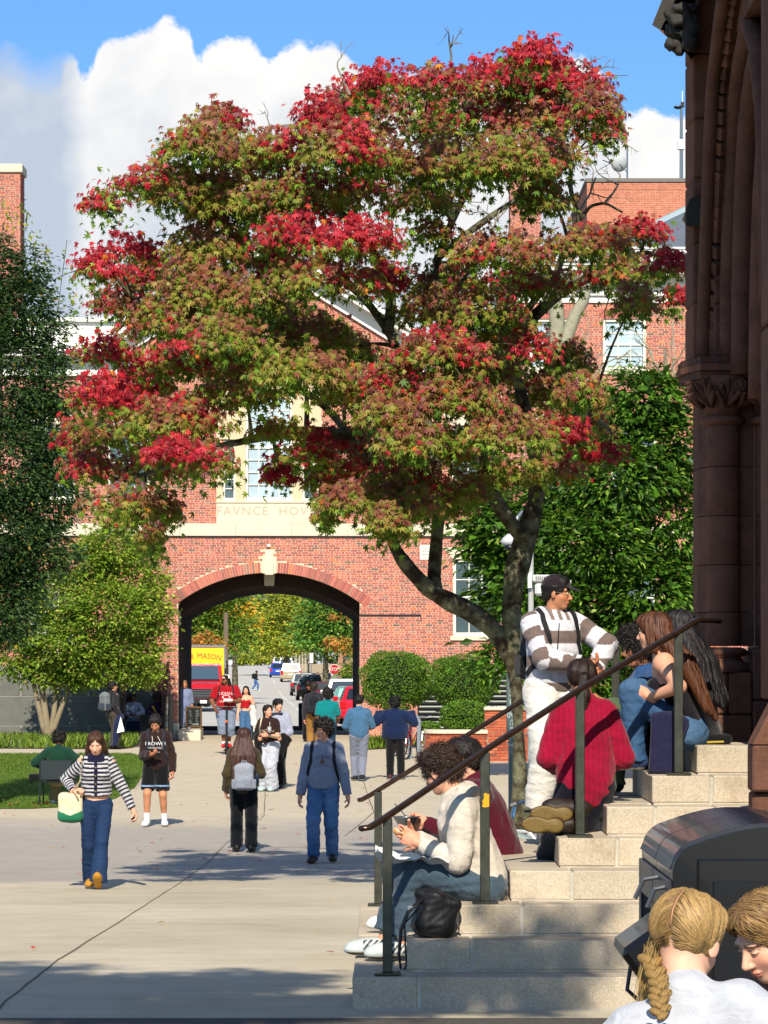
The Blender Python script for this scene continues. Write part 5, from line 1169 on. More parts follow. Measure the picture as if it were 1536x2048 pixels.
# ---- clipped shrubs
def shrub(px, py, rx, ry, d, n, label, seed, pal_=None, sz=.05):
    s_ = F/d; c = P(px, py, d); c[1] = d; R3 = np.array([rx/s_, rx/s_*.9, ry/s_])
    t = thing('clipped_shrub', label, 'shrub', (c[0], d, gz(d)), 'rounded clipped shrubs by the planter')
    r = np.random.RandomState(seed); v = r.normal(size=(n, 3)); v = np.sign(v)*np.abs(v)**.8; v /= np.linalg.norm(v, axis=1)[:, None]
    p4 = (np.abs(v)**2.35).sum(1)**(-1/2.35); v2 = v*p4[:, None]
    rad = 1+.05*np.sin(5*v[:, 0]+seed)*np.sin(4*v[:, 1])+.045*np.sin(8*v[:, 2]+2*seed+3*v[:, 0])+r.normal(size=n)*.028+.06*(r.rand(n) < .05)-.22*(r.rand(n) < .25)*r.rand(n)
    pos = c+v2*R3*rad[:, None]; cc = pal(r, n, pal_ or [('4c7016', 4), ('5f861e', 4), ('3a5a12', 3), ('7a9c30', 1.5)])
    leaves('foliage', pos, frames(r.normal(size=(n, 3)), v+np.array([0, -.2, .4])+r.normal(size=(n, 3))*.5), r.uniform(.6, 1.3, n)*sz, cc, (VL_Q, TL_Q), t)
    core = [('e', c, tuple(R3*.86), I3)]; V, Q = sdf(core, .08); mk('dark_core', V, Q, mat('shrub_core', '1c260d', .95), t)  # solid dark green ellipsoid inside the leaf shell
shrub(794, 1360, 71, 57, 80, 15000, 'rounded clipped shrub right of the archway, leftmost of the group', 61)
shrub(926, 1362, 66, 52, 79, 14000, 'rounded clipped shrub behind the planter wall, beside the leftmost one', 62)
shrub(930, 1434, 48, 32, 76, 7000, 'small low clipped shrub sitting just above the brick planter wall', 63, sz=.055)
shrub(858, 1455, 22, 12, 75, 1200, 'tiny low shrub tuft at the left end of the planter', 64, sz=.06)
# ---- tree behind the camera whose crown shades the foreground
t = thing('shade_tree', 'tree behind the viewer whose crown shades the near paving', 'tree', (-4.5, -4, 0))
MB().tube([(-4.5, -4, 0), (-4.4, -3.6, 4), (-4, -1, 8), (-3, 3, 10)], [.3, .26, .2, .1], 10).build('trunk', M_bark, t, smooth=True)
k_ = math.tan(math.radians(SUN_EL)); zc = lambda dd, y: (dd-y)*k_
blb = []
for (px, py, rr_) in ((40, 1985, .55), (150, 1985, .5), (260, 1970, .5), (350, 1960, .35), (420, 1975, .45), (520, 1990, .4), (480, 1950, .2), (560, 1958, .22), (60, 1935, .3), (0, 2010, .6), (620, 2010, .35), (110, 2020, .5), (330, 2020, .6), (450, 2022, .6), (700, 2005, .25), (-60, 1960, .6)):
    x, y = G(px, py); yy = 6+rnd.uniform(-1, 1); blb.append(((x-SUN_DX*(y-yy), yy, (y-yy)*k_), (rr_*1.3, .5, rr_*.36)))
for (px, py, dd, rr_) in ((860, 1960, 16.3, .20), (800, 1975, 16.3, .2), (930, 1940, 16.3, .16), (1000, 1895, 16.6, .15), (1150, 1885, 16.6, .1), (780, 1905, 16.3, .14), (1040, 1990, 16.2, .15)):
    p = P(px, py, dd); yy = 6.5; blb.append(((p[0]-SUN_DX*(dd-yy), yy, p[2]+(dd-yy)*k_), (rr_*1.2, .4, rr_)))
cloud('crown', blb, 17000, .12, DW, t, 71, shape=(VL_Q, TL_Q), clump=.22, per=20)
# ================================================================ the street seen through the arch
def RX(c, d): return c-.0465*d
def road(name, c0, c1, d0, d1, m, lift, n=60, kind='structure', parent=None):
    dsr = np.linspace(d0, d1, n); V = []
    for d in dsr:
        for c in (c0, (c0+c1)/2, c1): V.append((RX(c, d), d, gz(d)+lift))
    Q = np.array([[r*3+i, r*3+i+1, (r+1)*3+i+1, (r+1)*3+i] for r in range(n-1) for i in range(2)])
    o = mk(name, V, Q, m, smooth=True); o['kind'] = kind; return o
M_road = mat('street_asphalt', 'b6b3a9', .9, .2, var=(.25, .08), bump=(20, .2, .01))
road('street', -40, 40, 102, 118, M_road, .002, 10)
road('street', -7.5, 6, 118, 900, M_road, .002, 120)
M_side = mat('sidewalk_concrete', 'b09c7c', .9, .2, var=(.5, .1))
for a, b, nm in ((6.15, 30, 'sidewalk'), (-30, -7.65, 'sidewalk')): road(nm, a, b, 118, 640, M_side, .13)
for a, b in ((6.0, 6.149), (-7.649, -7.5)):
    o = road('kerb', a, b, 118, 640, M_lime, .134)
M_line = mat('road_marking_white', 'cfcfc8', .7)
for (a, b) in ((150, 176), (184, 203), (205, 255), (284, 420)): road('lane_line', 3.15, 3.28, a, b, M_line, .007, 12)
for i in range(7):
    for dd in (266, 276): road('crosswalk_bar', -7+i*1.35, -7+i*1.35+.65, dd, dd+3.2, M_line, .007, 2)
# ---- cars
M_tyre = mat('tyre', '101010', .85); M_cg = mat('car_glass', '1a2428', .08, .9, .0, coat=.3); M_chr = mat('chrome', 'b8bcc0', .2, .5, 1); M_tail = mat('tail_light', 'b01018', .25, .5, coat=.4); M_plate = mat('number_plate', 'd8dcdc', .5)
def car(kind, colr, label, d, x=None, flip=False, name='parked_car', group='cars parked along the right kerb', cat='car', glass=None):
    L, W, H, hb = {'sedan': (4.6, 1.8, 1.42, .92), 'suv': (4.7, 1.9, 1.75, 1.02), 'van': (5.0, 1.98, 1.76, 1.0), 'hatch': (4.2, 1.78, 1.5, .95)}[kind]
    t = thing(name, label, cat, (0, 0, 0), group)
    paint = mat('car_paint_'+colr, colr, .25, .5, .15, coat=.6)
    w2 = W/2
    prof = [(-L/2, .35), (-L/2-.03, .6), (-L/2, hb-.12), (-L/2+.08, hb), (L/2-1.2, hb), (L/2-.35, hb-.14), (L/2-.02, hb-.35), (L/2, .35), (L/2-.1, .24), (-L/2+.1, .24)]
    mb = MB(); mb.prism(prof, 'x', -w2+.09, w2-.09)
    pr2 = [(y*.985, .28+(z-.24)*.93) for y, z in prof]; mb.prism(pr2, 'x', -w2, w2)
    mb.build('body', paint, t)
    yb0, yb1 = {'sedan': (-L/2+.75, L/2-1.25), 'suv': (-L/2+.06, L/2-1.25), 'van': (-L/2+.05, L/2-.9), 'hatch': (-L/2+.1, L/2-1.1)}[kind]
    yt0, yt1 = {'sedan': (-L/2+1.35, L/2-2.0), 'suv': (-L/2+.35, L/2-1.9), 'van': (-L/2+.3, L/2-1.8), 'hatch': (-L/2+.55, L/2-1.8)}[kind]
    a, b = w2-.08, w2-.27
    V = np.array([(-a, yb0, hb-.01), (a, yb0, hb-.01), (a, yb1, hb-.01), (-a, yb1, hb-.01), (-b, yt0, H-.05), (b, yt0, H-.05), (b, yt1, H-.05), (-b, yt1, H-.05), (-b+.08, yt0+.12, H), (b-.08, yt0+.12, H), (b-.08, yt1-.1, H), (-b+.08, yt1-.1, H)])
    MB().add(V, [[0, 4, 5, 1], [1, 5, 6, 2], [2, 6, 7, 3], [3, 7, 4, 0], [4, 8, 9, 5], [5, 9, 10, 6], [6, 10, 11, 7], [7, 11, 8, 4], [8, 11, 10, 9]]).build('cabin', paint, t)
    def lerp(p, q, u): return p+(q-p)*u
    def wq(i0, i1, i2, i3, nm, m=.1, top=.1, bot=.08, off=.012):
        A, B_, C_, D_ = V[i0], V[i1], V[i2], V[i3]  # A bottom-left, B bottom-right, C top-right, D top-left
        q = []
        for (u, v) in ((m, bot), (1-m, bot), (1-m, 1-top), (m, 1-top)):
            q.append(lerp(lerp(A, B_, u), lerp(D_, C_, u), v))
        nrm = norm(np.cross(q[1]-q[0], q[3]-q[0])); q = [p+nrm*off for p in q]; bk = [p-nrm*.03 for p in q]
        MB().add(np.array(q+bk), [[0, 1, 2, 3], [7, 6, 5, 4], [0, 4, 5, 1], [1, 5, 6, 2], [2, 6, 7, 3], [3, 7, 4, 0]]).build(nm, glass or M_cg, t)
    wq(0, 1, 5, 4, 'rear_window'); wq(2, 3, 7, 6, 'windscreen', .08); wq(3, 0, 4, 7, 'side_window', .08); wq(1, 2, 6, 5, 'side_window', .08)
    for sg in (-1, 1):
        z0, z1 = (hb-.32, hb-.05) if kind != 'van' else (hb-.35, hb+.05)
        MB().box((sg*(w2-.14)-.12, -L/2-.05, z0), (sg*(w2-.14)+.12, -L/2+.12, z1), bev=.02).build('tail_light', M_tail, t)
        MB().box((sg*(w2+.08)-.1, L/2-1.75, hb), (sg*(w2+.08)+.1, L/2-1.6, hb+.14), bev=.03).build('mirror', paint, t)
        for y in (-L/2+.85, L/2-.9):
            MB().lathe((sg*(w2-.12), y, .33), [(.2, -.11), (.33, -.1), (.335, .09), (.2, .11)], 20, axis=roty(math.pi/2)).build('wheel', M_tyre, t)
            MB().lathe((sg*(w2-.02), y, .33), [(.05, -.02), (.2, -.015), (.2, .02), (.06, .03)], 14, axis=roty(math.pi/2)).build('rim', M_chr, t)
    MB().box((-.26, -L/2-.045, .62), (.26, -L/2-.01, .74)).build('number_plate', M_plate, t)
    MB().box((-w2+.05, -L/2-.07, .32), (w2-.05, -L/2+.1, .52), bev=.03).build('rear_bumper', paint if kind != 'suv' else M_tyre, t)
    for sg in (-1, 1): MB().box((sg*(w2-.3)-.13, L/2-.1, hb-.42), (sg*(w2-.3)+.13, L/2+.02, hb-.25), bev=.03).build('headlight', M_chr, t)
    if kind in ('suv', 'van'):
        for sg in (-1, 1): MB().tube([(sg*(b-.12), yt0+.2, H+.02), (sg*(b-.12), yt0+.3, H+.07), (sg*(b-.12), yt1-.3, H+.07), (sg*(b-.12), yt1-.2, H+.02)], .018, 5).build('roof_rail', M_chr, t)
    x = RX(4.8, d) if x is None else x
    t.location = (x, d, gz(d)); t.rotation_euler = (0, 0, math.atan(.0465)+(math.pi if flip else 0))
    return t
car('hatch', 'c8102a', 'bright red car cut off by the right jamb of the archway, nearest of the row', 124, x=-.95)
car('sedan', '5d8f86', 'grey green sedan between the red car and the white wagon', 143, x=-1.55, glass=mat('bright_glass', '8fb8ae', .1, .8))
car('suv', 'd6d8d4', 'white estate car with black rear window, third from the arch', 163, x=-2.2)
car('sedan', '5a1420', 'dark burgundy car half hidden behind the white estate car', 190, x=-3.7)
car('suv', '23262a', 'black SUV with its left tail light showing, behind the man in the dark jacket', 213)
car('suv', '3a3f40', 'dark car with pale roof strip just beyond the black SUV', 238)
car('sedan', '20242a', 'black low sedan just behind the beige minivan', 262, x=-6.4)
car('van', 'a8987a', 'beige minivan climbing the hill with dark rear window', 293)
car('hatch', '1c3f9a', 'small blue car left of and beyond the beige minivan', 322, x=-11.0)
car('sedan', 'c8ccd0', 'white sedan roof seen just above the beige minivan', 345, x=-10.9)
car('suv', 'd8dadc', 'white SUV near the top of the hill under the street sign', 385, x=-12.2)
car('suv', '8a9aa6', 'silver blue SUV at the top of the parked row', 430, x=-14.6)
car('suv', 'c01222', 'bright red SUV parked at the crest of the hill', 575, x=-21.2)
car('suv', '1c1c24', 'dark car left of the red SUV on the crest', 590, x=-23.6)
car('sedan', '2a1c22', 'dark sedan at the far left of the crest row', 600, x=-26)
car('suv', 'd8dcdc', 'white and red patrol style car at the crest of the street on the left', 505, x=-25.6, flip=True, group='')
for o in bpy.data.objects:
    if 'group' in o and o['group'] == '': del o['group']
# ---- delivery truck
TK = thing('delivery_truck', 'yellow box truck with red cab facing the archway', 'truck', (0, 0, 0)); RT = mat('truck_red', 'b8141c', .25, .5, .1, coat=.6); YT = mat('truck_yellow', 'f0c010', .4, .5, coat=.2)
MB().box((-1.25, 1.6, 1.0), (1.25, 8, 3.5), bev=.05).build('cargo_box', YT, TK)
MB().box((-1.28, 1.55, 3.41), (1.28, 8.05, 3.55), bev=.02).box((1.22, 1.56, 1.0), (1.29, 8.05, 3.40)).build('box_glare_trim', mat('truck_glare_trim', 'e8e8e8', .18, .8, .9), TK)  # bright top strip stands in for sun glare, side strip is box edge
prof = [(-1.5, .5), (-1.6, .8), (-1.55, 1.25), (-1.2, 1.5), (-.25, 1.68), (.25, 2.45), (.5, 2.55), (1.5, 2.55), (1.5, .5)]
MB().prism(prof, 'x', -1.08, 1.08).build('cab', RT, TK)
MB().add(np.array([(-.98, -.33, 1.72), (.98, -.33, 1.72), (.9, .2, 2.42), (-.9, .2, 2.42), (-.98, -.2, 1.7), (.98, -.2, 1.7), (.9, .3, 2.4), (-.9, .3, 2.4)]), [[0, 1, 2, 3], [7, 6, 5, 4], [0, 4, 5, 1], [1, 5, 6, 2], [2, 6, 7, 3], [3, 7, 4, 0]]).build('windscreen', mat('truck_glass', '3c4e5c', .12, .8), TK)
MB().box((-.62, -1.64, .72), (.62, -1.5, 1.22), bev=.03).box((-.95, -1.66, .42), (.95, -1.5, .68), bev=.03).build('grille', M_black, TK)
for i in range(5): MB().box((-.58, -1.655, .78+i*.085), (.58, -1.63, .80+i*.085)).build('grille_bar', M_chr, TK)
for sg in (-1, 1):
    MB().box((sg*.83-.16, -1.62, .85), (sg*.83+.16, -1.5, 1.1), bev=.03).build('headlight', M_chr, TK)
    MB().box((sg*1.36-.1, -.5, 1.75), (sg*1.36+.1, -.4, 2.3), bev=.03).build('mirror', M_black, TK)
    for y in (-.9, 6.0): MB().lathe((sg*.95, y, .48), [(.3, -.14), (.48, -.12), (.48, .12), (.3, .14)], 22, axis=roty(math.pi/2)).build('wheel', M_tyre, TK)
MB().box((-.02, -1.69, .46), (.34, -1.665, .62)).build('number_plate', M_plate, TK)
MB().box((-.5, -1.3, .3), (.5, 8, 1.0)).build('chassis', M_black, TK)
text_mesh('W.B. MASON', .42, lambda V: np.stack([V[:, 0], 1.592-V[:, 2], V[:, 1]+2.95], 1), 'lettering', mat('sign_red', 'b8202a', .5), TK, .002, arc=4.5, sx_=.9)
TK.location = (-9.75, 165, gz(165)); TK.rotation_euler = (0, 0, .0465)
# ---- street furniture
def pole_thing(name, label, cat, px, pyb, pyt, d, r, m, grp=None):
    s_ = F/d; x = (px-CX)/s_; t = thing(name, label, cat, (x, d, gz(d)), grp)
    MB().tube([(x, d, gz(d)), (x, d, CZ-(pyt-CY)/s_)], [r, r*.85], 8).build('post', m, t); return t, x, s_
t, x, s_ = pole_thing('utility_pole', 'grey brown pole just right of the yellow truck', 'pole', 452, 0, 1225, 182, .16, mat('pole_wood', '6b5d4c', .9))
t, x, s_ = pole_thing('stop_sign', 'red octagonal stop sign on its post at the right side of the street', 'sign', 669, 0, 1345, 222, .035, M_steel)
zc_ = CZ-(1339-CY)/s_; oc = [(x+.39*math.cos(math.pi/8+i*math.pi/4), zc_+.39*math.sin(math.pi/8+i*math.pi/4)) for i in range(8)]
MB().prism([(x+(a-x)*.93, zc_+(b-zc_)*.93) for a, b in oc], 'y', 221.88, 221.90).build('sign_face', mat('stop_red', 'a01820', .4), t); MB().prism(oc, 'y', 221.901, 221.93).build('sign_plate', M_white, t)
text_mesh('STOP', .34, lambda V: np.stack([x+V[:, 0], 221.872-V[:, 2], zc_+V[:, 1]], 1), 'lettering', M_white, t, .002, sx_=.82)
t, x, s_ = pole_thing('parking_sign', 'narrow white kerbside sign on a thin post beside the walking man in navy', 'sign', 623, 0, 1308, 232, .03, M_steel)
MB().box((x-.13, 231.9, CZ-(1326-CY)/s_), (x+.13, 231.93, CZ-(1306-CY)/s_), bev=.01).build('sign_face', M_white, t)
t, x, s_ = pole_thing('parking_sign', 'square white sign with a red circle above the parked cars', 'sign', 585, 0, 1300, 400, .04, M_steel)
MB().box((x-.32, 399.9, CZ-(1309-CY)/s_), (x+.32, 399.94, CZ-(1296-CY)/s_)).build('sign_face', M_white, t)
MB().lathe((x, 399.88, CZ-(1302-CY)/s_), [(.15, 0), (.25, 0), (.25, .02), (.15, .02)], 16, axis=rotx(math.pi/2)).build('red_ring', M_tail, t)
for i, (px, py, dd) in enumerate(((592, 1296, 410), (599, 1294, 400), (605, 1297, 390), (611, 1295, 380), (617, 1300, 350))):
    pole_thing('porch_column', ['first', 'second', 'third', 'fourth', 'fifth'][i]+' pale post from the left in the row beyond the parked cars', 'post', px, 0, py, dd, .13, mat('pale_post', 'a89f88', .8), 'pale posts along the far pavement')
d = 228; s_ = F/d; x = (626-CX)/s_
t = thing('fire_hydrant', 'yellow fire hydrant beside the dark cars at the kerb', 'fire hydrant', (x, d, gz(d)+.13)); MB().lathe((x, d, gz(d)+.13), [(.16, 0), (.16, .06), (.11, .08), (.11, .5), (.15, .52), (.13, .62), (.05, .72)], 12).build('barrel', mat('hydrant_yellow', 'e8c41a', .5), t); MB().tube([(x-.2, d, gz(d)+.55), (x+.2, d, gz(d)+.55)], .06, 8).build('outlet', mat('hydrant_yellow', ''), t)
# ---- street trees and far wood
def b_(px, py, rx, ry, d, dd=0): return bl(px, py, rx, ry, dd, d=d)
G1 = [('5c7c24', 4), ('6f8f2e', 4), ('909c38', 2), ('48661c', 2)]; Y1 = [('d8ac24', 4), ('b89a2c', 3), ('98a030', 4), ('c08030', .6)]; YG = [('9aa636', 4), ('acb040', 3), ('86963a', 3), ('beb848', 1), ('6a822c', 2)]; OR = [('b87038', 2), ('a8642c', 2), ('c08a38', 2), ('8a8a34', 3)]
def trk(px, py0, py1, d, n=3): return [[(P(px, py0, d)[0], d, gz(d)), P(px, (py0+py1)/2, d), P(px+4, py1, d)]]
tree('street_tree', 'green and yellow tree above the yellow truck, left in the archway', (P(395, 0, 190)[0], 190, gz(190)), [b_(395, 1250, 40, 50, 190), b_(430, 1235, 45, 45, 190), b_(470, 1265, 40, 40, 190), b_(420, 1285, 45, 22, 190), b_(385, 1200, 50, 40, 190), b_(440, 1185, 60, 30, 190)], 11000, .26, G1, 81, trk(388, 1380, 1260, 190), .25, clump=.8, per=24)
tree('street_tree', 'bright yellow turning tree behind the truck, upper left in the archway', (P(455, 0, 215)[0], 215, gz(215)), [b_(460, 1205, 38, 18, 215), b_(480, 1222, 32, 16, 215), b_(500, 1250, 16, 16, 215), b_(440, 1222, 24, 14, 215)], 3000, .26, Y1, 82, trk(470, 1345, 1240, 215), .25, clump=.8, per=24)
tree('street_tree', 'large olive green tree in the middle of the archway view', (P(560, 0, 340)[0], 340, gz(340)), [b_(545, 1215, 60, 40, 340), b_(590, 1240, 60, 45, 340), b_(530, 1260, 55, 40, 340), b_(560, 1285, 70, 26, 340), b_(600, 1200, 50, 30, 340), b_(510, 1230, 30, 40, 340), b_(625, 1280, 40, 25, 340)], 16000, .36, YG, 83, trk(572, 1340, 1270, 340), .4, clump=1.2, per=24)
tree('street_tree', 'green tree with orange patches at the right of the archway view', (P(650, 0, 205)[0], 205, gz(205)), [b_(650, 1230, 48, 45, 205), b_(690, 1245, 40, 50, 205), b_(665, 1280, 45, 26, 205), b_(710, 1285, 30, 30, 205), b_(620, 1265, 30, 30, 205), b_(700, 1195, 50, 30, 205)], 11000, .26, [('4f7c2a', 4), ('628e34', 4), ('86a040', 2), ('3e6424', 2)], 84, trk(651, 1360, 1260, 205), .25, clump=.8, per=24)
tree('street_tree', 'small orange leaved tree at the right jamb of the archway', (P(688, 0, 200)[0], 198, gz(198)), [b_(672, 1232, 14, 9, 198, -3), b_(680, 1285, 22, 8, 198, -3), b_(700, 1290, 14, 14, 198, -3), b_(700, 1230, 12, 8, 198, -3)], 700, .24, OR+[('8a8a30', 3)], 85, trk(688, 1372, 1280, 198), .15, clump=.6, per=16)
tree('street_tree', 'rusty orange young tree behind the truck roof', (P(412, 0, 180)[0], 180, gz(180)), [b_(412, 1278, 18, 14, 180), b_(400, 1292, 14, 8, 180), b_(430, 1290, 16, 8, 180)], 800, .22, OR+[('8a7a30', 3)], 86, trk(412, 1380, 1285, 180), .12, clump=.6, per=16)
t = thing('far_wood', 'dark mass of trees beyond the crest of the street', 'wood', (-28, 640, 1)); t['kind'] = 'stuff'
cloud('crowns', [b_(px, py, 30, 26, 640, dd) for px, py, dd in [(330+i*26, 1300+(i % 3)*4, (i % 4)*8) for i in range(19)]]+[b_(330+i*26, 1255, 34, 40, 660) for i in range(19)]+[b_(330+i*30, 1200, 40, 40, 680) for i in range(17)], 26000, .8, [('2c4016', 4), ('3b521c', 3), ('4a6022', 2), ('8a8a28', .5)], t, 87, clump=2.4, per=26)
t = thing('roadside_bush', 'leafy bush at the crest of the street left of the parked cars', 'bush', (P(505, 0, 520)[0], 520, gz(520)))
cloud('foliage', [b_(500, 1316, 26, 12, 520), b_(478, 1322, 12, 8, 520), b_(530, 1312, 14, 14, 520)], 1800, .5, YG, t, 88, clump=1.2, per=18)
t = thing('roadside_bush', 'green bush against the right jamb of the archway by the pavement', 'bush', (P(697, 0, 180)[0], 180, gz(180)))
cloud('foliage', [b_(700, 1350, 12, 24, 180), b_(698, 1378, 10, 14, 180)], 1400, .2, G1, t, 89, clump=.5, per=18)
# brick house wall at the right of the street
t = thing('brick_house', 'pinkish brick house wall beyond the street trees at the right', 'building', (P(690, 0, 240)[0], 240, gz(240)))
MB().box((P(676, 0, 240)[0], 240, gz(240)), (P(800, 0, 240)[0], 300, CZ-(1230-CY)*240/F)).build('wall', mat('house_brick', '9a6a58', .9, build=b_bt(1, 'a06a55', '8a5a4a', 'b09a88')), t)
MB().box((P(690, 0, 240)[0], 239.95, CZ-(1320-CY)*240/F), (P(700, 0, 240)[0], 240.01, CZ-(1290-CY)*240/F)).build('window', M_glass_d, t)
# ---- bicycles
def bicycle(x, y, z, ang, label, colr, sc=1.0):
    t = thing('bicycle', label, 'bicycle', (x, y, z), 'bicycles at the rack'); R = rotz(ang); f = lambda pts: (np.array(pts, float)*sc)@R.T+[x, y, z]
    m = mat('bike_'+colr, colr, .35, .5, .4, coat=.4)
    for cx in (-.52, .52):
        n = 24; ring = [(cx+.34*math.cos(a), 0, .34+.34*math.sin(a)) for a in np.linspace(0, 2*math.pi, n)]
        MB().tube(f(ring), .02, 6, cap=False).build('wheel', M_tyre, t)
        mb = MB()
        for i in range(10): a = i*.628; mb.tube(f([(cx, 0, .34), (cx+.33*math.cos(a), 0, .34+.33*math.sin(a))]), .003, 3)
        mb.build('spokes', M_chr, t)
    MB().tube(f([(-.52, 0, .34), (-.12, 0, .32), (-.22, 0, .82)]), .016, 6).tube(f([(-.12, 0, .32), (.42, 0, .78), (-.2, 0, .74), (-.52, 0, .34)]), .016, 6).tube(f([(.52, 0, .34), (.42, 0, .78), (.38, 0, .95)]), .016, 6).build('frame', m, t)
    MB().tube(f([(.30, -.30, 1.0), (.38, -.12, .97), (.38, .12, .97), (.30, .30, 1.0)]), .013, 6).build('handlebar', M_chr, t)
    MB().box(f([(-.34, 0, .86)])[0]-[.12, .12, .02], f([(-.34, 0, .86)])[0]+[.12, .12, .025], bev=.02).build('saddle', M_tyre, t)
    MB().tube(f([(-.12, .08, .32), (-.12, .08, .2)]), .012, 5).build('pedal', M_chr, t)
    return t
s_ = F/74
bicycle((826-CX)/s_, 72.5, gz(73), 1.2, 'bicycle with upright handlebars at the rack behind the man in the navy jacket', 'a82828')
bicycle((800-CX)/s_, 74.5, gz(74), 1.35, 'bicycle half hidden behind the man in the navy jacket, under the left shrub', '4a6a6a')
bicycle((905-CX)*81.5/F, 81.5, gz(81)+.1, .2, 'bicycle behind the small shrub with only handlebars showing', 'c8c8c0')
bicycle((965-CX)*81.5/F, 81.8, gz(81)+.1, .3, 'dark bicycle behind the taller end of the planter wall', '303438')
t = thing('bike_rack', 'grey bent steel bicycle rack post behind the man in the navy jacket', 'bike rack', ((834-CX)/s_, 72, gz(72)))
x = (836-CX)/s_; MB().tube([(x, 72, gz(72)), (x, 72, .45), (x-.06, 72.1, .55), (x-.14, 72.3, .55), (x-.2, 72.4, .45), (x-.2, 72.4, gz(72))], .05, 8).build('hoop', mat('rack_grey', '9aa4aa', .4, .5, .5), t)
# bicycles just behind the steps
bicycle(1.38, 23.9, gz(23.9), 2.9, 'bicycle parked behind the near steps, seat beside the emergency tower', '6aa0c8')
bicycle(.98, 25.0, gz(25.0), 2.8, 'bicycle parked behind the two seated men, front wheel showing past the handrail', 'd0d0d0')
t = thing('bike_rack', 'pale galvanised hoop rack behind the steps', 'bike rack', (.95, 23.6, gz(23.6)))
MB().tube([(.55, 23.6, gz(23.6)), (.55, 23.6, .35), (.62, 23.6, .48), (.85, 23.6, .54), (1.1, 23.6, .46), (1.16, 23.6, .3), (1.16, 23.6, gz(23.6))], .035, 10).build('hoop', mat('rack_pale', 'a8bcb4', .35, .5, .6), t, smooth=True)
# ================================================================ people
M_skin = mat('skin', attr='Col', rough=.55, spec=.3, build=lambda n, p, c, tc: [p.inputs['Subsurface Weight'].__setattr__('default_value', .12), p.inputs['Subsurface Radius'].__setattr__('default_value', (.01, .004, .002)), p.inputs['Subsurface Scale'].__setattr__('default_value', 1.0)][0] and None)
M_cloth = cloth(); M_denim = mat('denim', attr='Col', rough=.85, spec=.15, build=b_fab); M_hair = mat('hair', attr='Col', rough=.6, spec=.3); M_shoe = mat('shoe', attr='Col', rough=.55, spec=.35)
M_hairm = mat('hair_strand', attr='Col', rough=.5, spec=.4)
def L3(c): return np.array(lin(c))
CF = [.66]
def basis(f, up=(0, 0, 1)):
    f = norm(f); r_ = norm(np.cross(f, up)); u = np.cross(r_, f); return np.stack([r_, f, u], 1)
def ik(a, b, l1, l2, pole):
    a, b = np.array(a, float), np.array(b, float); d = b-a; L = np.linalg.norm(d); dn = d/(L+1e-9)
    if L > (l1+l2)*.999: b = a+dn*(l1+l2)*.999; L = (l1+l2)*.999
    x = (l1*l1-l2*l2+L*L)/(2*L); h = math.sqrt(max(l1*l1-x*x, 0)); p = np.array(pole, float); p = p-dn*(p@dn); p = norm(p)
    return a+dn*x+p*h, b
def tmp_rows(V, fn): return fn(V)
class Person: pass
SKIN = {'pale': 'd9a88c', 'fair': 'cf9a7c', 'tan': 'b87f5c', 'olive': 'a9714f', 'brown': '7a4c34', 'dark': '4a2f24'}
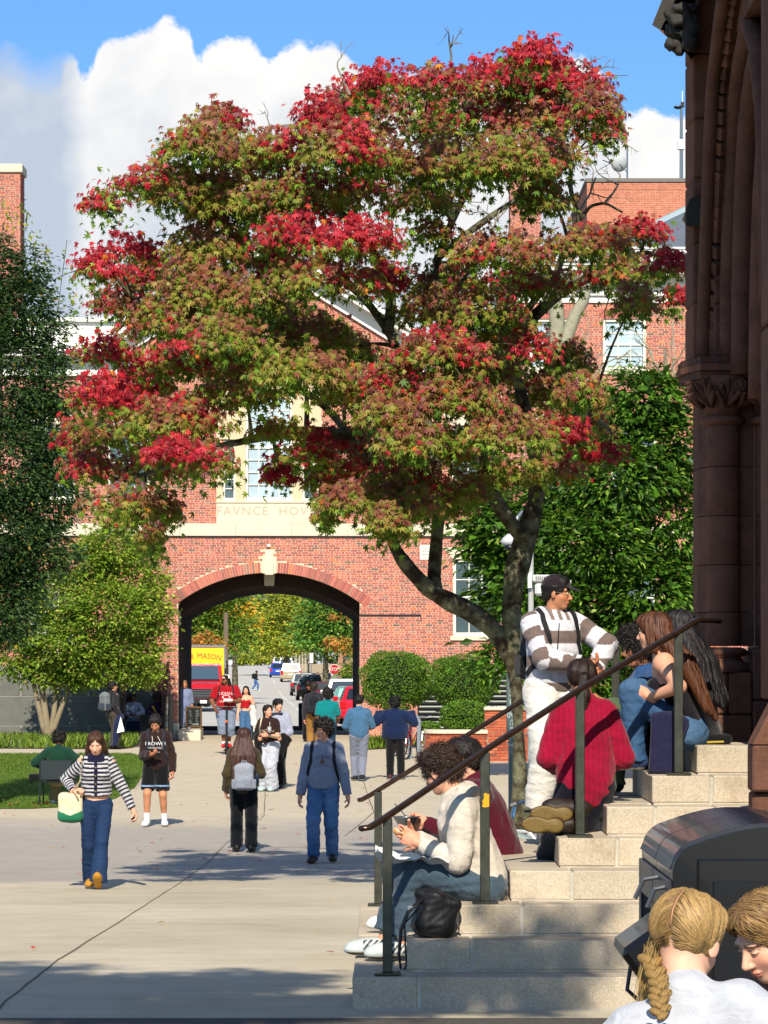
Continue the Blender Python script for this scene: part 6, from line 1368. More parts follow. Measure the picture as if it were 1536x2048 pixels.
def person(label, O, face, H=1.7, q=1.0, skin='fair', fem=False, lean=0, roll=0, twist=0, pel=.52, hr=None, hl=None, er=(.22, -1, 0), el=(-.22, -1, 0),
           ar=None, al=None, kr=(.05, 1, .1), kl=(-.05, 1, .1), tr_=None, tl_=None, look=None, top=None, bot=None, shoes=None, hair=None, hairc='2a1c14', hat=None, beard=False,
           hdr=None, hdl=None, curl=(.5, .5), group=None, build_=1.0, name='person', nr_=None, nl_=None, hands=True, kneel=False, head_t=0, lids=False):
    """q = level of detail (smaller is finer). positions are (right, forward, up) in units of H"""
    p = Person(); O = np.array(O, float); U_ = np.array([0, 0, 1.]); Fv = norm([face[0], face[1], 0]); Rv = np.cross(Fv, U_)
    Bm = np.stack([Rv, Fv, U_], 1)
    def W(v): return O+H*(Bm@np.array(v, float))
    a, b, c = math.radians(lean), math.radians(roll), math.radians(twist)
    Ts = rotz(-c)@np.array([[1, 0, 0], [0, math.cos(a), math.sin(a)], [0, -math.sin(a), math.cos(a)]])@roty(b)
    pelv = np.array((0, 0, pel)); Tw = Bm@Ts
    def T(v): return W(pelv+Ts@np.array(v, float))      # torso frame point
    sw = (.080 if fem else .093)*build_
    neck = T((0, -.01, .285)); shR, shL = T((sw, -.01, .252)), T((-sw, -.01, .252))
    hipR, hipL = W(pelv+(.05, 0, -.01)), W(pelv+(-.05, 0, -.01))
    hr = hr or (sw+.045, .03, pel-.055); hl = hl or (-sw-.045, .03, pel-.055); ar = ar or (.055, -.01, .045); al = al or (-.055, .01, .045)
    elR, wrR = ik(shR, W(hr), .168*H, .15*H, Bm@np.array(er)); elL, wrL = ik(shL, W(hl), .168*H, .15*H, Bm@np.array(el))
    knR, anR = ik(hipR, W(ar), .245*H, .245*H, Bm@np.array(kr)); knL, anL = ik(hipL, W(al), .245*H, .245*H, Bm@np.array(kl))
    lookv = Bm@np.array(look) if look is not None else Tw[:, 1]*.9+Fv*.1
    Hd = basis(lookv)
    if head_t: tt = math.radians(head_t); Hd = Hd@roty(tt)
    hh = .132*H; hpiv = T((0, .004, .335)); h0 = hpiv-Hd@np.array([0, -.05, .17])*hh
    def HL(v): return h0+Hd@np.array(v, float)*hh
    p.__dict__.update(W=W, T=T, HL=HL, Hd=Hd, hh=hh, H=H, Bm=Bm, Tw=Tw, shR=shR, shL=shL, elR=elR, elL=elL, wrR=wrR, wrL=wrL, knR=knR, knL=knL, anR=anR, anL=anL, neck=neck, hipR=hipR, hipL=hipL, O=O, sw=sw)
    sk = L3(SKIN[skin]) if skin in SKIN else L3(skin)
    s = H
    # ---- skin: coarse body
    bd = build_
    tor = [('e', T((0, 0, .17)), (.088*s*bd, .06*s*bd, .13*s), Tw), ('e', T((0, -.005, .03)), (.08*s*bd, .06*s*bd, .09*s), Tw)]
    body = [(x[0], x[1], x[2], x[3], {'k': .04}) for x in tor]+[('c', shR, shL, .04*s, .04*s, {'k': .03}),
        ('c', shR, elR, .034*s*bd, .025*s*bd, {'k': .02}), ('c', elR, wrR, .026*s*bd, .0165*s, {'k': .012}), ('c', shL, elL, .034*s*bd, .025*s*bd, {'k': .02}), ('c', elL, wrL, .026*s*bd, .0165*s, {'k': .012}),
        ('c', hipR, knR, .045*s*bd, .033*s, {'k': .02}), ('c', knR, anR, .034*s, .021*s, {'k': .02}), ('c', hipL, knL, .045*s*bd, .033*s, {'k': .02}), ('c', knL, anL, .034*s, .021*s, {'k': .02}),
        ('e', knR*.68+anR*.32-norm(lerpdir(Bm, kr))*.006*s, (.031*s, .033*s, .07*s), basis(norm(np.cross(norm(anR-knR), Rv)), norm(knR-anR))), ('e', knL*.68+anL*.32, (.031*s, .033*s, .07*s), basis(norm(np.cross(norm(anL-knL), Rv)), norm(knL-anL))),
        ('c', neck-Tw[:, 2]*.03*s, HL((0, -.08, .3)), .035*s, .031*s, {'k': .03})]
    V1, Q1 = sdf(body, .012*q)
    # head
    e = lambda c, r: ('e', HL(c), tuple(np.array(r)*hh), Hd, {'k': .035*hh/.23+.01})
    kf = .05*hh
    head = [('e', HL((0, -.10, .62)), (.335*hh, .41*hh, .375*hh), Hd, {'k': .01}), ('e', HL((0, .08, .36)), (.27*hh, .29*hh, .35*hh), Hd, {'k': .09*hh}), ('e', HL((0, .22, .10)), (.13*hh, .11*hh, .095*hh), Hd, {'k': .09*hh}),
            ('e', HL((.17, .2, .37)), (.09*hh, .09*hh, .09*hh), Hd, {'k': .09*hh}), ('e', HL((-.17, .2, .37)), (.09*hh, .09*hh, .09*hh), Hd, {'k': .09*hh}),
            ('e', HL((0, .30, .60)), (.20*hh, .06*hh, .045*hh), Hd, {'k': .07*hh}),
            ('-e', HL((.125, .385, .50)), (.075*hh, .05*hh, .05*hh), Hd, {'k': .05*hh}), ('-e', HL((-.125, .385, .50)), (.075*hh, .05*hh, .05*hh), Hd, {'k': .05*hh}),
            ('e', HL((.125, .315, .495)), (.055*hh, .035*hh, .03*hh), Hd, {'k': .02*hh}), ('e', HL((-.125, .315, .495)), (.055*hh, .035*hh, .03*hh), Hd, {'k': .02*hh}),
            ('c', HL((0, .34, .52)), HL((0, .44, .36)), .035*hh, .05*hh, {'k': .05*hh}), ('e', HL((0, .38, .335)), (.075*hh, .05*hh, .035*hh), Hd, {'k': .03*hh}),
            ('e', HL((0, .345, .235)), (.105*hh, .05*hh, .028*hh), Hd, {'k': .02*hh}), ('e', HL((0, .34, .195)), (.085*hh, .05*hh, .028*hh), Hd, {'k': .02*hh}),
            ('e', HL((.335, -.03, .44)), (.03*hh, .085*hh, .125*hh), Hd@rotz(-.35), {'k': .02*hh}), ('e', HL((-.335, -.03, .44)), (.03*hh, .085*hh, .125*hh), Hd@rotz(.35), {'k': .02*hh}),
            ('c', HL((0, -.1, .3)), neck-Tw[:, 2]*.0*s, .21*hh, .25*hh, {'k': .12*hh})]
    V2, Q2 = sdf(head, .0068*q)
    loc = (V2-h0)@Hd/hh; C2 = np.tile(sk, (len(V2), 1)); x, y, z = loc.T
    front = y > .2
    def paint(mask, c, f=1.0): C2[mask] = C2[mask]*(1-f)+np.array(c)*f
    paint(front & (np.abs(x) > .1) & (z < .45) & (z > .28), sk*[1.08, .82, .78], .5)
    paint((y > .3) & (((x/.105)**2+((z-.215)/.05)**2) < 1), sk*[.95, .55, .52], .85)
    paint((y > .3) & (np.abs(z-.216) < .008) & (np.abs(x) < .09), sk*.35, .8)
    hc = L3(hairc)
    paint((y > .22) & (np.abs(np.abs(x)-.135) < .085) & (np.abs(z-.585+.25*(np.abs(x)-.13)**1) < .018), hc*.8, .85)
    if lids: paint((y > .25) & (((np.abs(x)-.125)/.062)**2+((z-.485)/.010)**2 < 1), sk*.25, .9)
    else:
        paint((y > .25) & (((np.abs(x)-.125)/.055)**2+((z-.495)/.019)**2 < 1), sk*.4+np.array((.35, .33, .31)), .85)
        paint((y > .25) & (((np.abs(x)-.125)/.027)**2+((z-.495)/.022)**2 < 1), (.03, .02, .015), .95)
    paint((y > .22) & (np.abs(np.abs(x)-.125) < .07) & (np.abs(z-.524) < .008), sk*.3, .7)
    if beard: paint((y > .02) & (z < .28) & ~((y > .3) & (((x/.095)**2+((z-.215)/.03)**2) < 1)) & ((z < .27-.25*(y < .25)*0)), hc*.7+sk*.2, .6)
    C1 = np.tile(sk, (len(V1), 1))
    Vs, Qs, Cs = [V1, V2], [Q1, Q2+len(V1)], [C1, C2]; off = len(V1)+len(V2)
    # hands
    def hand(wr_, elb, hd, nrm_, side, curl_):
        d = norm(Bm@np.array(hd, float)) if hd is not None else norm(wr_-elb)
        n_ = Bm@np.array(nrm_ if nrm_ is not None else ((-1 if side > 0 else 1), .1, 0.)); n_ = norm(n_-d*(n_@d)); sd = np.cross(d, n_)
        # thumb side: towards forward/up
        if sd@(Bm@np.array([0, 1, .35])) < 0: sd = -sd
        u = .0105*s/1.0*.9; F3 = np.stack([sd, d, n_], 1); sh_ = [('e', wr_+d*.033*s, (.0235*s, .032*s, .0115*s), F3, {'k': .006}), ('c', wr_-d*.012*s, wr_+d*.02*s, .0155*s, .0165*s, {'k': .008})]
        for i, (o, ln) in enumerate(((.017, .040), (.006, .045), (-.005, .042), (-.016, .034))):
            b0 = wr_+d*(.056-abs(i-1.3)*.003)*s+sd*o*s; t1 = norm(d*math.cos(curl_)+n_*math.sin(curl_)); t2 = norm(d*math.cos(curl_*2.3)+n_*math.sin(curl_*2.3))
            b1 = b0+t1*ln*.5*s; b2 = b1+t2*ln*.55*s; sh_ += [('c', b0, b1, .0058*s, .0052*s, {'k': .003}), ('c', b1, b2, .0052*s, .0043*s, {'k': .002})]
        tb = wr_+d*.018*s+sd*.018*s; tt = norm(d*.75+sd*.55+n_*(.25+curl_*.4)); te = tb+tt*.03*s; sh_ += [('c', tb, te, .0078*s, .0064*s, {'k': .005}), ('c', te, te+norm(tt+n_*curl_*.8)*.022*s, .0062*s, .005*s, {'k': .003})]
        return sdf(sh_, max(.0042*q, .0034))
    p.hands = {}
    if hands:
        for (wr_, elb, hd, nn_, sd_, cc_) in ((wrR, elR, hdr, nr_, 1, curl[0]), (wrL, elL, hdl, nl_, -1, curl[1])):
            V3, Q3 = hand(wr_, elb, hd, nn_, sd_, cc_); Vs.append(V3); Qs.append(Q3+off); Cs.append(np.tile(sk*[1.02, .93, .92], (len(V3), 1))); off += len(V3)
    zmin = min(v[:, 2].min() for v in Vs)
    ob = mk(name, np.concatenate(Vs), np.concatenate(Qs), M_skin, cols=np.concatenate(Cs), smooth=True, loc=O)
    tag(ob, label, 'person', group); p.ob = ob
    # ---- trousers / shorts / skirt
    if bot:
        L = bot.get('loose', .012)*s; ln = bot.get('len', 1.0); fl = bot.get('flare', 0)*s; c = bot.get('col', '2a3a55'); wz = bot.get('waist', .045)
        sh_ = [('e', W(pelv+Ts@np.array((0, -.004, .005))), ((.083*bd)*s+L*.7, .062*s*bd+L*.7, .085*s), Tw, {'k': .03, 'clip': [(T((0, 0, wz)), Tw[:, 2])]})]
        for hp, kn, an in ((hipR, knR, anR), (hipL, knL, anL)):
            if ln > .55:
                e_ = kn+(an-kn)*((ln-.5)*2); sh_ += [('c', hp, kn, .05*s*bd+L, .036*s+L+fl*.12, {'k': .025}), ('c', kn, e_+(e_-kn)*.12, .036*s+L+fl*.12, .029*s+L+fl, {'k': .015, 'clip': [(e_, norm(e_-kn))]})]
            else:
                e_ = hp+(kn-hp)*(ln*2); sh_ += [('c', hp, e_+(e_-hp)*.2, .050*s*bd+L*.8, .043*s+L+fl, {'k': .008, 'clip': [(e_, norm(e_-hp))]})]
        am = bot.get('fold', .0045); sd_ = abs(hash(label)) % 999
        sd_ = sum(map(ord, label)) % 997
        V, Q = sdf(sh_, .0098*q, lambda P_: am*wr(P_, 22, sd_, (1, 1, 1.9))+am*.5*wr(P_, 60, sd_+1, (1, 1, 1.5)))
        C = np.tile(L3(c), (len(V), 1))*(1+.06*wr(V, 30, 3))[:, None]
        if bot.get('pat'): C = bot['pat'](p, V, C)
        C = C*bot.get('cf', CF[0])
        o = mk(bot.get('name', 'trousers'), V, Q, M_denim if bot.get('denim') else M_cloth, ob, cols=C, smooth=True); p.bot = o
    # ---- shoes
    if shoes:
        for an, kn, tv, sg in ((anR, knR, tr_, 1), (anL, knL, tl_, -1)):
            t = norm(Bm@np.array(tv, float)) if tv is not None else norm(Bm@np.array([.12*sg, 1, -.0]))
            upv = norm(kn-an); 
            if not kneel: upv = norm(np.array([0, 0, 1])*(.75 if abs(t[2]) < .8 else .0)+upv*.25)
            S3 = basis(t, upv); f = lambda v: an+S3@(np.array(v)*s); z0 = -.040
            sh_ = [('e', f((0, .035, -.012)), (.029*s, .085*s, .026*s), S3, {'k': .012, 'clip': [(f((0, 0, z0)), -S3[:, 2])]}), ('e', f((0, .075, -.022)), (.030*s, .052*s, .02*s), S3, {'k': .012, 'clip': [(f((0, 0, z0)), -S3[:, 2])]}),
                   ('e', f((0, -.015, -.005)), (.026*s, .034*s, .034*s), S3, {'k': .012, 'clip': [(f((0, 0, z0)), -S3[:, 2])]})]
            if shoes.get('high'): sh_.append(('c', f((0, -.012, 0)), f((0, -.012, shoes['high'])), .026*s, .029*s, {'k': .01, 'clip': [(f((0, 0, shoes['high'])), S3[:, 2])]}))
            V, Q = sdf(sh_, max(.0062*q, .005)); l = (V-an)@S3/s; C = np.tile(L3(shoes['col']), (len(V), 1)); C[l[:, 2] < z0+.010] = L3(shoes.get('sole', 'd8d8d0'))
            if shoes.get('pat'): C = shoes['pat'](l, C)
            mk('shoe', V, Q, M_shoe, ob, cols=C, smooth=True)
        if shoes.get('sock'):
            for an, kn in ((anR, knR), (anL, knL)):
                V, Q = sdf([('c', an, an+norm(kn-an)*shoes.get('sockl', .06)*s, .0235*s, .0255*s, {'clip': [(an+norm(kn-an)*shoes.get('sockl', .06)*s, norm(kn-an))]})], .007); mk('sock', V, Q, M_cloth, ob, cols=np.tile(L3(shoes['sock']), (len(V), 1)), smooth=True)
    # ---- top
    if top:
        L = top.get('loose', .012)*s; c = top['col']; hem = top.get('hem', -.02); sl = top.get('sleeve', 1.0)
        sh_ = [('e', T((0, 0, .18)), (.092*s*bd+L, .064*s*bd+L, .125*s), Tw, {'k': .04}),
               ('e', T((0, 0, .06)), (.084*s*bd+L*(1+top.get('box', .3)), .064*s*bd+L*1.1, .16*s), Tw, {'k': .045, 'clip': [(T((0, 0, hem)), -Tw[:, 2])]})]
        sh_[0][-1]['clip'] = [(T((0, 0, hem)), -Tw[:, 2])]
        if bd > 1.15: sh_.append(('e', T((0, .03, .06)), (.085*s*bd+L, .06*s*bd+L, .1*s), Tw, {'k': .05, 'clip': [(T((0, 0, hem)), -Tw[:, 2])]}))
        if not top.get('strapless'): sh_ += [('c', shR-Tw[:, 0]*.015*s, shL+Tw[:, 0]*.015*s, .032*s+L*.5, .032*s+L*.5, {'k': .04}), ('c', T((.065*bd, -.014, .262)), T((0, -.016, .288)), .026*s+L*.4, .036*s, {'k': .03}), ('c', T((-.065*bd, -.014, .262)), T((0, -.016, .288)), .026*s+L*.4, .036*s, {'k': .03}), ('c', T((0, -.012, .27)), T((0, -.012, .292)), .044*s, .040*s, {'k': .03})]
        else: sh_[0] = ('e', T((0, 0, .15)), (.088*s+L, .062*s+L, .1*s), Tw, {'k': .04, 'clip': [(T((0, 0, hem)), -Tw[:, 2]), (T((0, 0, top.get('topz', .24))), Tw[:, 2])]})
        if fem and not top.get('flat'): sh_ += [('e', T((sx_*.04, .052, .185)), (.036*s+L*.5, .034*s+L*.3, .036*s), Tw, {'k': .025}) for sx_ in (-1, 1)]
        if sl > 0:
            for a_, b_2, c_2 in ((shR, elR, wrR), (shL, elL, wrL)):
                lw = top.get('cuff', .020)*s+L*.55; ew = .027*s*bd+L*.65
                if sl > .5:
                    e_ = b_2+(c_2-b_2)*((sl-.5)*2); sh_ += [('c', a_, b_2, .034*s*bd+L*.55, ew, {'k': .022}), ('c', b_2, e_+(e_-b_2)*.1, ew, lw, {'k': .012, 'clip': [(e_, norm(e_-b_2))]})]
                    if top.get('ribcuff'): sh_.append(('c', e_-(norm(e_-b_2))*.03*s, e_, .0235*s, .0225*s, {'k': .004, 'clip': [(e_, norm(e_-b_2))]}))
                else:
                    e_ = a_+(b_2-a_)*(sl*2); sh_ += [('c', a_, e_+(e_-a_)*.15, .036*s*bd+L*.7, .034*s*bd+L*.85, {'k': .03, 'clip': [(e_, norm(e_-a_))]})]
        if top.get('hood'):
            sh_ += [('e', T((0, -.05, .285)), (.065*s, .04*s, .04*s), Tw@rotx(.4), {'k': .02})]+[('c', T((sx_*.052, -.03, .30)), T((sx_*.028, .04, .262)), .022*s, .017*s, {'k': .015}) for sx_ in (-1, 1)]
        if top.get('collar'): sh_ += [('c', T((sx_*.035, -.025, .30)), T((sx_*.02, .035, .275)), .013*s, .011*s, {'k': .01}) for sx_ in (-1, 1)]
        am = top.get('fold', .005); sd_ = sum(map(ord, label)) % 991
        V, Q = sdf(sh_, top.get('h', .0098)*q, lambda P_: am*wr(P_, 20, sd_, (1, 1, 1.3))+am*.55*wr(P_, 52, sd_+1)+(top['disp'](p, P_) if top.get('disp') else 0))
        C = np.tile(L3(c), (len(V), 1))*(1+.05*wr(V, 26, 5))[:, None]
        if top.get('pat'): C = top['pat'](p, V, C)
        C = C*top.get('cf', CF[0])
        o = mk(top.get('name', 'top'), V, Q, M_cloth, ob, cols=C, smooth=True); p.top = o; p.topV = V; p.topQ = Q
        p.bvh = BVHTree.FromPolygons([tuple(v) for v in V], [tuple(int(i) for i in f) for f in Q])
    if hair: make_hair(p, ob, hair, hairc, q)
    if hat: make_hat(p, ob, hat)
    return p
def lerpdir(Bm, k): return Bm@np.array(k, float)
def seg_coord(p, V):
    """stripe coordinate: height on the torso, distance along the limb on the sleeves"""
    T0 = p.T((0, 0, 0)); out = (V-T0)@p.Tw[:, 2]/p.H; arm = np.zeros(len(V), bool)
    for a, b, c in ((p.shR, p.elR, p.wrR), (p.shL, p.elL, p.wrL)):
        for (u, v, base) in ((a, b, 0), (b, c, np.linalg.norm(b-a))):
            d = v-u; L = np.linalg.norm(d); t = ((V-u)@d)/L; dist = np.linalg.norm(V-u-np.clip(t, 0, L)[:, None]*(d/L), axis=1)
            lat = np.abs((V-T0)@p.Tw[:, 0])/p.H; m = (dist < .085*p.H*.62) & (lat > p.sw*.93+.0)
            if base: m = (dist < .036*p.H)
            out = np.where(m, .268-(t+base)/p.H, out); arm |= m
    return out, arm
def make_hair(p, ob, kind, hairc, q):
    HL, Hd, hh = p.HL, p.Hd, p.hh; hc = L3(hairc); E = lambda c, r, k=.03, R=None: ('e', HL(c), tuple(np.array(r)*hh), Hd if R is None else Hd@R, {'k': k*hh})
    face = [('-e', HL((0, .34, .40)), (.275*hh, .32*hh, .44*hh), Hd, {'k': .03*hh})]
    lumps = .02*hh; fr = 9/hh
    if kind == 'short': sh_ = [E((0, -.10, .65), (.375, .45, .40)), E((0, .12, .86), (.26, .24, .15), .1), E((0, -.25, .42), (.31, .26, .28), .08)]+face+[('-e', HL((0, .1, .1)), (.5*hh, .45*hh, .28*hh), Hd, {'k': .03*hh})]; lumps = .02*hh; fr = 8/hh*1.4
    elif kind in ('curly', 'afro'):
        g = (.03 if q < .8 else .05) if kind == 'curly' else .11
        sh_ = [E((0, -.10, .68), (.36+g, .43+g, .40+g)), E((0, .15, .88), (.27+g*.6, .22+g*.6, .18), .1), E((0, -.28, .45), (.31+g, .24+g, .26), .1)]+face+[('-e', HL((0, .12, .05)), (.5*hh, .45*hh, .30*hh), Hd, {'k': .03*hh})]
        sh_[-2] = ('-e', HL((0, .38, .33)), (.28*hh, .30*hh, .38*hh), Hd, {'k': .03*hh}); lumps = .05*hh; fr = 11/hh
    else:
        sh_ = [E((0, -.10, .65), (.37, .44, .395)), E((.13, .1, .82), (.2, .26, .17), .1), E((-.13, .1, .82), (.2, .26, .17), .1)]
    drop = None
    if kind.startswith('long') or kind == 'braid' or kind == 'loose':
        Ln = {'long': .24, 'longer': .29, 'longwavy': .27, 'loose': .20}.get(kind, .0)
        if Ln:
            dn = np.array([0, 0, -1.]); back = -p.Tw[:, 1]*.35
            for sx_ in (-.28, -.14, 0, .14, .28):
                a = HL((sx_, -.28 if abs(sx_) < .2 else -.16, .5)); wd_ = 1.0 if kind == 'loose' else 1.25; q_ = sx_/.28
                m_ = p.T((q_*.062*wd_, -.075-.012*(1-abs(q_)), .235)); e_ = p.T((q_*.060*wd_, -.098-.01*(1-abs(q_)), .30-Ln*(1-.12*abs(q_))))
                sh_ += [('c', a, m_, .14*hh, .17*hh, {'k': .07*hh}), ('c', m_, e_, .16*hh, .07*hh, {'k': .07*hh})]
            if kind != 'longback':
                for sx_ in (-1, 1): sh_ += [('c', HL((sx_*.30, .02, .62)), HL((sx_*.36, -.14, .0)), .09*hh, .10*hh, {'k': .05*hh})]
        sh_ += face
    if kind == 'pony': sh_ += face+[E((0, -.56, .5), (.1, .12, .12), .05), ('c', HL((0, -.6, .48)), HL((0, -.62, .0))-p.Tw[:, 2]*0, .12*hh, .13*hh, {'k': .05*hh}), ('c', HL((0, -.62, .0)), HL((0, -.55, -.5)), .13*hh, .05*hh, {'k': .05*hh}), ('-e', HL((0, .1, .1)), (.5*hh, .42*hh, .22*hh), Hd, {'k': .03*hh})]
    if kind == 'straightbowl': sh_ += [E((0, .16, .78), (.3, .28, .2), .1)]+[('-e', HL((0, .36, .28)), (.29*hh, .28*hh, .36*hh), Hd, {'k': .03*hh}), ('-e', HL((0, .12, .02)), (.5*hh, .45*hh, .30*hh), Hd, {'k': .03*hh})]
    an = 3.0
    def dp(P_):
        l = (P_-HL((0, 0, 0)))@Hd/hh
        if kind in ('curly', 'afro', 'short'): return lumps*wr(P_, fr, 5)+lumps*.6*wr(P_, fr*2.2, 6)
        ang = np.arctan2(l[:, 0], -l[:, 1]-.0+.1); return .012*hh*np.sin(ang*16+2*np.sin(l[:, 2]*3)+1.5*np.sin(ang*5))+.016*hh*wr(P_, 5/hh*(2.5 if kind == 'longwavy' else 1), 7)
    V, Q = sdf(sh_, .0078*q, dp)
    l = (V-HL((0, 0, 0)))@Hd/hh; ang = np.arctan2(l[:, 0], -l[:, 1]+.1)
    if kind in ('curly', 'afro', 'short'): tone = 1+.35*wr(V, fr*1.3, 9)
    else: tone = 1+.28*np.sin(ang*23+3*np.sin(l[:, 2]*2.1))*np.sin(ang*7+1)+.22*wr(V, 30, 3, (1.5, 1.5, .3))
    C = hc*np.clip(tone, .35, 1.8)[:, None]
    o = mk('hair', V, Q, M_hair, ob, cols=C, smooth=True); p.hair = o; p.hairV, p.hairQ = V, Q
    if .84 < q <= 1.4:
        b_ = '%02x%02x%02x' % tuple(min(255, int(int(hairc[i:i+2], 16)*1.25)+6) for i in (0, 2, 4))
        if kind in ('curly', 'afro'): strands(p, 420, .05, .0045, b_, curl=.012, seed=len(ob.get('label', 'x')), lift=.003)
        elif kind in ('short', 'straightbowl'): strands(p, 380, .045, .004, b_, seed=len(ob.get('label', 'x')), jit=1.2, lift=.007)
        elif kind in ('longer', 'longwavy', 'pony'): strands(p, 420, .22, .005, b_, seed=7, jit=.5, lift=.005)
def strands(p, n, length, wid, hairc, curl=0, seed=1, gravity=1.0, name='hair_strands', lift=.004, jit=.3, zmin=None, flow=None, tip=None):
    """ribbons combed over the hair surface"""
    r = np.random.RandomState(seed); V, Q = p.hairV, p.hairQ; bv = BVHTree.FromPolygons([tuple(v) for v in V], [tuple(int(i) for i in f) for f in Q])
    fc = r.choice(len(Q), n); st = V[Q[fc, 0]]; out = []; T_ = []; Cc = []; k = 0; hc = L3(hairc)
    steps = 7 if not curl else 12
    for i in range(n):
        pt = Vector(st[i]); pts = []; ns = []; d = None; ph = r.rand()*6.28; ln = length*r.uniform(.5, 1.2); prev = None
        co, no, _, _ = bv.find_nearest(pt)
        if co is None: continue
        if curl:
            nn = np.array(no); a = norm(np.cross(nn, r.normal(size=3))); b = np.cross(nn, a); base = np.array(co); R0 = curl*r.uniform(.6, 1.3)
            ax = norm(a*.8+nn*.35+r.normal(size=3)*.3)
            for j in range(steps):
                t = j/(steps-1); w_ = t*6.28*1.6+ph; pts.append(base+ax*ln*t+R0*(math.cos(w_)*b+math.sin(w_)*nn)+nn*R0*.8); ns.append(nn)
        else:
            for j in range(steps):
                nn = np.array(no); pts.append(np.array(co)+nn*(lift*(1+.6*math.sin(ph+j)))); ns.append(nn)
                g = np.array(flow(np.array(co))) if flow is not None else np.array([0, 0, -1.])*gravity
                g = g+r.normal(size=3)*jit*.25; g = g-nn*(g@nn); g = norm(g); d = g if prev is None else norm(prev*.5+g*.5); prev = d
                nxt = np.array(co)+d*ln/steps
                co2, no2, _, _ = bv.find_nearest(Vector(nxt))
                if co2 is None: break
                co, no = co2, no2
        pts = np.array(pts); ns = np.array(ns); m = len(pts)
        if m < 3: continue
        tg = np.gradient(pts, axis=0); sd = np.cross(tg, ns); sd /= np.linalg.norm(sd, axis=1)[:, None]+1e-9
        w_ = wid*np.sin(np.linspace(.25, 3.0, m))[:, None]; A = pts-sd*w_; B_ = pts+sd*w_; M_ = pts+ns*wid*.6
        vv = np.stack([A, M_, B_], 1).reshape(-1, 3); idx = []
        for j in range(m-1): b0 = k+3*j; idx += [[b0, b0+1, b0+4, b0+3], [b0+1, b0+2, b0+5, b0+4]]
        out.append(vv); T_ += idx; k += len(vv); Cc.append(np.tile(hc*r.uniform(.55, 1.6), (len(vv), 1)))
    o = mk(name, np.concatenate(out), np.array(T_), M_hairm, p.ob, cols=np.concatenate(Cc), smooth=True); o['kind'] = 'stuff'; return o
def make_hat(p, ob, hat):
    HL, Hd, hh = p.HL, p.Hd, p.hh
    sh_ = [('e', HL((0, -.09, .70)), (.375*hh, .455*hh, .37*hh), Hd, {'k': .02, 'clip': [(HL((0, 0, .66)), -norm(Hd@np.array([0, -.12, 1])))]})]
    a = -.28; Rb = Hd@rotx(a)
    sh_ += [('e', HL((0, .44, .67)), (.26*hh, .30*hh, .028*hh), Hd@rotx(-.22), {'k': .03*hh})]
    V, Q = sdf(sh_, .0065); l = (V-HL((0, 0, 0)))@Hd/hh; C = np.tile(L3(hat['col']), (len(V), 1))
    C[(l[:, 1] > .36)] = L3(hat.get('brim', hat['col']))
    mk('cap', V, Q, M_cloth, ob, cols=C, smooth=True)
def decal(p, body, size, center, name, col, arc=None, sx_=1.0, face=1, off=.003, space=1, roll=0):
    """lettering laid on the chest: center in torso frame units"""
    R3 = p.Tw; c0 = p.T(center)
    def xf(V):
        u = -V[:, 0] if face > 0 else V[:, 0]
        P_ = c0+np.outer(u, R3[:, 0])+np.outer(V[:, 1], R3[:, 2]); out = []
        for q_, w_ in zip(P_, V[:, 2]):
            o_ = Vector(q_+R3[:, 1]*.4*face); h, n_, _, _ = p.bvh.ray_cast(o_, Vector(-R3[:, 1]*face))
            out.append((np.array(h) if h is not None else q_)+R3[:, 1]*face*(off+max(w_, 0)))
        return np.array(out)
    return text_mesh(body, size, xf, name, mat('print_'+col, col, .8), p.ob, .0008, arc=arc, sx_=sx_, space=space)
def patch(p, pts, name, m, face=1, off=.004, n=6, th=.003):
    """flat polygon strip on the torso: list of (r,u) pairs rows -> projected"""
    R3 = p.Tw; V = []
    for (r_, u_) in pts:
        q_ = p.T((r_, 0, u_)); h, n_, _, _ = p.bvh.ray_cast(Vector(q_+R3[:, 1]*.4*face), Vector(-R3[:, 1]*face))
        V.append((np.array(h) if h is not None else q_+R3[:, 1]*.06*face)+R3[:, 1]*face*off)
    V = np.array(V); m_ = len(V)//2; W2 = np.concatenate([V, V-R3[:, 1]*face*th*2]); n2 = len(V)
    Fs = [[i, i+1, m_+i+1, m_+i] for i in range(m_-1)]; Fs += [[n2+a for a in f[::-1]] for f in Fs]
    return mk(name, W2, Fs, m, p.ob)
def strip(p, path, w_, name, m, parent, th=.004, off=.006, face=1):
    """strap laid over the garment: path points world; drawn as flattened tube just outside the surface"""
    pts = []
    for q_ in path:
        co, no, _, _ = p.bvh.find_nearest(Vector(q_)); pts.append(np.array(co)+np.array(no)*off)
    pts = np.array(pts); t = np.linspace(0, len(pts)-1, len(pts)*3); q2 = np.stack([np.interp(t, range(len(pts)), pts[:, i]) for i in range(3)], 1)
    V = []; 
    for i in range(len(q2)):
        co, no, _, _ = p.bvh.find_nearest(Vector(q2[i])); nn = np.array(no); base = np.array(co)+nn*off; tg = q2[min(i+1, len(q2)-1)]-q2[max(i-1, 0)]; sd = norm(np.cross(tg, nn))
        V += [base-sd*w_, base+sd*w_, base+sd*w_+nn*th, base-sd*w_+nn*th]
    Q = []
    for i in range(len(q2)-1):
        for j in range(4): Q.append([4*i+j, 4*i+(j+1) % 4, 4*i+4+(j+1) % 4, 4*i+4+j])
    return mk(name, V, np.array(Q), m, parent)
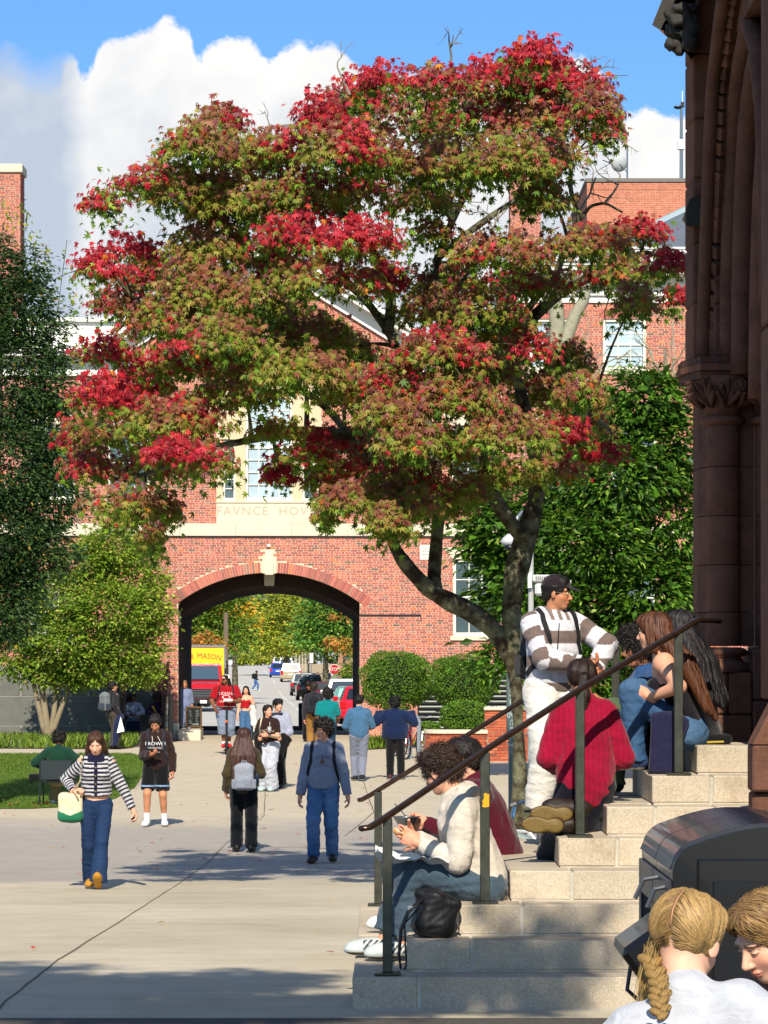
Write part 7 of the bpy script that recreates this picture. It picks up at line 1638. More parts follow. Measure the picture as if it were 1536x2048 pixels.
def backpack(p, label, col, size=(.085, .05, .14), at=(0, -.115, .14), col2=None, straps=True, pocket=True, q=1.0, strapcol=None):
    R3 = p.Tw; c = p.T(at); s = p.H; a, b, h = [v*s for v in size]; t = thing('backpack', label, 'backpack', c)
    mc = L3(col); f = lambda v: c+R3@np.array(v)
    sh_ = [('b', c, (a*.62, b*.5, h*.66), R3, .035*s/1.7, {'k': .02}), ('e', f((0, 0, h*.62)), (a*.88, b*.95, h*.42), R3, {'k': .03})]
    V, Q = sdf(sh_, .010*q, lambda P_: .003*wr(P_, 30, 4)); o = mk('bag', V, Q, M_cloth, t, cols=np.tile(mc, (len(V), 1))*(1+.06*wr(V, 40, 2))[:, None], smooth=True)
    if pocket:
        V, Q = sdf([('b', f((0, -b*.95, -h*.38)), (a*.55, b*.18, h*.24), R3, .022*s/1.7, {'k': .01})], .009*q, lambda P_: .002*wr(P_, 40, 6)); mk('front_pocket', V, Q, M_cloth, t, cols=np.tile(L3(col2 or col), (len(V), 1)), smooth=True)
        for sx_ in (-1, 1):
            V, Q = sdf([('b', f((sx_*a*.92, 0, -h*.42)), (a*.08, b*.5, h*.24), R3, .018*s/1.7, {'k': .01})], .009*q); mk('side_pocket', V, Q, M_cloth, t, cols=np.tile(L3(col2 or col)*.9, (len(V), 1)), smooth=True)
        MB().tube([f((-a*.55, -b*1.22, -h*.12)), f((0, -b*1.32, -h*.10)), f((a*.55, -b*1.22, -h*.12))], .0035, 5).build('zip', M_dark, t)
    MB().tube([f((-a*.25, b*.2, h*.98)), f((-a*.2, b*.2, h*1.12)), f((a*.2, b*.2, h*1.12)), f((a*.25, b*.2, h*.98))], .006, 6).build('grab_loop', mat('strap_'+(strapcol or '17181b'), strapcol or '17181b', .8), t)
    if straps:
        ms = mat('strap_'+(strapcol or '17181b'), strapcol or '17181b', .8)
        for sx_ in (-1, 1): strip(p, [p.T((sx_*.055, -.06, .26)), p.T((sx_*.062, -.02, .29)), p.T((sx_*.066, .05, .25)), p.T((sx_*.072, .07, .18)), p.T((sx_*.085, .06, .10)), p.T((sx_*.10, .0, .05))], .016*s/1.7*1.1, 'strap', ms, t)
    return t
def softbox(name, c, half, R, rnd_, col, parent, m=None, h=.008, amp=.003, fr=30, smooth=True):
    V, Q = sdf([('b', np.array(c, float), half, R, rnd_, {'k': .01})], h, lambda P_: amp*wr(P_, fr, 3)); return mk(name, V, Q, m or M_cloth, parent, cols=np.tile(L3(col), (len(V), 1))*(1+.05*wr(V, 30, 2))[:, None], smooth=smooth)
def blob(name, shapes, col, parent, m=None, h=.01, amp=.004, fr=22, tone=.08, **kw):
    V, Q = sdf(shapes, h, lambda P_: amp*wr(P_, fr, 8)); return mk(name, V, Q, m or M_cloth, parent, cols=np.tile(L3(col), (len(V), 1))*(1+tone*wr(V, 25, 2))[:, None], smooth=True, **kw)
def ground_at(px, py, d): return P(px, py, d)
# ================================================================ cast
CAM = (0, -1); AWAY = (0, 1)
def foot(px, d): return np.array([(px-CX)*d/F, d, gz(d)])
def stripes(period, duty, c1, c2, soft=False, off=0):
    def f(p, V, C):
        t, arm = seg_coord(p, V); m = ((t/period+off) % 1) < duty
        return np.where(m[:, None], L3(c1), L3(c2))*(1+.04*wr(V, 30, 5))[:, None]
    return f
JEAN_F = lambda lt=.5, col2='6f93b8': (lambda p, V, C: C*(1-.0)+np.clip(.5+.5*wr(V, 7, 11), 0, 1)[:, None]*lt*(L3(col2)-C))
# 1 striped cardigan woman
def cardigan(p, V, C):
    C = stripes(.0245, .5, '1d1f3c', 'd8d8da')(p, V, C); l = (V-p.T((0, 0, 0)))@p.Tw/p.H; t, arm = seg_coord(p, V)
    m = (np.abs(l[:, 0]+.0) < .0105) & (l[:, 1] > 0) & ~arm; C[m] = L3('1b1b38')
    C[(l[:, 2] < .062) & ~arm] = L3('1d1f3c'); d = np.minimum(np.linalg.norm(V-p.wrR, axis=1), np.linalg.norm(V-p.wrL, axis=1)); C[d < .030*p.H] = L3('1d1f3c')
    nk = (l[:, 2] > .262) & (np.abs(l[:, 0]) < .052) & ~arm; C[nk] = L3('1b1b38'); return C
p1 = person('woman in a navy and white striped cardigan and flared jeans carrying a tote', foot(193, 31.8), (.04, -1), 1.68, q=.85, skin='pale', fem=True, lean=5,
    hr=(.135, .06, .60), er=(.8, -.8, -.4), hl=(-.225, .05, .485), el=(-.3, -1, .1), ar=(.035, -.09, .05), al=(-.015, .10, .055), look=(.05, .9, -.42), curl=(1.0, .7), hdr=(-.7, .5, .2), nr_=(0, -.3, -1), tl_=(0, .8, .55),
    top=dict(col='d8d8da', loose=.010, hem=.055, sleeve=.98, pat=cardigan, h=.0075, fold=.004, box=.1, name='cardigan'), bot=dict(col='1c3154', loose=.003, flare=.024, waist=.03, denim=True, pat=JEAN_F(.35, '3f6396'), name='jeans'),
    shoes=dict(col='b07c28', sole='c08a2a'), hair='loose', hairc='3c2618')
strands(p1, 900, .16, .0022, '4a3020', seed=3)
for z in (.23, .18, .13, .085): 
    h, n_, _, _ = p1.bvh.ray_cast(Vector(p1.T((0, .3, z))), Vector(-p1.Tw[:, 1]))
    if h: MB().lathe(np.array(h)+p1.Tw[:, 1]*.002, [(.006, 0), (.007, .003), (.003, .005)], 8, axis=rotx(math.pi/2)).build('button', mat('brass', 'b89a50', .3, .5, .9), p1.ob)
# tote on her right shoulder (left in the picture)
t = thing('tote_bag', 'cream canvas tote with green base hanging from the striped cardigan woman\'s shoulder', 'bag', p1.T((.15, .0, .0)))
c = p1.wrR+np.array([-.035, .05, -.16]); 
V, Q = sdf([('b', c, (.085, .045, .10), I3, .04, {'k': .01}), ('e', c+np.array([0, 0, -.09]), (.125, .08, .07), I3, {'k': .05})], .008, lambda P_: .008*wr(P_, 16, 4)); C = np.tile(L3('cfc3a4'), (len(V), 1)); C[V[:, 2] < c[2]-.088+.04*np.abs(V[:, 0]-c[0])/.1] = L3('1f6a4c'); mk('bag', V, Q, M_cloth, t, cols=C, smooth=True)
ms = mat('tote_strap', 'cdbf9c', .9)
for o_ in (-.018, .018):
    pth = [p1.T((.085, .045, .285)), p1.T((.082, .075, .22)), p1.T((.095, .10, .15)), p1.wrR+[.01+o_, -.03, .01], c+[.03+o_, -.03, .12]]
    MB().tube(bz(pth[0], pth[1], pth[2], 6).tolist()+[list(pth[3]), list(pth[4])], .012, 6, flat=.4).build('strap', ms, t)
MB().tube([p1.T((.085, .045, .285)), p1.T((.09, -.0, .295)), p1.T((.10, -.06, .24))], .013, 6, flat=.4).build('strap', ms, t)
t = thing('phone', 'dark phone held low in the striped cardigan woman\'s left hand', 'phone', p1.wrL); MB().box(p1.wrL+[-.01, -.05, -.13], p1.wrL+[.02, .02, -.08], bev=.006).build('body', M_black, t)
# 2 brown hoodie boy
p2 = person('young man in a dark brown hoodie and black shorts looking down at his phone', foot(312, 46.3), (-.02, -1), 1.74, skin='tan', lean=3, hr=(.03, .165, .62), er=(.55, -.6, -.9), hl=(-.145, .05, .475), el=(-.3, -1, 0), ar=(.075, .05, .045), al=(-.07, -.03, .045), look=(.06, .8, -.55),
    top=dict(col='33211e', loose=.019, hem=-.035, hood=True, ribcuff=True, fold=.009, name='hoodie'), bot=dict(col='121214', loose=.018, len=.42, waist=.03, name='shorts', pat=lambda p, V, C: np.where((np.abs(V[:, 2]-(p.O[2]+.352*1.74)) < .012)[:, None], L3('8fb4d8'), C)),
    shoes=dict(col='e4e4e2', sole='dcdcdc', sock='e8e8e8', sockl=.085), hair='short', hairc='17120f', hdr=(-.6, .6, .2), nr_=(0, .3, 1), curl=(.5, .6))
decal(p2, 'BROWN', .07, (0, .1, .195), 'lettering', 'd5dde2', sx_=1.15); decal(p2, 'WATER POLO', .037, (0, .1, .16), 'lettering', 'd5dde2', sx_=1.05)
MB().tube([p2.T((.025, .085, .262)), p2.T((.02, .095, .23)), p2.T((.022, .1, .21))], .004, 5).tube([p2.T((-.022, .085, .262)), p2.T((-.045, .1, .22)), p2.T((-.065, .098, .175))], .004, 5).build('drawcord', mat('cord', 'd8d0c0', .9), p2.ob)
backpack(p2, 'dark backpack worn by the young man in the brown hoodie', '15171c', straps=True, q=1.3, strapcol='20242e')
t = thing('phone', 'black phone held up by the young man in the brown hoodie', 'phone', p2.wrR); c = p2.wrR+np.array([.10, -.02, .02]); MB().box(c-[.055, .01, .03], c+[.045, .012, .03], R=rotx(.5), bev=.006).build('body', M_black, t)
# 3 backpack woman, seen from behind
p3 = person('woman with very long brown hair and olive fleece seen from behind', foot(487, 40), AWAY, 1.66, skin='fair', fem=True, hr=(.10, .15, .60), er=(.4, -.3, -1), hl=(-.135, .04, .48), ar=(.06, -.03, .045), al=(-.055, .04, .045), look=(.25, 1, -.1),
    top=dict(col='4a4028', loose=.024, hem=-.06, fold=.008, name='fleece'), bot=dict(col='0d1119', loose=.012, flare=.008, name='trousers'), shoes=dict(col='15130f', sole='1a1a18'), hair='longer', hairc='35201a')
strands(p3, 900, .25, .003, '3c241c', seed=5)
t = backpack(p3, 'light grey backpack worn by the long haired woman in olive fleece', '8a8f98', size=(.085, .055, .115), at=(0.01, -.135, .065), straps=False, strapcol='8a8f98', col2='7f858f')
t = thing('water_bottle', 'dark bottle in the side pocket of the light grey backpack', 'bottle', p3.T((.1, -.13, .03))); MB().lathe(p3.T((.108, -.13, .0)), [(.03, 0), (.033, .12), (.028, .15), (.022, .17)], 12).build('body', mat('bottle_dark', '1c2a34', .3), t, smooth=True)
# 4 grey sweatshirt man
p4 = person('curly haired man in a faded grey blue sweatshirt and jeans walking in the tree shade', foot(647, 37.8), (-.08, -1), 1.80, q=.9, skin='fair', hl=(-.165, .03, .465), hr=(.155, .03, .455), ar=(.06, .06, .045), al=(-.055, -.07, .05), look=(.55, .9, -.03),
    top=dict(col='7d8699', cf=.95, loose=.020, hem=-.015, ribcuff=True, fold=.009, name='sweatshirt', box=.25), bot=dict(col='3a608c', cf=.9, loose=.012, denim=True, pat=JEAN_F(.7, '88a8c8'), name='jeans', fold=.007), shoes=dict(col='2a1c18', sole='7a4a2c'), hair='curly', hairc='17110e')
decal(p4, 'DUKES', .05, (0, .1, .205), 'lettering', '2c3448', arc=.16, space=1.25); decal(p4, '~~~~~', .045, (0, .1, .145), 'lettering', '2c3a58')
patch(p4, [(.018, .158), (.006, .156), (-.008, .156), (-.022, .158), (.006, .190), (.003, .192), (-.002, .192), (-.006, .188)], 'boat_print', mat('print_tan', '6a4f44', .8))
t = thing('backpack', 'black backpack straps worn by the man in the grey sweatshirt', 'backpack', p4.T((0, -.1, .15))); bp = t
for sx_ in (-1, 1): strip(p4, [p4.T((sx_*.065, -.06, .26)), p4.T((sx_*.07, -.02, .29)), p4.T((sx_*.074, .05, .25)), p4.T((sx_*.080, .07, .18)), p4.T((sx_*.10, .05, .11)), p4.T((sx_*.11, .0, .05))], .021, 'strap', mat('strap_17181b', '17181b', .8), bp)
softbox('bag', p4.T((0, -.125, .13)), (.08, .05, .14), p4.Tw, .05, '15161a', bp, h=.012)
# 5, 6 couple in brown tee and pale shirt
p6 = person('dark haired man in a pale lilac shirt looking right, black jacket over his arm', foot(556, 58.4), (-.35, -1), 1.74, q=1.3, skin='fair', look=(-.9, .7, .05), hl=(-.11, .14, .56), el=(-.4, -.5, -.8), hr=(.13, .05, .47),
    top=dict(col='b4b8cc', loose=.018, hem=-.06, sleeve=.8, name='shirt'), bot=dict(col='15161c', loose=.02, name='trousers'), shoes=dict(col='202024', sole='303030'), hair='straightbowl', hairc='120e0d')
blob('headphones', [('c', p6.T((-.05, .03, .285)), p6.T((.05, .04, .28)), .035, .035, {'k': .01})], '2a2e38', p6.ob, h=.012)
t = thing('jacket', 'black jacket draped over the arm of the man in the pale shirt', 'jacket', p6.wrL); blob('cloth', [('c', p6.wrL, p6.wrL+[.03, 0, -.12], .08, .09, {'k': .03}), ('c', p6.wrL+[.02, 0, -.1], p6.wrL+[-.06, 0, -.42], .09, .05, {'k': .03}), ('c', p6.wrL+[.03, 0, 0], p6.wrL+[.13, 0, -.05], .07, .05, {'k': .03})], '111013', t, h=.014, amp=.012)
p5 = person('dark haired woman in a brown lettered tee and loose white trousers holding a drink', foot(537, 57.2), (-.3, -1), 1.65, q=1.25, skin='fair', fem=True, look=(-.75, .7, .12), lean=2, hl=(-.05, .17, .63), el=(-.5, -.3, -1), hr=(.09, .1, .60), er=(.6, -.5, -.9), hdl=(.3, 1, .1), ar=(.055, -.01, .045), al=(-.045, .02, .045),
    top=dict(col='34201c', loose=.016, hem=-.03, sleeve=.36, name='tee'), bot=dict(col='c9cdd6', loose=.032, flare=.02, name='trousers', fold=.01), shoes=dict(col='a8c8c0', sole='d0e0dc'), hair='pony', hairc='100d0c')
decal(p5, 'BROWN', .07, (-.01, .1, .165), 'lettering', 'a89c90', arc=.5)
t = thing('jacket', 'black jacket draped over the arm of the woman in white trousers', 'jacket', p5.wrR); blob('cloth', [('c', p5.elR, p5.wrR, .07, .07, {'k': .03}), ('c', p5.elR+[0, -.02, -.02], p5.elR+[-.02, 0, -.42], .09, .10, {'k': .04}), ('c', p5.wrR+[0, -.02, 0], p5.wrR+[.02, 0, -.5], .08, .06, {'k': .04}), ('c', p5.wrR+[-.04, 0, -.4], p5.wrR+[-.05, 0, -.72], .07, .05, {'k': .04})], '100f10', t, h=.014, amp=.012)
t = thing('tote_bag', 'cream shoulder bag of the woman in the brown tee', 'bag', p5.T((.13, 0, 0))); softbox('bag', p5.T((.155, -.0, -.04)), (.05, .03, .12), p5.Tw, .03, 'cbbf9e', t, h=.014); strip(p5, [p5.T((.07, -.03, .29)), p5.T((.07, .05, .26)), p5.T((.075, .07, .2)), p5.T((.085, .06, .12))], .012, 'strap', ms, t)
t = thing('drink_cup', 'clear cup with orange drink held by the woman in the brown tee', 'cup', p5.wrL); c = p5.wrL+np.array([.03, -.06, .05]); MB().lathe(c, [(.028, 0), (.038, .11)], 12).build('cup', mat('cup_clear', 'cfd4d6', .1, .5, trans=.5), t, smooth=True); MB().lathe(c+[0, 0, .004], [(.025, 0), (.03, .05)], 12).build('drink', mat('orange_drink', 'c88a28', .3), t); MB().tube([c+[0, 0, .02], c+[.01, 0, .2]], .004, 5).build('straw', M_white, t)
t = thing('booklet', 'green leaflet held out by the woman in the brown tee', 'leaflet', p5.wrL); MB().box(p5.wrL+[.02, -.1, -.03], p5.wrL+[.26, .05, -.02], R=roty(.12)).build('paper', mat('leaflet_green', '4f6a38', .7), t)
# 7 scooter man
O7 = foot(452, 75.5)+[0, 0, .15]
p7 = person('large man in a red lettered tee and white cap riding a scooter', O7, (.08, -1), 1.84, q=1.35, skin='brown', build_=1.32, look=(.75, .75, 0), hr=(.15, .13, .52), er=(.7, -.6, -.2), hl=(-.08, .17, .62), el=(-.8, -.4, -.7), ar=(.03, .05, .045), al=(-.04, -.05, .045),
    top=dict(col='b0121f', loose=.016, hem=-.03, sleeve=.40, name='tee'), bot=dict(col='8a97ad', loose=.03, len=.70, flare=.012, name='shorts'), shoes=dict(col='b8101c', sole='8a1018', sock='e0e0e0', sockl=.05), hair='long', hairc='1a1210', hat=dict(col='e4ddd0', brim='b8141c'), beard=True)
decal(p7, 'INDIANA', .105, (0, .1, .20), 'lettering', 'd8b8b8', sx_=.95); decal(p7, 'UNIVERSITY', .07, (0, .1, .095), 'lettering', 'd8b8b8', sx_=.9); decal(p7, 'O', .15, (0, .1, .15), 'lettering', 'd8b8b8', sx_=1.9)
bpk = thing('backpack', 'dark backpack worn by the man on the scooter', 'backpack', p7.T((0, -.1, .2)))
for sx_ in (-1, 1): strip(p7, [p7.T((sx_*.085, -.03, .29)), p7.T((sx_*.09, .05, .25)), p7.T((sx_*.1, .07, .18)), p7.T((sx_*.12, .04, .11))], .018, 'strap', mat('strap_17181b', ''), bpk)
softbox('bag', p7.T((0, -.15, .15)), (.1, .05, .16), p7.Tw, .05, '15161a', bpk, h=.016)
t = thing('food_box', 'white takeaway box carried by the man on the scooter', 'box', p7.wrL); c = p7.wrL+np.array([-.1, -.04, .03]); MB().box(c-[.11, .08, .035], c+[.11, .08, .03], bev=.012).build('box', M_white, t)
t = thing('electric_scooter', 'black electric scooter ridden by the man in the red tee', 'scooter', O7-[0, 0, .15]); x0, y0, z0 = O7; y1 = y0-.42; x0 += .03
MB().box((x0-.08, y1+.12, z0-.07), (x0+.08, y0+.35, z0-.03), bev=.015).build('deck', M_dark, t)
for yy in (y1, y0+.42): MB().lathe((x0, yy, z0-.05), [(.06, -.03), (.11, -.025), (.11, .025), (.06, .03)], 18, axis=roty(math.pi/2)).build('wheel', M_tyre, t)
MB().tube([(x0, y1, z0+.0), (x0, y1+.05, z0+.15), (x0, y1+.16, z0+1.0)], .025, 8).build('stem', M_dark, t); MB().tube([(x0-.27, y1+.14, z0+1.0), (x0, y1+.16, z0+1.01), (x0+.27, y1+.14, z0+1.0)], .016, 8).build('handlebar', M_dark, t)
MB().box((x0-.035, y1+.05, z0+.62), (x0+.02, y1+.1, z0+.68), bev=.01).build('reflector', mat('orange_reflector', 'e0601a', .4), t); MB().box((x0-.05, y1+.03, z0+.1), (x0+.05, y1+.16, z0+.14)).build('mudguard', M_dark, t)
# 8 red top woman
p8 = person('woman with dark curls in a red cropped top and jeans walking through the arch', foot(492, 84), (.05, -1), 1.66, q=1.5, skin='fair', fem=True, hr=(.14, .06, .475), hl=(-.10, .14, .6), el=(-.5, -.5, -.7), ar=(.05, .05, .045), al=(-.04, -.04, .05), look=(.1, 1, -.05),
    top=dict(col='c01420', loose=.006, hem=.10, sleeve=0, strapless=True, topz=.235, name='crop_top'), bot=dict(col='4a6f98', loose=.014, flare=.01, waist=.045, denim=True, name='jeans'), shoes=dict(col='c8c8c0', sole='d8d8d0'), hair='longwavy', hairc='1c1310')
t = thing('jacket', 'white jacket hanging from the arm of the woman in the red top', 'jacket', p8.wrL); blob('cloth', [('c', p8.wrL, p8.wrL+[.04, 0, -.4], .09, .08, {'k': .03}), ('c', p8.wrL+[.05, 0, -.3], p8.wrL+[.07, 0, -.62], .08, .04, {'k': .03})], 'd0cfc4', t, h=.018, amp=.015)
t = thing('tote_bag', 'taupe bag carried by the woman in the red top', 'bag', p8.T((-.12, 0, .05))); softbox('bag', p8.T((-.115, .05, .06)), (.05, .05, .13), p8.Tw, .03, '8a8072', t, h=.016)
# 9..: men seen from behind
p9 = person('man with a black backpack and khaki trousers walking away towards the arch', foot(628, 77), AWAY, 1.80, q=1.25, skin='fair', look=(0, 1, 0), ar=(.05, .06, .045), al=(-.05, -.05, .05), hl=(-.13, .0, .465),
    top=dict(col='33303a', loose=.016, hem=-.04, name='sweater'), bot=dict(col='a87838', loose=.014, name='trousers'), shoes=dict(col='d8d0c0', sole='e0e0e0'), hair='short', hairc='241a15')
backpack(p9, 'black backpack on the man in khaki trousers', '1b1d20', at=(0, -.12, .13), straps=False, q=1.5, col2='202226')
p10 = person('person in black raising a hand to the face in the shade of the archway', foot(617, 88), (.2, -1), 1.76, q=1.5, skin='brown', hr=(.03, .10, .84), er=(1, .2, -.3), hl=(-.05, .12, .66), el=(-1, 0, -.4), look=(.3, 1, -.2), top=dict(col='0c0c0e', loose=.016, hem=-.04, name='jacket'), bot=dict(col='0c0d10', loose=.012, name='trousers'), shoes=dict(col='101010', sole='202020'), hair='afro', hairc='120c0a')
p11 = person('curly haired man in a teal tee and jeans seen from behind', foot(655, 68), (-.1, 1), 1.76, q=1.25, skin='brown', look=(-.3, 1, .1), hr=(.12, .15, .53), er=(.5, -.7, -.5), hl=(-.13, .04, .47), ar=(.05, .04, .045), al=(-.05, -.03, .05), top=dict(col='0d8a8c', loose=.018, hem=-.05, sleeve=.40, name='tee'), bot=dict(col='3a5878', loose=.014, denim=True, name='jeans'), shoes=dict(col='d0d0d0', sole='e0e0e0'), hair='curly', hairc='120e0c')
p12 = person('dark haired man in a sky blue sweatshirt seen from behind', foot(718, 61.4), (-.05, 1), 1.76, q=1.2, skin='fair', look=(.1, 1, .05), ar=(.03, -.07, .055), al=(-.04, .06, .045), hr=(.085, .17, .60), er=(.7, -.6, -.7), hl=(-.10, .14, .57), el=(-.6, -.6, -.6),
    top=dict(col='4b7699', loose=.022, hem=-.045, name='sweatshirt', fold=.006), bot=dict(col='8a90a2', loose=.012, name='trousers', fold=.006), shoes=dict(col='121212', sole='d8d8d0'), hair='straightbowl', hairc='100d0d')
p13 = person('man holding open a navy blue jacket with both raised hands, seen from behind', foot(790, 62), (.05, 1), 1.70, q=1.2, skin='tan', build_=1.08, look=(0, 1, 0), hr=(.195, .04, .80), er=(.5, -.4, -1), hl=(-.195, .04, .80), el=(-.5, -.4, -1), ar=(.07, .0, .045), al=(-.06, .03, .045), hdr=(.1, .2, 1), hdl=(-.1, .2, 1),
    top=dict(col='16294f', loose=.03, hem=-.045, name='jacket', fold=.009, box=1.1), bot=dict(col='141518', loose=.014, name='trousers'), shoes=dict(col='4a1c22', sole='d8d8d0'), hair='curly', hairc='0f0d0d')
blob('jacket_panel', [('c', p13.T((.06, -.01, .27)), p13.wrR, .03, .03, {'k': .05}), ('c', p13.T((-.06, -.01, .27)), p13.wrL, .03, .03, {'k': .05}), ('e', p13.T((0, .01, .07)), (.25, .13, .23), p13.Tw, {'k': .06, 'clip': [(p13.T((0, 0, -.045)), -p13.Tw[:, 2])]}),
     ('c', p13.T((.12, 0, .17)), p13.T((.115, 0, -.0)), .05, .07, {'k': .05}), ('c', p13.T((-.12, 0, .17)), p13.T((-.115, 0, -.0)), .05, .07, {'k': .05})], '16294f', p13.ob, h=.013, amp=.011)
# 14 green sweater in chair
d = 62; O14 = foot(116, 52); O14[2] = gz(52)
p14 = person('person in a dark green sweater on the garden chair, seen from behind', O14, (.12, 1), 1.74, q=1.3, skin='brown', pel=.27, lean=6, look=(0, 1, -.35), hr=(.16, .14, .38), er=(.8, -.6, -.3), hl=(-.16, .12, .38), el=(-.8, -.6, -.3), ar=(.13, .26, .045), al=(-.10, .24, .045), top=dict(col='17402f', loose=.026, hem=-.02, name='sweater', box=.5), bot=dict(col='a08c64', loose=.016, name='trousers'), shoes=dict(col='d8d8d8', sole='e0e0e0'), hair='curly', hairc='100c0b')
t = thing('garden_chair', 'dark metal garden chair on the lawn', 'chair', O14); x, y, z = O14; gm = mat('chair_green', '20282a', .45, .5, .3)
MB().box((x-.28, y-.22, z+.40), (x+.26, y+.3, z+.43), bev=.01).build('seat', gm, t); MB().box((x-.27, y-.26, z+.45), (x+.25, y-.235, z+.78), bev=.01).build('backrest', gm, t)
for dx in (-.28, .26):
    for dy in (-.26, .3): MB().tube([(x+dx, y+dy, z), (x+dx*.98, y+dy*.9, z+(.8 if dy < 0 else .42))], .016, 6).build('leg', gm, t)
    MB().tube([(x+dx, y-.24, z+.64), (x+dx*1.05, y+.28, z+.64), (x+dx, y+.3, z+.42)], .015, 6).build('armrest', gm, t)
t = thing('bag', 'black bag hanging beside the garden chair', 'bag', (x-.42, y, z)); softbox('bag', (x-.40, y+.1, z+.48), (.07, .05, .03), I3, .03, '101214', t, h=.012); MB().tube([(x-.46, y+.1, z+.42), (x-.47, y+.1, z+.36), (x-.44, y+.1, z+.4)], .012, 5).build('strap', M_black, t)
t = thing('drink_cup', 'pale blue cup beside the person in the green sweater', 'cup', p14.T((.14, .1, .17))); MB().lathe(p14.T((.135, .14, .20)), [(.03, 0), (.038, .1)], 12).build('cup', mat('cup_blue', '9ab4c4', .5), t)
# 15 standing man left with grey backpack
p15 = person('man with a grey backpack standing in the shade by the side entrance', foot(226, 80), (.75, .65), 1.80, q=1.3, skin='tan', look=(.3, 1, .12), hr=(.13, .02, .5), top=dict(col='2c2a30', loose=.016, hem=-.04, name='jacket'), bot=dict(col='4e483e', loose=.018, name='trousers'), shoes=dict(col='181818', sole='303030', sock='c0c8d8', sockl=.06), hair='short', hairc='0f0c0c')
t = backpack(p15, 'grey roll top backpack on the man standing by the side entrance', '6a7070', at=(-.02, -.13, .15), straps=False, q=1.5, col2='343c48', size=(.09, .06, .15))
c = p15.wrR+np.array([.02, 0, -.05]); t = thing('jacket', 'navy jacket held low by the man with the grey backpack', 'jacket', p15.wrR); blob('cloth', [('c', c, c+[-.06, 0, -.25], .09, .11, {'k': .03}), ('c', c+[-.08, 0, -.2], c+[-.14, 0, -.72], .10, .06, {'k': .04})], '1a2140', t, h=.018, amp=.012)
t = thing('shopping_bag', 'white plastic bag held by the man with the grey backpack', 'bag', c); MB().prism([(c[0]+.02, c[2]), (c[0]+.12, c[2]-.38), (c[0]-.08, c[2]-.43)], 'y', c[1]-.12, c[1]-.10).build('bag', M_white, t)
# 16,17 seated pair
for (px, lab, sk_, tc_, hc_, hk, bc) in ((272, 'man in a pale blue shirt sitting on the entrance steps', 'dark', '8c9cb4', '100c0b', 'short', '26406a'), (319, 'person in a purple and yellow top sitting on the entrance steps', 'dark', '22143a', '0e0a0a', 'afro', '16181e')):
    O_ = B(U(px), -1.35, -.44); pp = person(lab, O_, (.02, -1), 1.74, q=1.35, skin=sk_, pel=.34, lean=10, hr=(.05, .2, .44), er=(1, 0, -.3), hl=(-.05, .2, .44), el=(-1, 0, -.3), ar=(.09, .25, .045), al=(-.09, .25, .045), look=(-.2, 1, .1 if px == 272 else -.3), top=dict(col=tc_, loose=.02, hem=-.03, name='top'), bot=dict(col=bc, loose=.016, name='trousers'), shoes=dict(col='202020', sole='303030'), hair=hk, hairc=hc_)
    if px == 272: blob('vest_front', [('c', pp.T((0, .066, .24)), pp.T((0, .075, .12)), .03, .04, {'k': .01})], 'a8b8dc', pp.ob, h=.014)
    else:
        for k in range(2): strip(pp, [pp.T((.08-.02*k, .05, .26)), pp.T((.04-.02*k, .08, .18)), pp.T((-.02-.02*k, .08, .08))], .011, 'yellow_stripe', mat('yellow_band', 'b8941c', .7), pp.ob)
        decal(pp, '3', .11, (-.06, .1, .20), 'number', 'b8941c')
        t = thing('food_tray', 'pale food tray on the lap of the person in purple', 'tray', pp.W((0, .24, .4))); MB().box(pp.W((0, .24, .40))-[.12, .08, .02], pp.W((0, .24, .40))+[.12, .08, .02], bev=.01).build('tray', mat('tray_grey', '8a8478', .8), t)
t = thing('bag', 'dark blue bag between the feet of the man in the pale blue shirt', 'bag', B(U(275), -1.9, -.3)); softbox('bag', B(U(275), -1.95, -.1), (.16, .08, .22), I3, .05, '0c1428', t, h=.02)
# 18 crosser, 19.. distant
p18 = person('distant man in black with a backpack and jeans crossing the street', np.array([(511-CX)*258/F, 258, gz(258)]), (1, -.1), 1.74, q=2.6, skin='brown', lean=8, ar=(.02, .12, .05), al=(-.02, -.16, .06), hr=(.05, .14, .52), top=dict(col='101014', loose=.02, hem=-.03, name='jacket'), bot=dict(col='4a78b0', loose=.016, name='jeans'), shoes=dict(col='c8c8c8', sole='d8d8d8'), hair='short', hairc='0c0a0a', hands=False)
softbox('bag', p18.T((0, -.12, .16)), (.12, .07, .17), p18.Tw, .05, '101012', thing('backpack', 'black backpack on the distant man crossing the street', 'backpack', p18.T((0, -.12, .16))), h=.03)
for (px, d, lab, tc_, bc, fc, sk_) in ((635, 236, 'distant man in a navy tee walking on the right pavement beside the tree', '1c2848', '50566a', (-.2, -1), 'tan'), (656, 250, 'distant person in dark clothes with a red accent behind the pavement tree', '202a44', '5a6070', (.5, 1), 'brown'), (669, 230, 'distant person hidden behind the stop sign, only legs showing', '8a8a90', '141418', (0, -1), 'tan'), (661, 262, 'distant person in a white top left of the stop sign', 'c8ccd0', 'a8b0c0', (0, 1), 'fair'), (679, 255, 'distant person in a muted purple top right of the stop sign', '5a4a60', '4a5a78', (.2, 1), 'fair')):
    o_ = np.array([(px-CX)*d/F, d, gz(d)+.13]); person(lab, o_, fc, 1.75, q=2.6, skin=sk_, ar=(.04, .07, .05), al=(-.04, -.06, .05), top=dict(col=tc_, loose=.02, hem=-.03, sleeve=.5, name='top'), bot=dict(col=bc, loose=.016, name='trousers'), shoes=dict(col='303030', sole='c0c0c0'), hair='short', hairc='1a1411', hands=False)
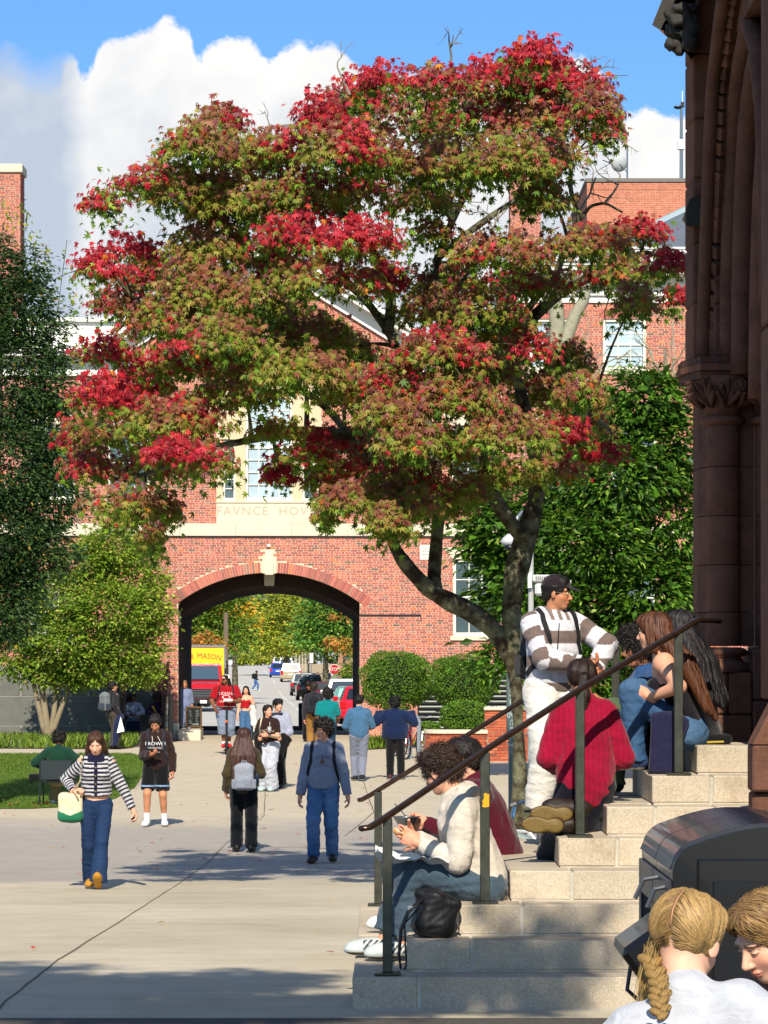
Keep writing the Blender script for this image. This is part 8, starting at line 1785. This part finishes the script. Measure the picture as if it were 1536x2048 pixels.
person('person in a pale blue shirt half hidden behind the left jamb inside the archway', B(-AW+.10, 2.0, -.44)+[0, 0, 0], (.3, -1), 1.78, q=1.5, skin='tan', hr=(.15, .1, .55), top=dict(col='8e9ac0', loose=.03, hem=-.06, sleeve=.6, name='shirt'), bot=dict(col='8a94b0', loose=.014, name='trousers'), shoes=dict(col='202020', sole='303030'), hair='loose', hairc='8a6a48')
# ================================================================ people on the steps
def SX(px, d): return (px-CX)*d/F
# 21 cream hoodie man eating
O = np.array([SX(968, 17.2), 17.2, .165])
p21 = person('curly haired man in a cream hoodie and slate trousers sitting low on the steps eating', O, (-1, -.04), 1.76, q=.72, skin='fair', pel=.238, lean=20, look=(.55, .75, -.38), hl=(-.035, .20, .365), hr=(.03, .215, .385), el=(-.5, -.5, -1), er=(.5, -.5, -1), al=(-.05, .255, .048), ar=(.06, .315, .05), kl=(-.1, .5, 1), kr=(.1, .5, 1),
    hdl=(.25, .9, .35), hdr=(-.3, .9, .3), nl_=(.8, .1, .1), nr_=(-.8, .1, .1), curl=(.75, .75), tl_=(-.05, 1, -.02), tr_=(.1, 1, -.02),
    top=dict(col='d2c8b8', cf=.85, loose=.016, hem=-.075, hood=True, fold=.008, name='hoodie', h=.009), bot=dict(col='4e6270', loose=.014, len=.93, fold=.008, name='trousers', waist=.03), shoes=dict(col='b4bcb8', sole='55432f', pat=lambda l, C: np.where(((np.abs(l[:, 0]) > .018) & (l[:, 1] > -.0) & (l[:, 1] < .062) & (((l[:, 1]+l[:, 2]*.9)/.019) % 1 < .45) & (l[:, 2] > -.024))[:, None], L3('15161a'), C)), hair='curly', hairc='2b1d16')
strands(p21, 2600, .035, .0016, '33231a', curl=.006, seed=11, lift=.001)
t = thing('sandwich', 'half eaten sandwich in the hands of the man in the cream hoodie', 'sandwich', (p21.wrL+p21.wrR)/2); c = (p21.wrL+p21.wrR)/2+np.array([-.10, 0, .045])
blob('bread', [('e', c, (.045, .035, .028), roty(.5), {'k': .01}), ('-e', c+[-.03, -.01, .035], (.02, .03, .02), I3, {'k': .005})], 'c08a50', t, h=.005, amp=.002, fr=60); blob('filling', [('e', c+[.0, -.0, .004], (.036, .04, .012), roty(.5), {'k': .01})], 'cfc4a8', t, h=.005)
# crumpled paper on the lap
def paper(name, label, c, w_, dpt, col='cfd0d0', seed=1, amp=.018, tilt=0):
    n = 22; r = np.random.RandomState(seed); u, v = np.meshgrid(np.linspace(-1, 1, n), np.linspace(-1, 1, n)); X_ = c[0]+u*w_; Y_ = c[1]+v*dpt; pp = np.stack([X_.ravel(), Y_.ravel(), 0*X_.ravel()], 1)
    Zz = c[2]+amp*wr(pp, 28, seed)+amp*.6*np.abs(wr(pp, 60, seed+1))+.035*(np.abs(u.ravel())**3)*(u.ravel() < 0)+tilt*u.ravel()*w_; V = np.stack([X_.ravel()+.01*wr(pp, 40, 3), Y_.ravel()+.01*wr(pp, 40, 4), Zz], 1)
    i, j = np.meshgrid(range(n-1), range(n-1)); b = (j*n+i).ravel(); Q = np.stack([b, b+1, b+n+1, b+n], 1)
    V2 = np.concatenate([V, V-[0, 0, .0015]]); Q2 = np.concatenate([Q, (Q+n*n)[:, ::-1]])
    t = thing(name, label, 'paper', c); mk('sheet', V2, Q2, mat('paper_'+col, col, .8), t, smooth=False); return t
kn = (p21.knL+p21.hipL)/2
paper('wrapping_paper', 'crumpled white sandwich paper on the lap of the man in the cream hoodie', (SX(825, 17.1), 17.05, CZ-(1722-CY)*17.1/F), .20, .17, seed=4, tilt=-.10, amp=.034)
# 22 maroon man
O = np.array([SX(1004, 18.75), 18.75, .165])
p22 = person('short haired man in a maroon sweatshirt sitting behind the man in the cream hoodie', O, (-1, -.02), 1.80, q=.8, skin='fair', pel=.238, lean=21, look=(.15, 1, -.12), hl=(-.02, .25, .37), hr=(.03, .26, .37), el=(-.4, -.5, -1), er=(.5, -.5, -1), al=(-.05, .28, .048), ar=(.07, .33, .05), kl=(-.1, .5, 1), kr=(.1, .5, 1),
    top=dict(col='5a1426', loose=.018, hem=-.06, fold=.008, name='sweatshirt', collar=True), bot=dict(col='23262c', loose=.014, name='trousers'), shoes=dict(col='e0e0e0', sole='d0d0d0'), hair='short', hairc='120e0d')
strands(p22, 900, .03, .002, '1c1614', seed=12, jit=1.2, lift=.005)
t = thing('food_bowl', 'pale foil food bowl held by the man in the maroon sweatshirt', 'bowl', p22.wrL); MB().lathe(p22.wrL+[-.13, -.04, -.0], [(.05, 0), (.085, .05), (.09, .052)], 16).build('bowl', M_steel, t, smooth=True); MB().tube([p22.wrL+[-.12, -.04, .04], p22.wrL+[-.2, -.06, .13]], .006, 5, flat=.5).build('fork', M_dark, t)
# black backpack on the second step
t = thing('backpack', 'slumped black backpack resting on the step under the seated man\'s knees', 'backpack', (.28, 16.75, .33)); R = roty(.32)@rotz(.3)
c = np.array([SX(872, 16.72), 16.72, .33+.125]); V, Q = sdf([('b', c, (.055, .045, .075), R, .05, {'k': .02}), ('e', c+[-.03, 0, .075], (.10, .08, .05), R@roty(.3), {'k': .03}), ('e', c+[-.03, -.05, -.04], (.075, .05, .06), R, {'k': .02}), ('e', c+[.0, .0, -.08], (.12, .09, .045), I3, {'k': .03})], .006, lambda P_: .008*wr(P_, 26, 3)+.004*wr(P_, 70, 5))
mk('bag', V, Q, mat('black_nylon', '121214', .55, .4, bump=(300, .3, .002)), t, smooth=True)
nb = mat('black_nylon', '')
MB().tube([c+[-.06, -.06, .10], c+[-.15, -.09, .02], c+[-.19, -.08, -.08], c+[-.20, -.07, -.22], c+[-.19, -.09, -.29]], [.02, .026, .026, .02, .012], 8, flat=.35).tube([c+[-.08, -.03, .05], c+[-.17, -.04, -.05], c+[-.165, -.05, -.18], c+[-.16, -.08, -.27], c+[-.18, -.1, -.30]], .012, 6, flat=.4).build('strap', nb, t, smooth=True)
MB().tube([c+[-.02, -.085, .07], c+[.03, -.09, .0], c+[.05, -.085, -.07]], .004, 5).build('zip', M_dark, t); MB().box(c+[-.155, -.10, .02], c+[-.125, -.09, .05], bev=.004).build('buckle', mat('buckle_grey', '7c868e', .4), t)
# 23 hoodie man
O = np.array([1.06, 19.5, .825])
def hood_pat(p, V, C):
    t, arm = seg_coord(p, V); m = ((t/.105+.30) % 1) < .5; C = np.where(m[:, None], L3('6f6059'), L3('cfcfd4'))*(1+.04*wr(V, 30, 5))[:, None]; l = (V-p.T((0, 0, 0)))@p.Tw/p.H
    hd = (l[:, 2] > .272) & ~arm; C[hd] = np.where(((l[hd, 0]/.035+.3) % 1 < .5)[:, None], L3('7c6d66'), L3('cfcfd4')); return C
p23 = person('man in a dark cap, glasses and a wide striped hoodie standing on the steps', O, (.42, -1), 1.56, q=.72, skin='tan', lean=4, look=(-.75, .75, -.1), pel=.535, hr=(-.035, .185, .625), er=(1, -.1, -.7), hl=(-.10, .19, .605), el=(-1, -.3, .55), hdr=(-.8, .5, .1), hdl=(.6, .6, -.3), nr_=(0, .4, 1), nl_=(0, .5, .9), ar=(.075, .03, .05), al=(-.06, -.04, .10), kl=(-.3, 1, .1), curl=(.7, .8), beard=False,
    top=dict(col='cfcfd4', loose=.026, cf=.9, hem=-.015, hood=True, ribcuff=True, fold=.006, pat=hood_pat, name='hoodie', h=.0085, box=.25), bot=dict(col='d8d5cc', cf=.95, loose=.026, fold=.006, name='sweatpants', waist=.03), shoes=dict(col='1a1614', sole='3a332c', sock='241c1a', sockl=.05), hair='short', hairc='14100e', hat=dict(col='251c22'))
HLp = p23.HL
g = MB()
for sx_ in (-1, 1): 
    ring = [HLp((sx_*.135+.085*math.cos(a), .395-.06*abs(sx_*.135+.085*math.cos(a)), .495+.068*math.sin(a))) for a in np.linspace(0, 2*math.pi, 15)]; g.tube(ring, .0016, 5, cap=False)
    g.tube([HLp((sx_*.22, .37, .51)), HLp((sx_*.33, .12, .52)), HLp((sx_*.34, -.02, .50))], .0015, 4)
g.tube([HLp((-.05, .40, .50)), HLp((0, .43, .51)), HLp((.05, .40, .50))], .0015, 4); g.build('glasses', mat('glasses_gold', 'b8a888', .25, .5, .8), p23.ob)
text_pts = [(0, 0), (.012, -.004), (.045, .02), (.014, .006), (.006, .018), (-.002, .008)]
cc = HLp((-.13, .335, .83)); Hd = p23.Hd; nrm_ = norm(Hd@np.array([-.2, .9, .45])); rr_ = norm(np.cross(nrm_, [0, 0, 1])); uu_ = np.cross(rr_, nrm_)
V = np.array([cc-rr_*(a-.02)*1.0+uu_*b+nrm_*.006 for a, b in text_pts]+[cc-rr_*(a-.02)+uu_*b-nrm_*.002 for a, b in text_pts]); n_ = 6
mk('cap_emblem', V, [list(range(n_)), list(range(n_, 2*n_))[::-1]]+[[i, (i+1) % n_, n_+(i+1) % n_, n_+i] for i in range(n_)], M_white, p23.ob)
bk = backpack(p23, 'black backpack worn by the man in the striped hoodie', '121315', at=(0, -.135, .13), q=1.0, size=(.085, .05, .14), strapcol='17181b')
MB().tube([p23.T((.10, -.09, .05)), p23.T((.125, -.10, .03)), p23.T((.135, -.12, -.01))], .009, 5, flat=.4).build('side_strap', M_black, bk)
MB().tube([p23.T((.02, .085, .26)), p23.T((.03, .10, .20)), p23.T((.032, .098, .13))], .0035, 5).build('drawcord', M_black, p23.ob)
t = thing('marker_pen', 'white marker held in the hands of the man in the striped hoodie', 'pen', p23.wrR); c = p23.wrR+np.array([.10, -.02, .02]); MB().tube([c+[-.035, 0, .045], c+[.04, 0, -.03]], .008, 8).build('pen', M_white, t)
# 24 red velvet woman
O = np.array([SX(1172, 18.05), 18.05, .825])
def velvet(p, V, C):
    l = (V-p.T((0, 0, 0)))@p.Tw/p.H; w_ = np.sin(l[:, 0]*330+0.9*np.sin(l[:, 2]*45)); return C*(.97+.10*np.clip(w_, -1, 1)+.10*wr(V, 12, 4))[:, None]
p24 = person('woman in a crimson velvet jumper kneeling on the steps with her back to the viewer', O, (-.12, 1), 1.66, q=.75, skin='tan', fem=True, pel=.165, lean=12, look=(.1, 1, -.1), hr=(.075, .15, .22), er=(.45, -.3, -1), hl=(-.075, .15, .22), el=(-.45, -.3, -1), ar=(-.06, -.17, .085), al=(-.105, -.185, .03), kr=(.5, 1, .1), kl=(.1, 1, .1), tr_=(-1, .1, .02), tl_=(-1, .1, -.05), kneel=True, build_=.98,
    top=dict(col='8c0a2c', cf=.95, loose=.020, hem=-.10, fold=.007, pat=velvet, name='jumper', h=.0085, flat=True, box=.35), bot=dict(col='10141f', loose=.008, name='trousers'), shoes=dict(col='241a14', sole='241a14'), hair='pony', hairc='1c1310')
strands(p24, 1100, .10, .0022, '2a1d18', seed=14, curl=0, jit=.9); 
t = None
# boots seen from the soles
for i, (px, py, dd, an_) in enumerate(((1100, 1628, 17.68, .03), (1082, 1650, 17.60, .06))):
    c = P(px, py, dd); R = roty(an_)
    sh_ = [('e', c+R@np.array([-.03, 0, 0]), (.085, .035, .048), R, {'k': .02, 'clip': [(c-[0, .018, 0], np.array([0, -1, 0]))]}), ('e', c+R@np.array([.075, 0, .002]), (.055, .035, .040), R, {'k': .03, 'clip': [(c-[0, .018, 0], np.array([0, -1, 0]))]}), ('c', c+R@np.array([.08, .03, 0]), c+R@np.array([.12, .16, .03]), .042, .05, {'k': .03})]
    V, Q = sdf(sh_, .0048); l = (V-c)@R; fl = l[:, 1] < -.012; a = np.arctan2(l[:, 2], l[:, 0]+.03); a2 = np.arctan2(l[:, 2], l[:, 0]-.08); ribs = np.where(l[:, 0] < .04, np.sin(a*22), np.sin(a2*20)); rim = (np.abs(l[:, 2]) > .038)
    C = np.tile(L3('6a5628'), (len(V), 1))*(1+.30*ribs*fl)[:, None]; C[~fl] = L3('4a3826'); mk('boot', V, Q, M_shoe, p24.ob, cols=C, smooth=True)
MB().lathe(p24.HL((.36, -.0, .28)), [(.004, 0), (.009, .006), (.004, .012)], 8).build('earring', mat('gold', 'c89a30', .3, .5, .9), p24.ob)
# 25 blue jumper man
O = np.array([1.70, 19.3, .99])
p25 = person('man with big dark curls in a blue jumper and green trousers sitting', O, (-1, -.28), 1.74, q=.8, skin='olive', pel=.150, lean=10, look=(0, 1, -.08), hl=(-.06, .27, .345), el=(-.5, -.2, -1), hr=(.1, .2, .3), er=(.6, -.4, -.8), al=(-.07, .20, .045), ar=(.08, .22, .045), kl=(-.1, .5, 1), kr=(.2, .5, 1), hdl=(0, 1, -.2),
    top=dict(col='31588c', loose=.016, hem=-.05, sleeve=.72, fold=.007, name='jumper', collar=True), bot=dict(col='566a48', loose=.02, fold=.008, name='trousers'), shoes=dict(col='23262a', sole='b0b0a8'), hair='curly', hairc='15100e')
strands(p25, 1500, .05, .0022, '1c1614', curl=.012, seed=15, lift=.012)
# 26 brunette
O = np.array([1.815, 18.5, 1.155])
p26 = person('woman with long chestnut hair and a dark tank top sitting near the top step', O, (-1, .22), 1.66, q=.75, skin='fair', fem=True, pel=.150, lean=20, look=(.25, 1, -.1), hl=(-.12, .12, .27), el=(-1, -.5, -.7), hr=(.05, .16, .24), er=(.5, -.3, -.8), al=(-.06, .185, .048), ar=(.09, .22, .048), kl=(-.15, .6, 1), kr=(.2, .5, 1), hdl=(.2, .9, .5), curl=(.8, .5),
    top=dict(col='1d1a20', loose=.006, hem=-.005, sleeve=0, strapless=True, topz=.235, name='tank_top'), bot=dict(col='3b618c', loose=.010, denim=True, pat=JEAN_F(.45, '7fa2c4'), fold=.007, waist=.035, name='jeans'), shoes=dict(col='2a3a5c', sole='c8c0b0'), hair='longer', hairc='3a2114')
hf = lambda c_: [0, 0, -1.0]
strands(p26, 2200, .30, .0030, '54301a', seed=16, jit=.25)
MB().tube([p26.T((-.05, .03, .25)), p26.T((-.055, -.0, .29)), p26.T((-.05, -.05, .24))], .006, 6, flat=.4).build('shoulder_strap', mat('tank_strap', '1d1a20', .9), p26.ob)
c = p26.anL+np.array([-.05, -.055, -.028]); text_mesh('N', .055, lambda V: np.stack([c[0]+V[:, 0], c[1]-V[:, 2], c[2]+V[:, 1]], 1), 'lettering', M_white, p26.ob, .002)
t = thing('jacket', 'navy wool jacket hanging over the knee of the chestnut haired woman', 'jacket', p26.knL); k = p26.knL
X1_, X2_ = SX(1298, 18.3), SX(1352, 18.3); zt, zb = CZ-(1425-CY)*18.3/F, CZ-(1545-CY)*18.3/F
V, Q = sdf([('b', ((X1_+X2_)/2, 18.24, (zt+zb)/2), ((X2_-X1_)/2-.02, .006, (zt-zb)/2-.02), roty(.03), .02, {'k': .02}), ('b', ((X1_+X2_)/2+.04, 18.35, zt-.02), (.05, .10, .005), roty(-.12), .02, {'k': .03}), ('b', ((X1_+X2_)/2+.10, 18.30, zt-.10), (.02, .015, .06), roty(.35), .02, {'k': .02})], .007, lambda P_: .007*wr(P_, 20, 3, (2, 1, .6)))
mk('cloth', V, Q, M_cloth, t, cols=np.tile(L3('20203c'), (len(V), 1))*(1+.1*wr(V, 30, 2))[:, None], smooth=True)
# 27 black haired woman
O = np.array([1.93, 18.98, 1.155])
p27 = person('woman with long wavy black hair and a black top sitting behind the chestnut haired woman', O, (-1, .5), 1.66, q=.8, skin='olive', fem=True, pel=.150, lean=12, look=(0, 1, -.05), hl=(-.08, .18, .26), hr=(.08, .18, .26), el=(-.5, -.4, -1), al=(-.06, .2, .048), ar=(.09, .23, .048), kl=(-.15, .5, 1), kr=(.2, .5, 1),
    top=dict(col='0b0a0d', loose=.012, hem=-.02, sleeve=.4, name='top'), bot=dict(col='15161c', loose=.014, name='trousers'), shoes=dict(col='202020', sole='404040'), hair='long', hairc='110e10')
strands(p27, 1100, .28, .0032, '1c181c', seed=17, jit=.9)
t = thing('bag', 'flat black bag with yellow edge lying on the top step by the column', 'bag', (2.02, 18.7, 1.32)); softbox('bag', (SX(1430, 18.6), 18.6, 1.352), (.07, .10, .008), I3, .022, '121316', t, h=.008); MB().tube([(SX(1412, 18.5), 18.46, 1.335), (SX(1446, 18.5), 18.46, 1.338)], .007, 6).build('trim', mat('yellow_trim', 'a8902c', .6), t)
# ================================================================ two blonde girls in the near right corner
O = np.array([.81, 7.3, -.01])
p28 = person('girl with a blonde braid and white tee in the near right corner', O, (.40, 1), 1.66, q=.52, skin='pale', fem=True, pel=.335, lean=10, roll=-15, look=(.12, 1, -.42), hl=(-.135, .04, .515), el=(-.7, -.5, -.6), hr=(.14, .12, .42), er=(1, -.3, -.5), hdl=(-.5, .3, .5),
    top=dict(col='cdd1d8', cf=.72, loose=.016, hem=-.05, sleeve=.42, fold=.005, name='tee', h=.010), bot=dict(col='2a3a50', loose=.01, name='jeans'), hair='braid', hairc='6f5533')
part = lambda co: p28.Hd@np.array([(-1 if ((co-p28.HL((0, 0, 0)))@p28.Hd[:, 0]) < 0 else 1)*1.1, -.25, -.9])
strands(p28, 6500, .16, .0012, '96794a', seed=18, flow=lambda co: part(co), jit=.3, lift=.003)
# parting line
pl_ = []; bv = BVHTree.FromPolygons([tuple(v) for v in p28.hairV], [tuple(int(i) for i in f) for f in p28.hairQ])
for z_, y_ in ((1.0, .25), (1.02, .05), (1.0, -.15), (.93, -.35), (.82, -.5), (.68, -.56), (.5, -.56)):
    co, no, _, _ = bv.find_nearest(Vector(p28.HL((.02+.02*math.sin(z_*9), y_, z_)))); pl_.append(np.array(co)+np.array(no)*.0055)
MB().tube(pl_, .0018, 5, flat=.5).build('parting', mat('scalp', 'b8876e', .6), p28.ob, smooth=True)
# braid
bm = []; a = p28.HL((-.26, -.28, .16)); b = P(1328, 2045, 7.12); ax = norm(b-a); L = np.linalg.norm(b-a); sd = norm(np.cross(ax, [0, 1, 0])); pathb = [a+(b-a)*t_+np.array([0, -.012, 0])*math.sin(t_*3)+sd*.008*math.sin(t_*5) for t_ in np.linspace(0, 1, 9)]
for i, c in enumerate(pathb[:-1]):
    for sg in (-1, 1):
        R = basis(norm(ax*.75+sd*sg*-.65), (0, -1, 0)); c2 = c+sd*sg*.0105+ax*(.008*sg)
        bm.append(('e', c2+nr.normal(size=3)*.0022, (.0135*(1-.04*i), .024*(1-.03*i), .012), R, {'k': .003}))
V, Q = sdf(bm, .0034); C = L3('866a3c')*np.clip(1+.45*np.sin(((V-a)@sd)*900+((V-a)@ax)*500), .4, 1.7)[:, None]; mk('braid', V, Q, M_hair, p28.ob, cols=C, smooth=True)
r = np.random.RandomState(4); mb = MB()
for i in range(190):
    st = p28.HL((r.uniform(-.38, -.2), r.uniform(-.35, .05), r.uniform(.1, .55))); e_ = st+np.array([r.uniform(-.03, .02), r.uniform(-.02, .02), -r.uniform(.12, .27)]); mb.tube(bz(st, (st+e_)/2+[r.uniform(-.035, .0), 0, 0], e_, 7), np.array([.0008, .0009, .0009, .0008, .0007, .0006, .0004]), 3, cap=False)
mb.build('loose_hair', mat('blonde_loose', 'a88c56', .5), p28.ob)['kind'] = 'stuff'
O = np.array([1.165, 8.15, -.03])
p29 = person('second blonde girl in the near right corner, her lowered face in profile', O, (-.75, -.55), 1.64, q=.52, skin='pale', fem=True, pel=.335, lean=17, lids=True, look=(.12, 1, -.60), hl=(-.12, .16, .4), hr=(.12, .16, .4), top=dict(col='8a5a48', loose=.012, hem=-.05, name='top'), bot=dict(col='2a3a50', loose=.01, name='jeans'), hair='loose', hairc='6a5030')
strands(p29, 4500, .18, .0012, '8a6c40', seed=19, jit=.25, lift=.003, flow=lambda co: p29.Hd@np.array([(-1 if ((co-p29.HL((0, 0, 0)))@p29.Hd[:, 0]) < 0 else 1)*.8, -.5, -.9]))
t = thing('bench', 'low stone bench under the two blonde girls', 'bench', (1.0, 7.6, 0)); MB().box((.55, 7.2, .38), (1.7, 8.15, .46), bev=.01).build('seat', M_gran, t)
for x_ in (.7, 1.5): MB().box((x_-.08, 7.3, 0), (x_+.08, 8.05, .379), bev=.01).build('leg', M_gran, t)
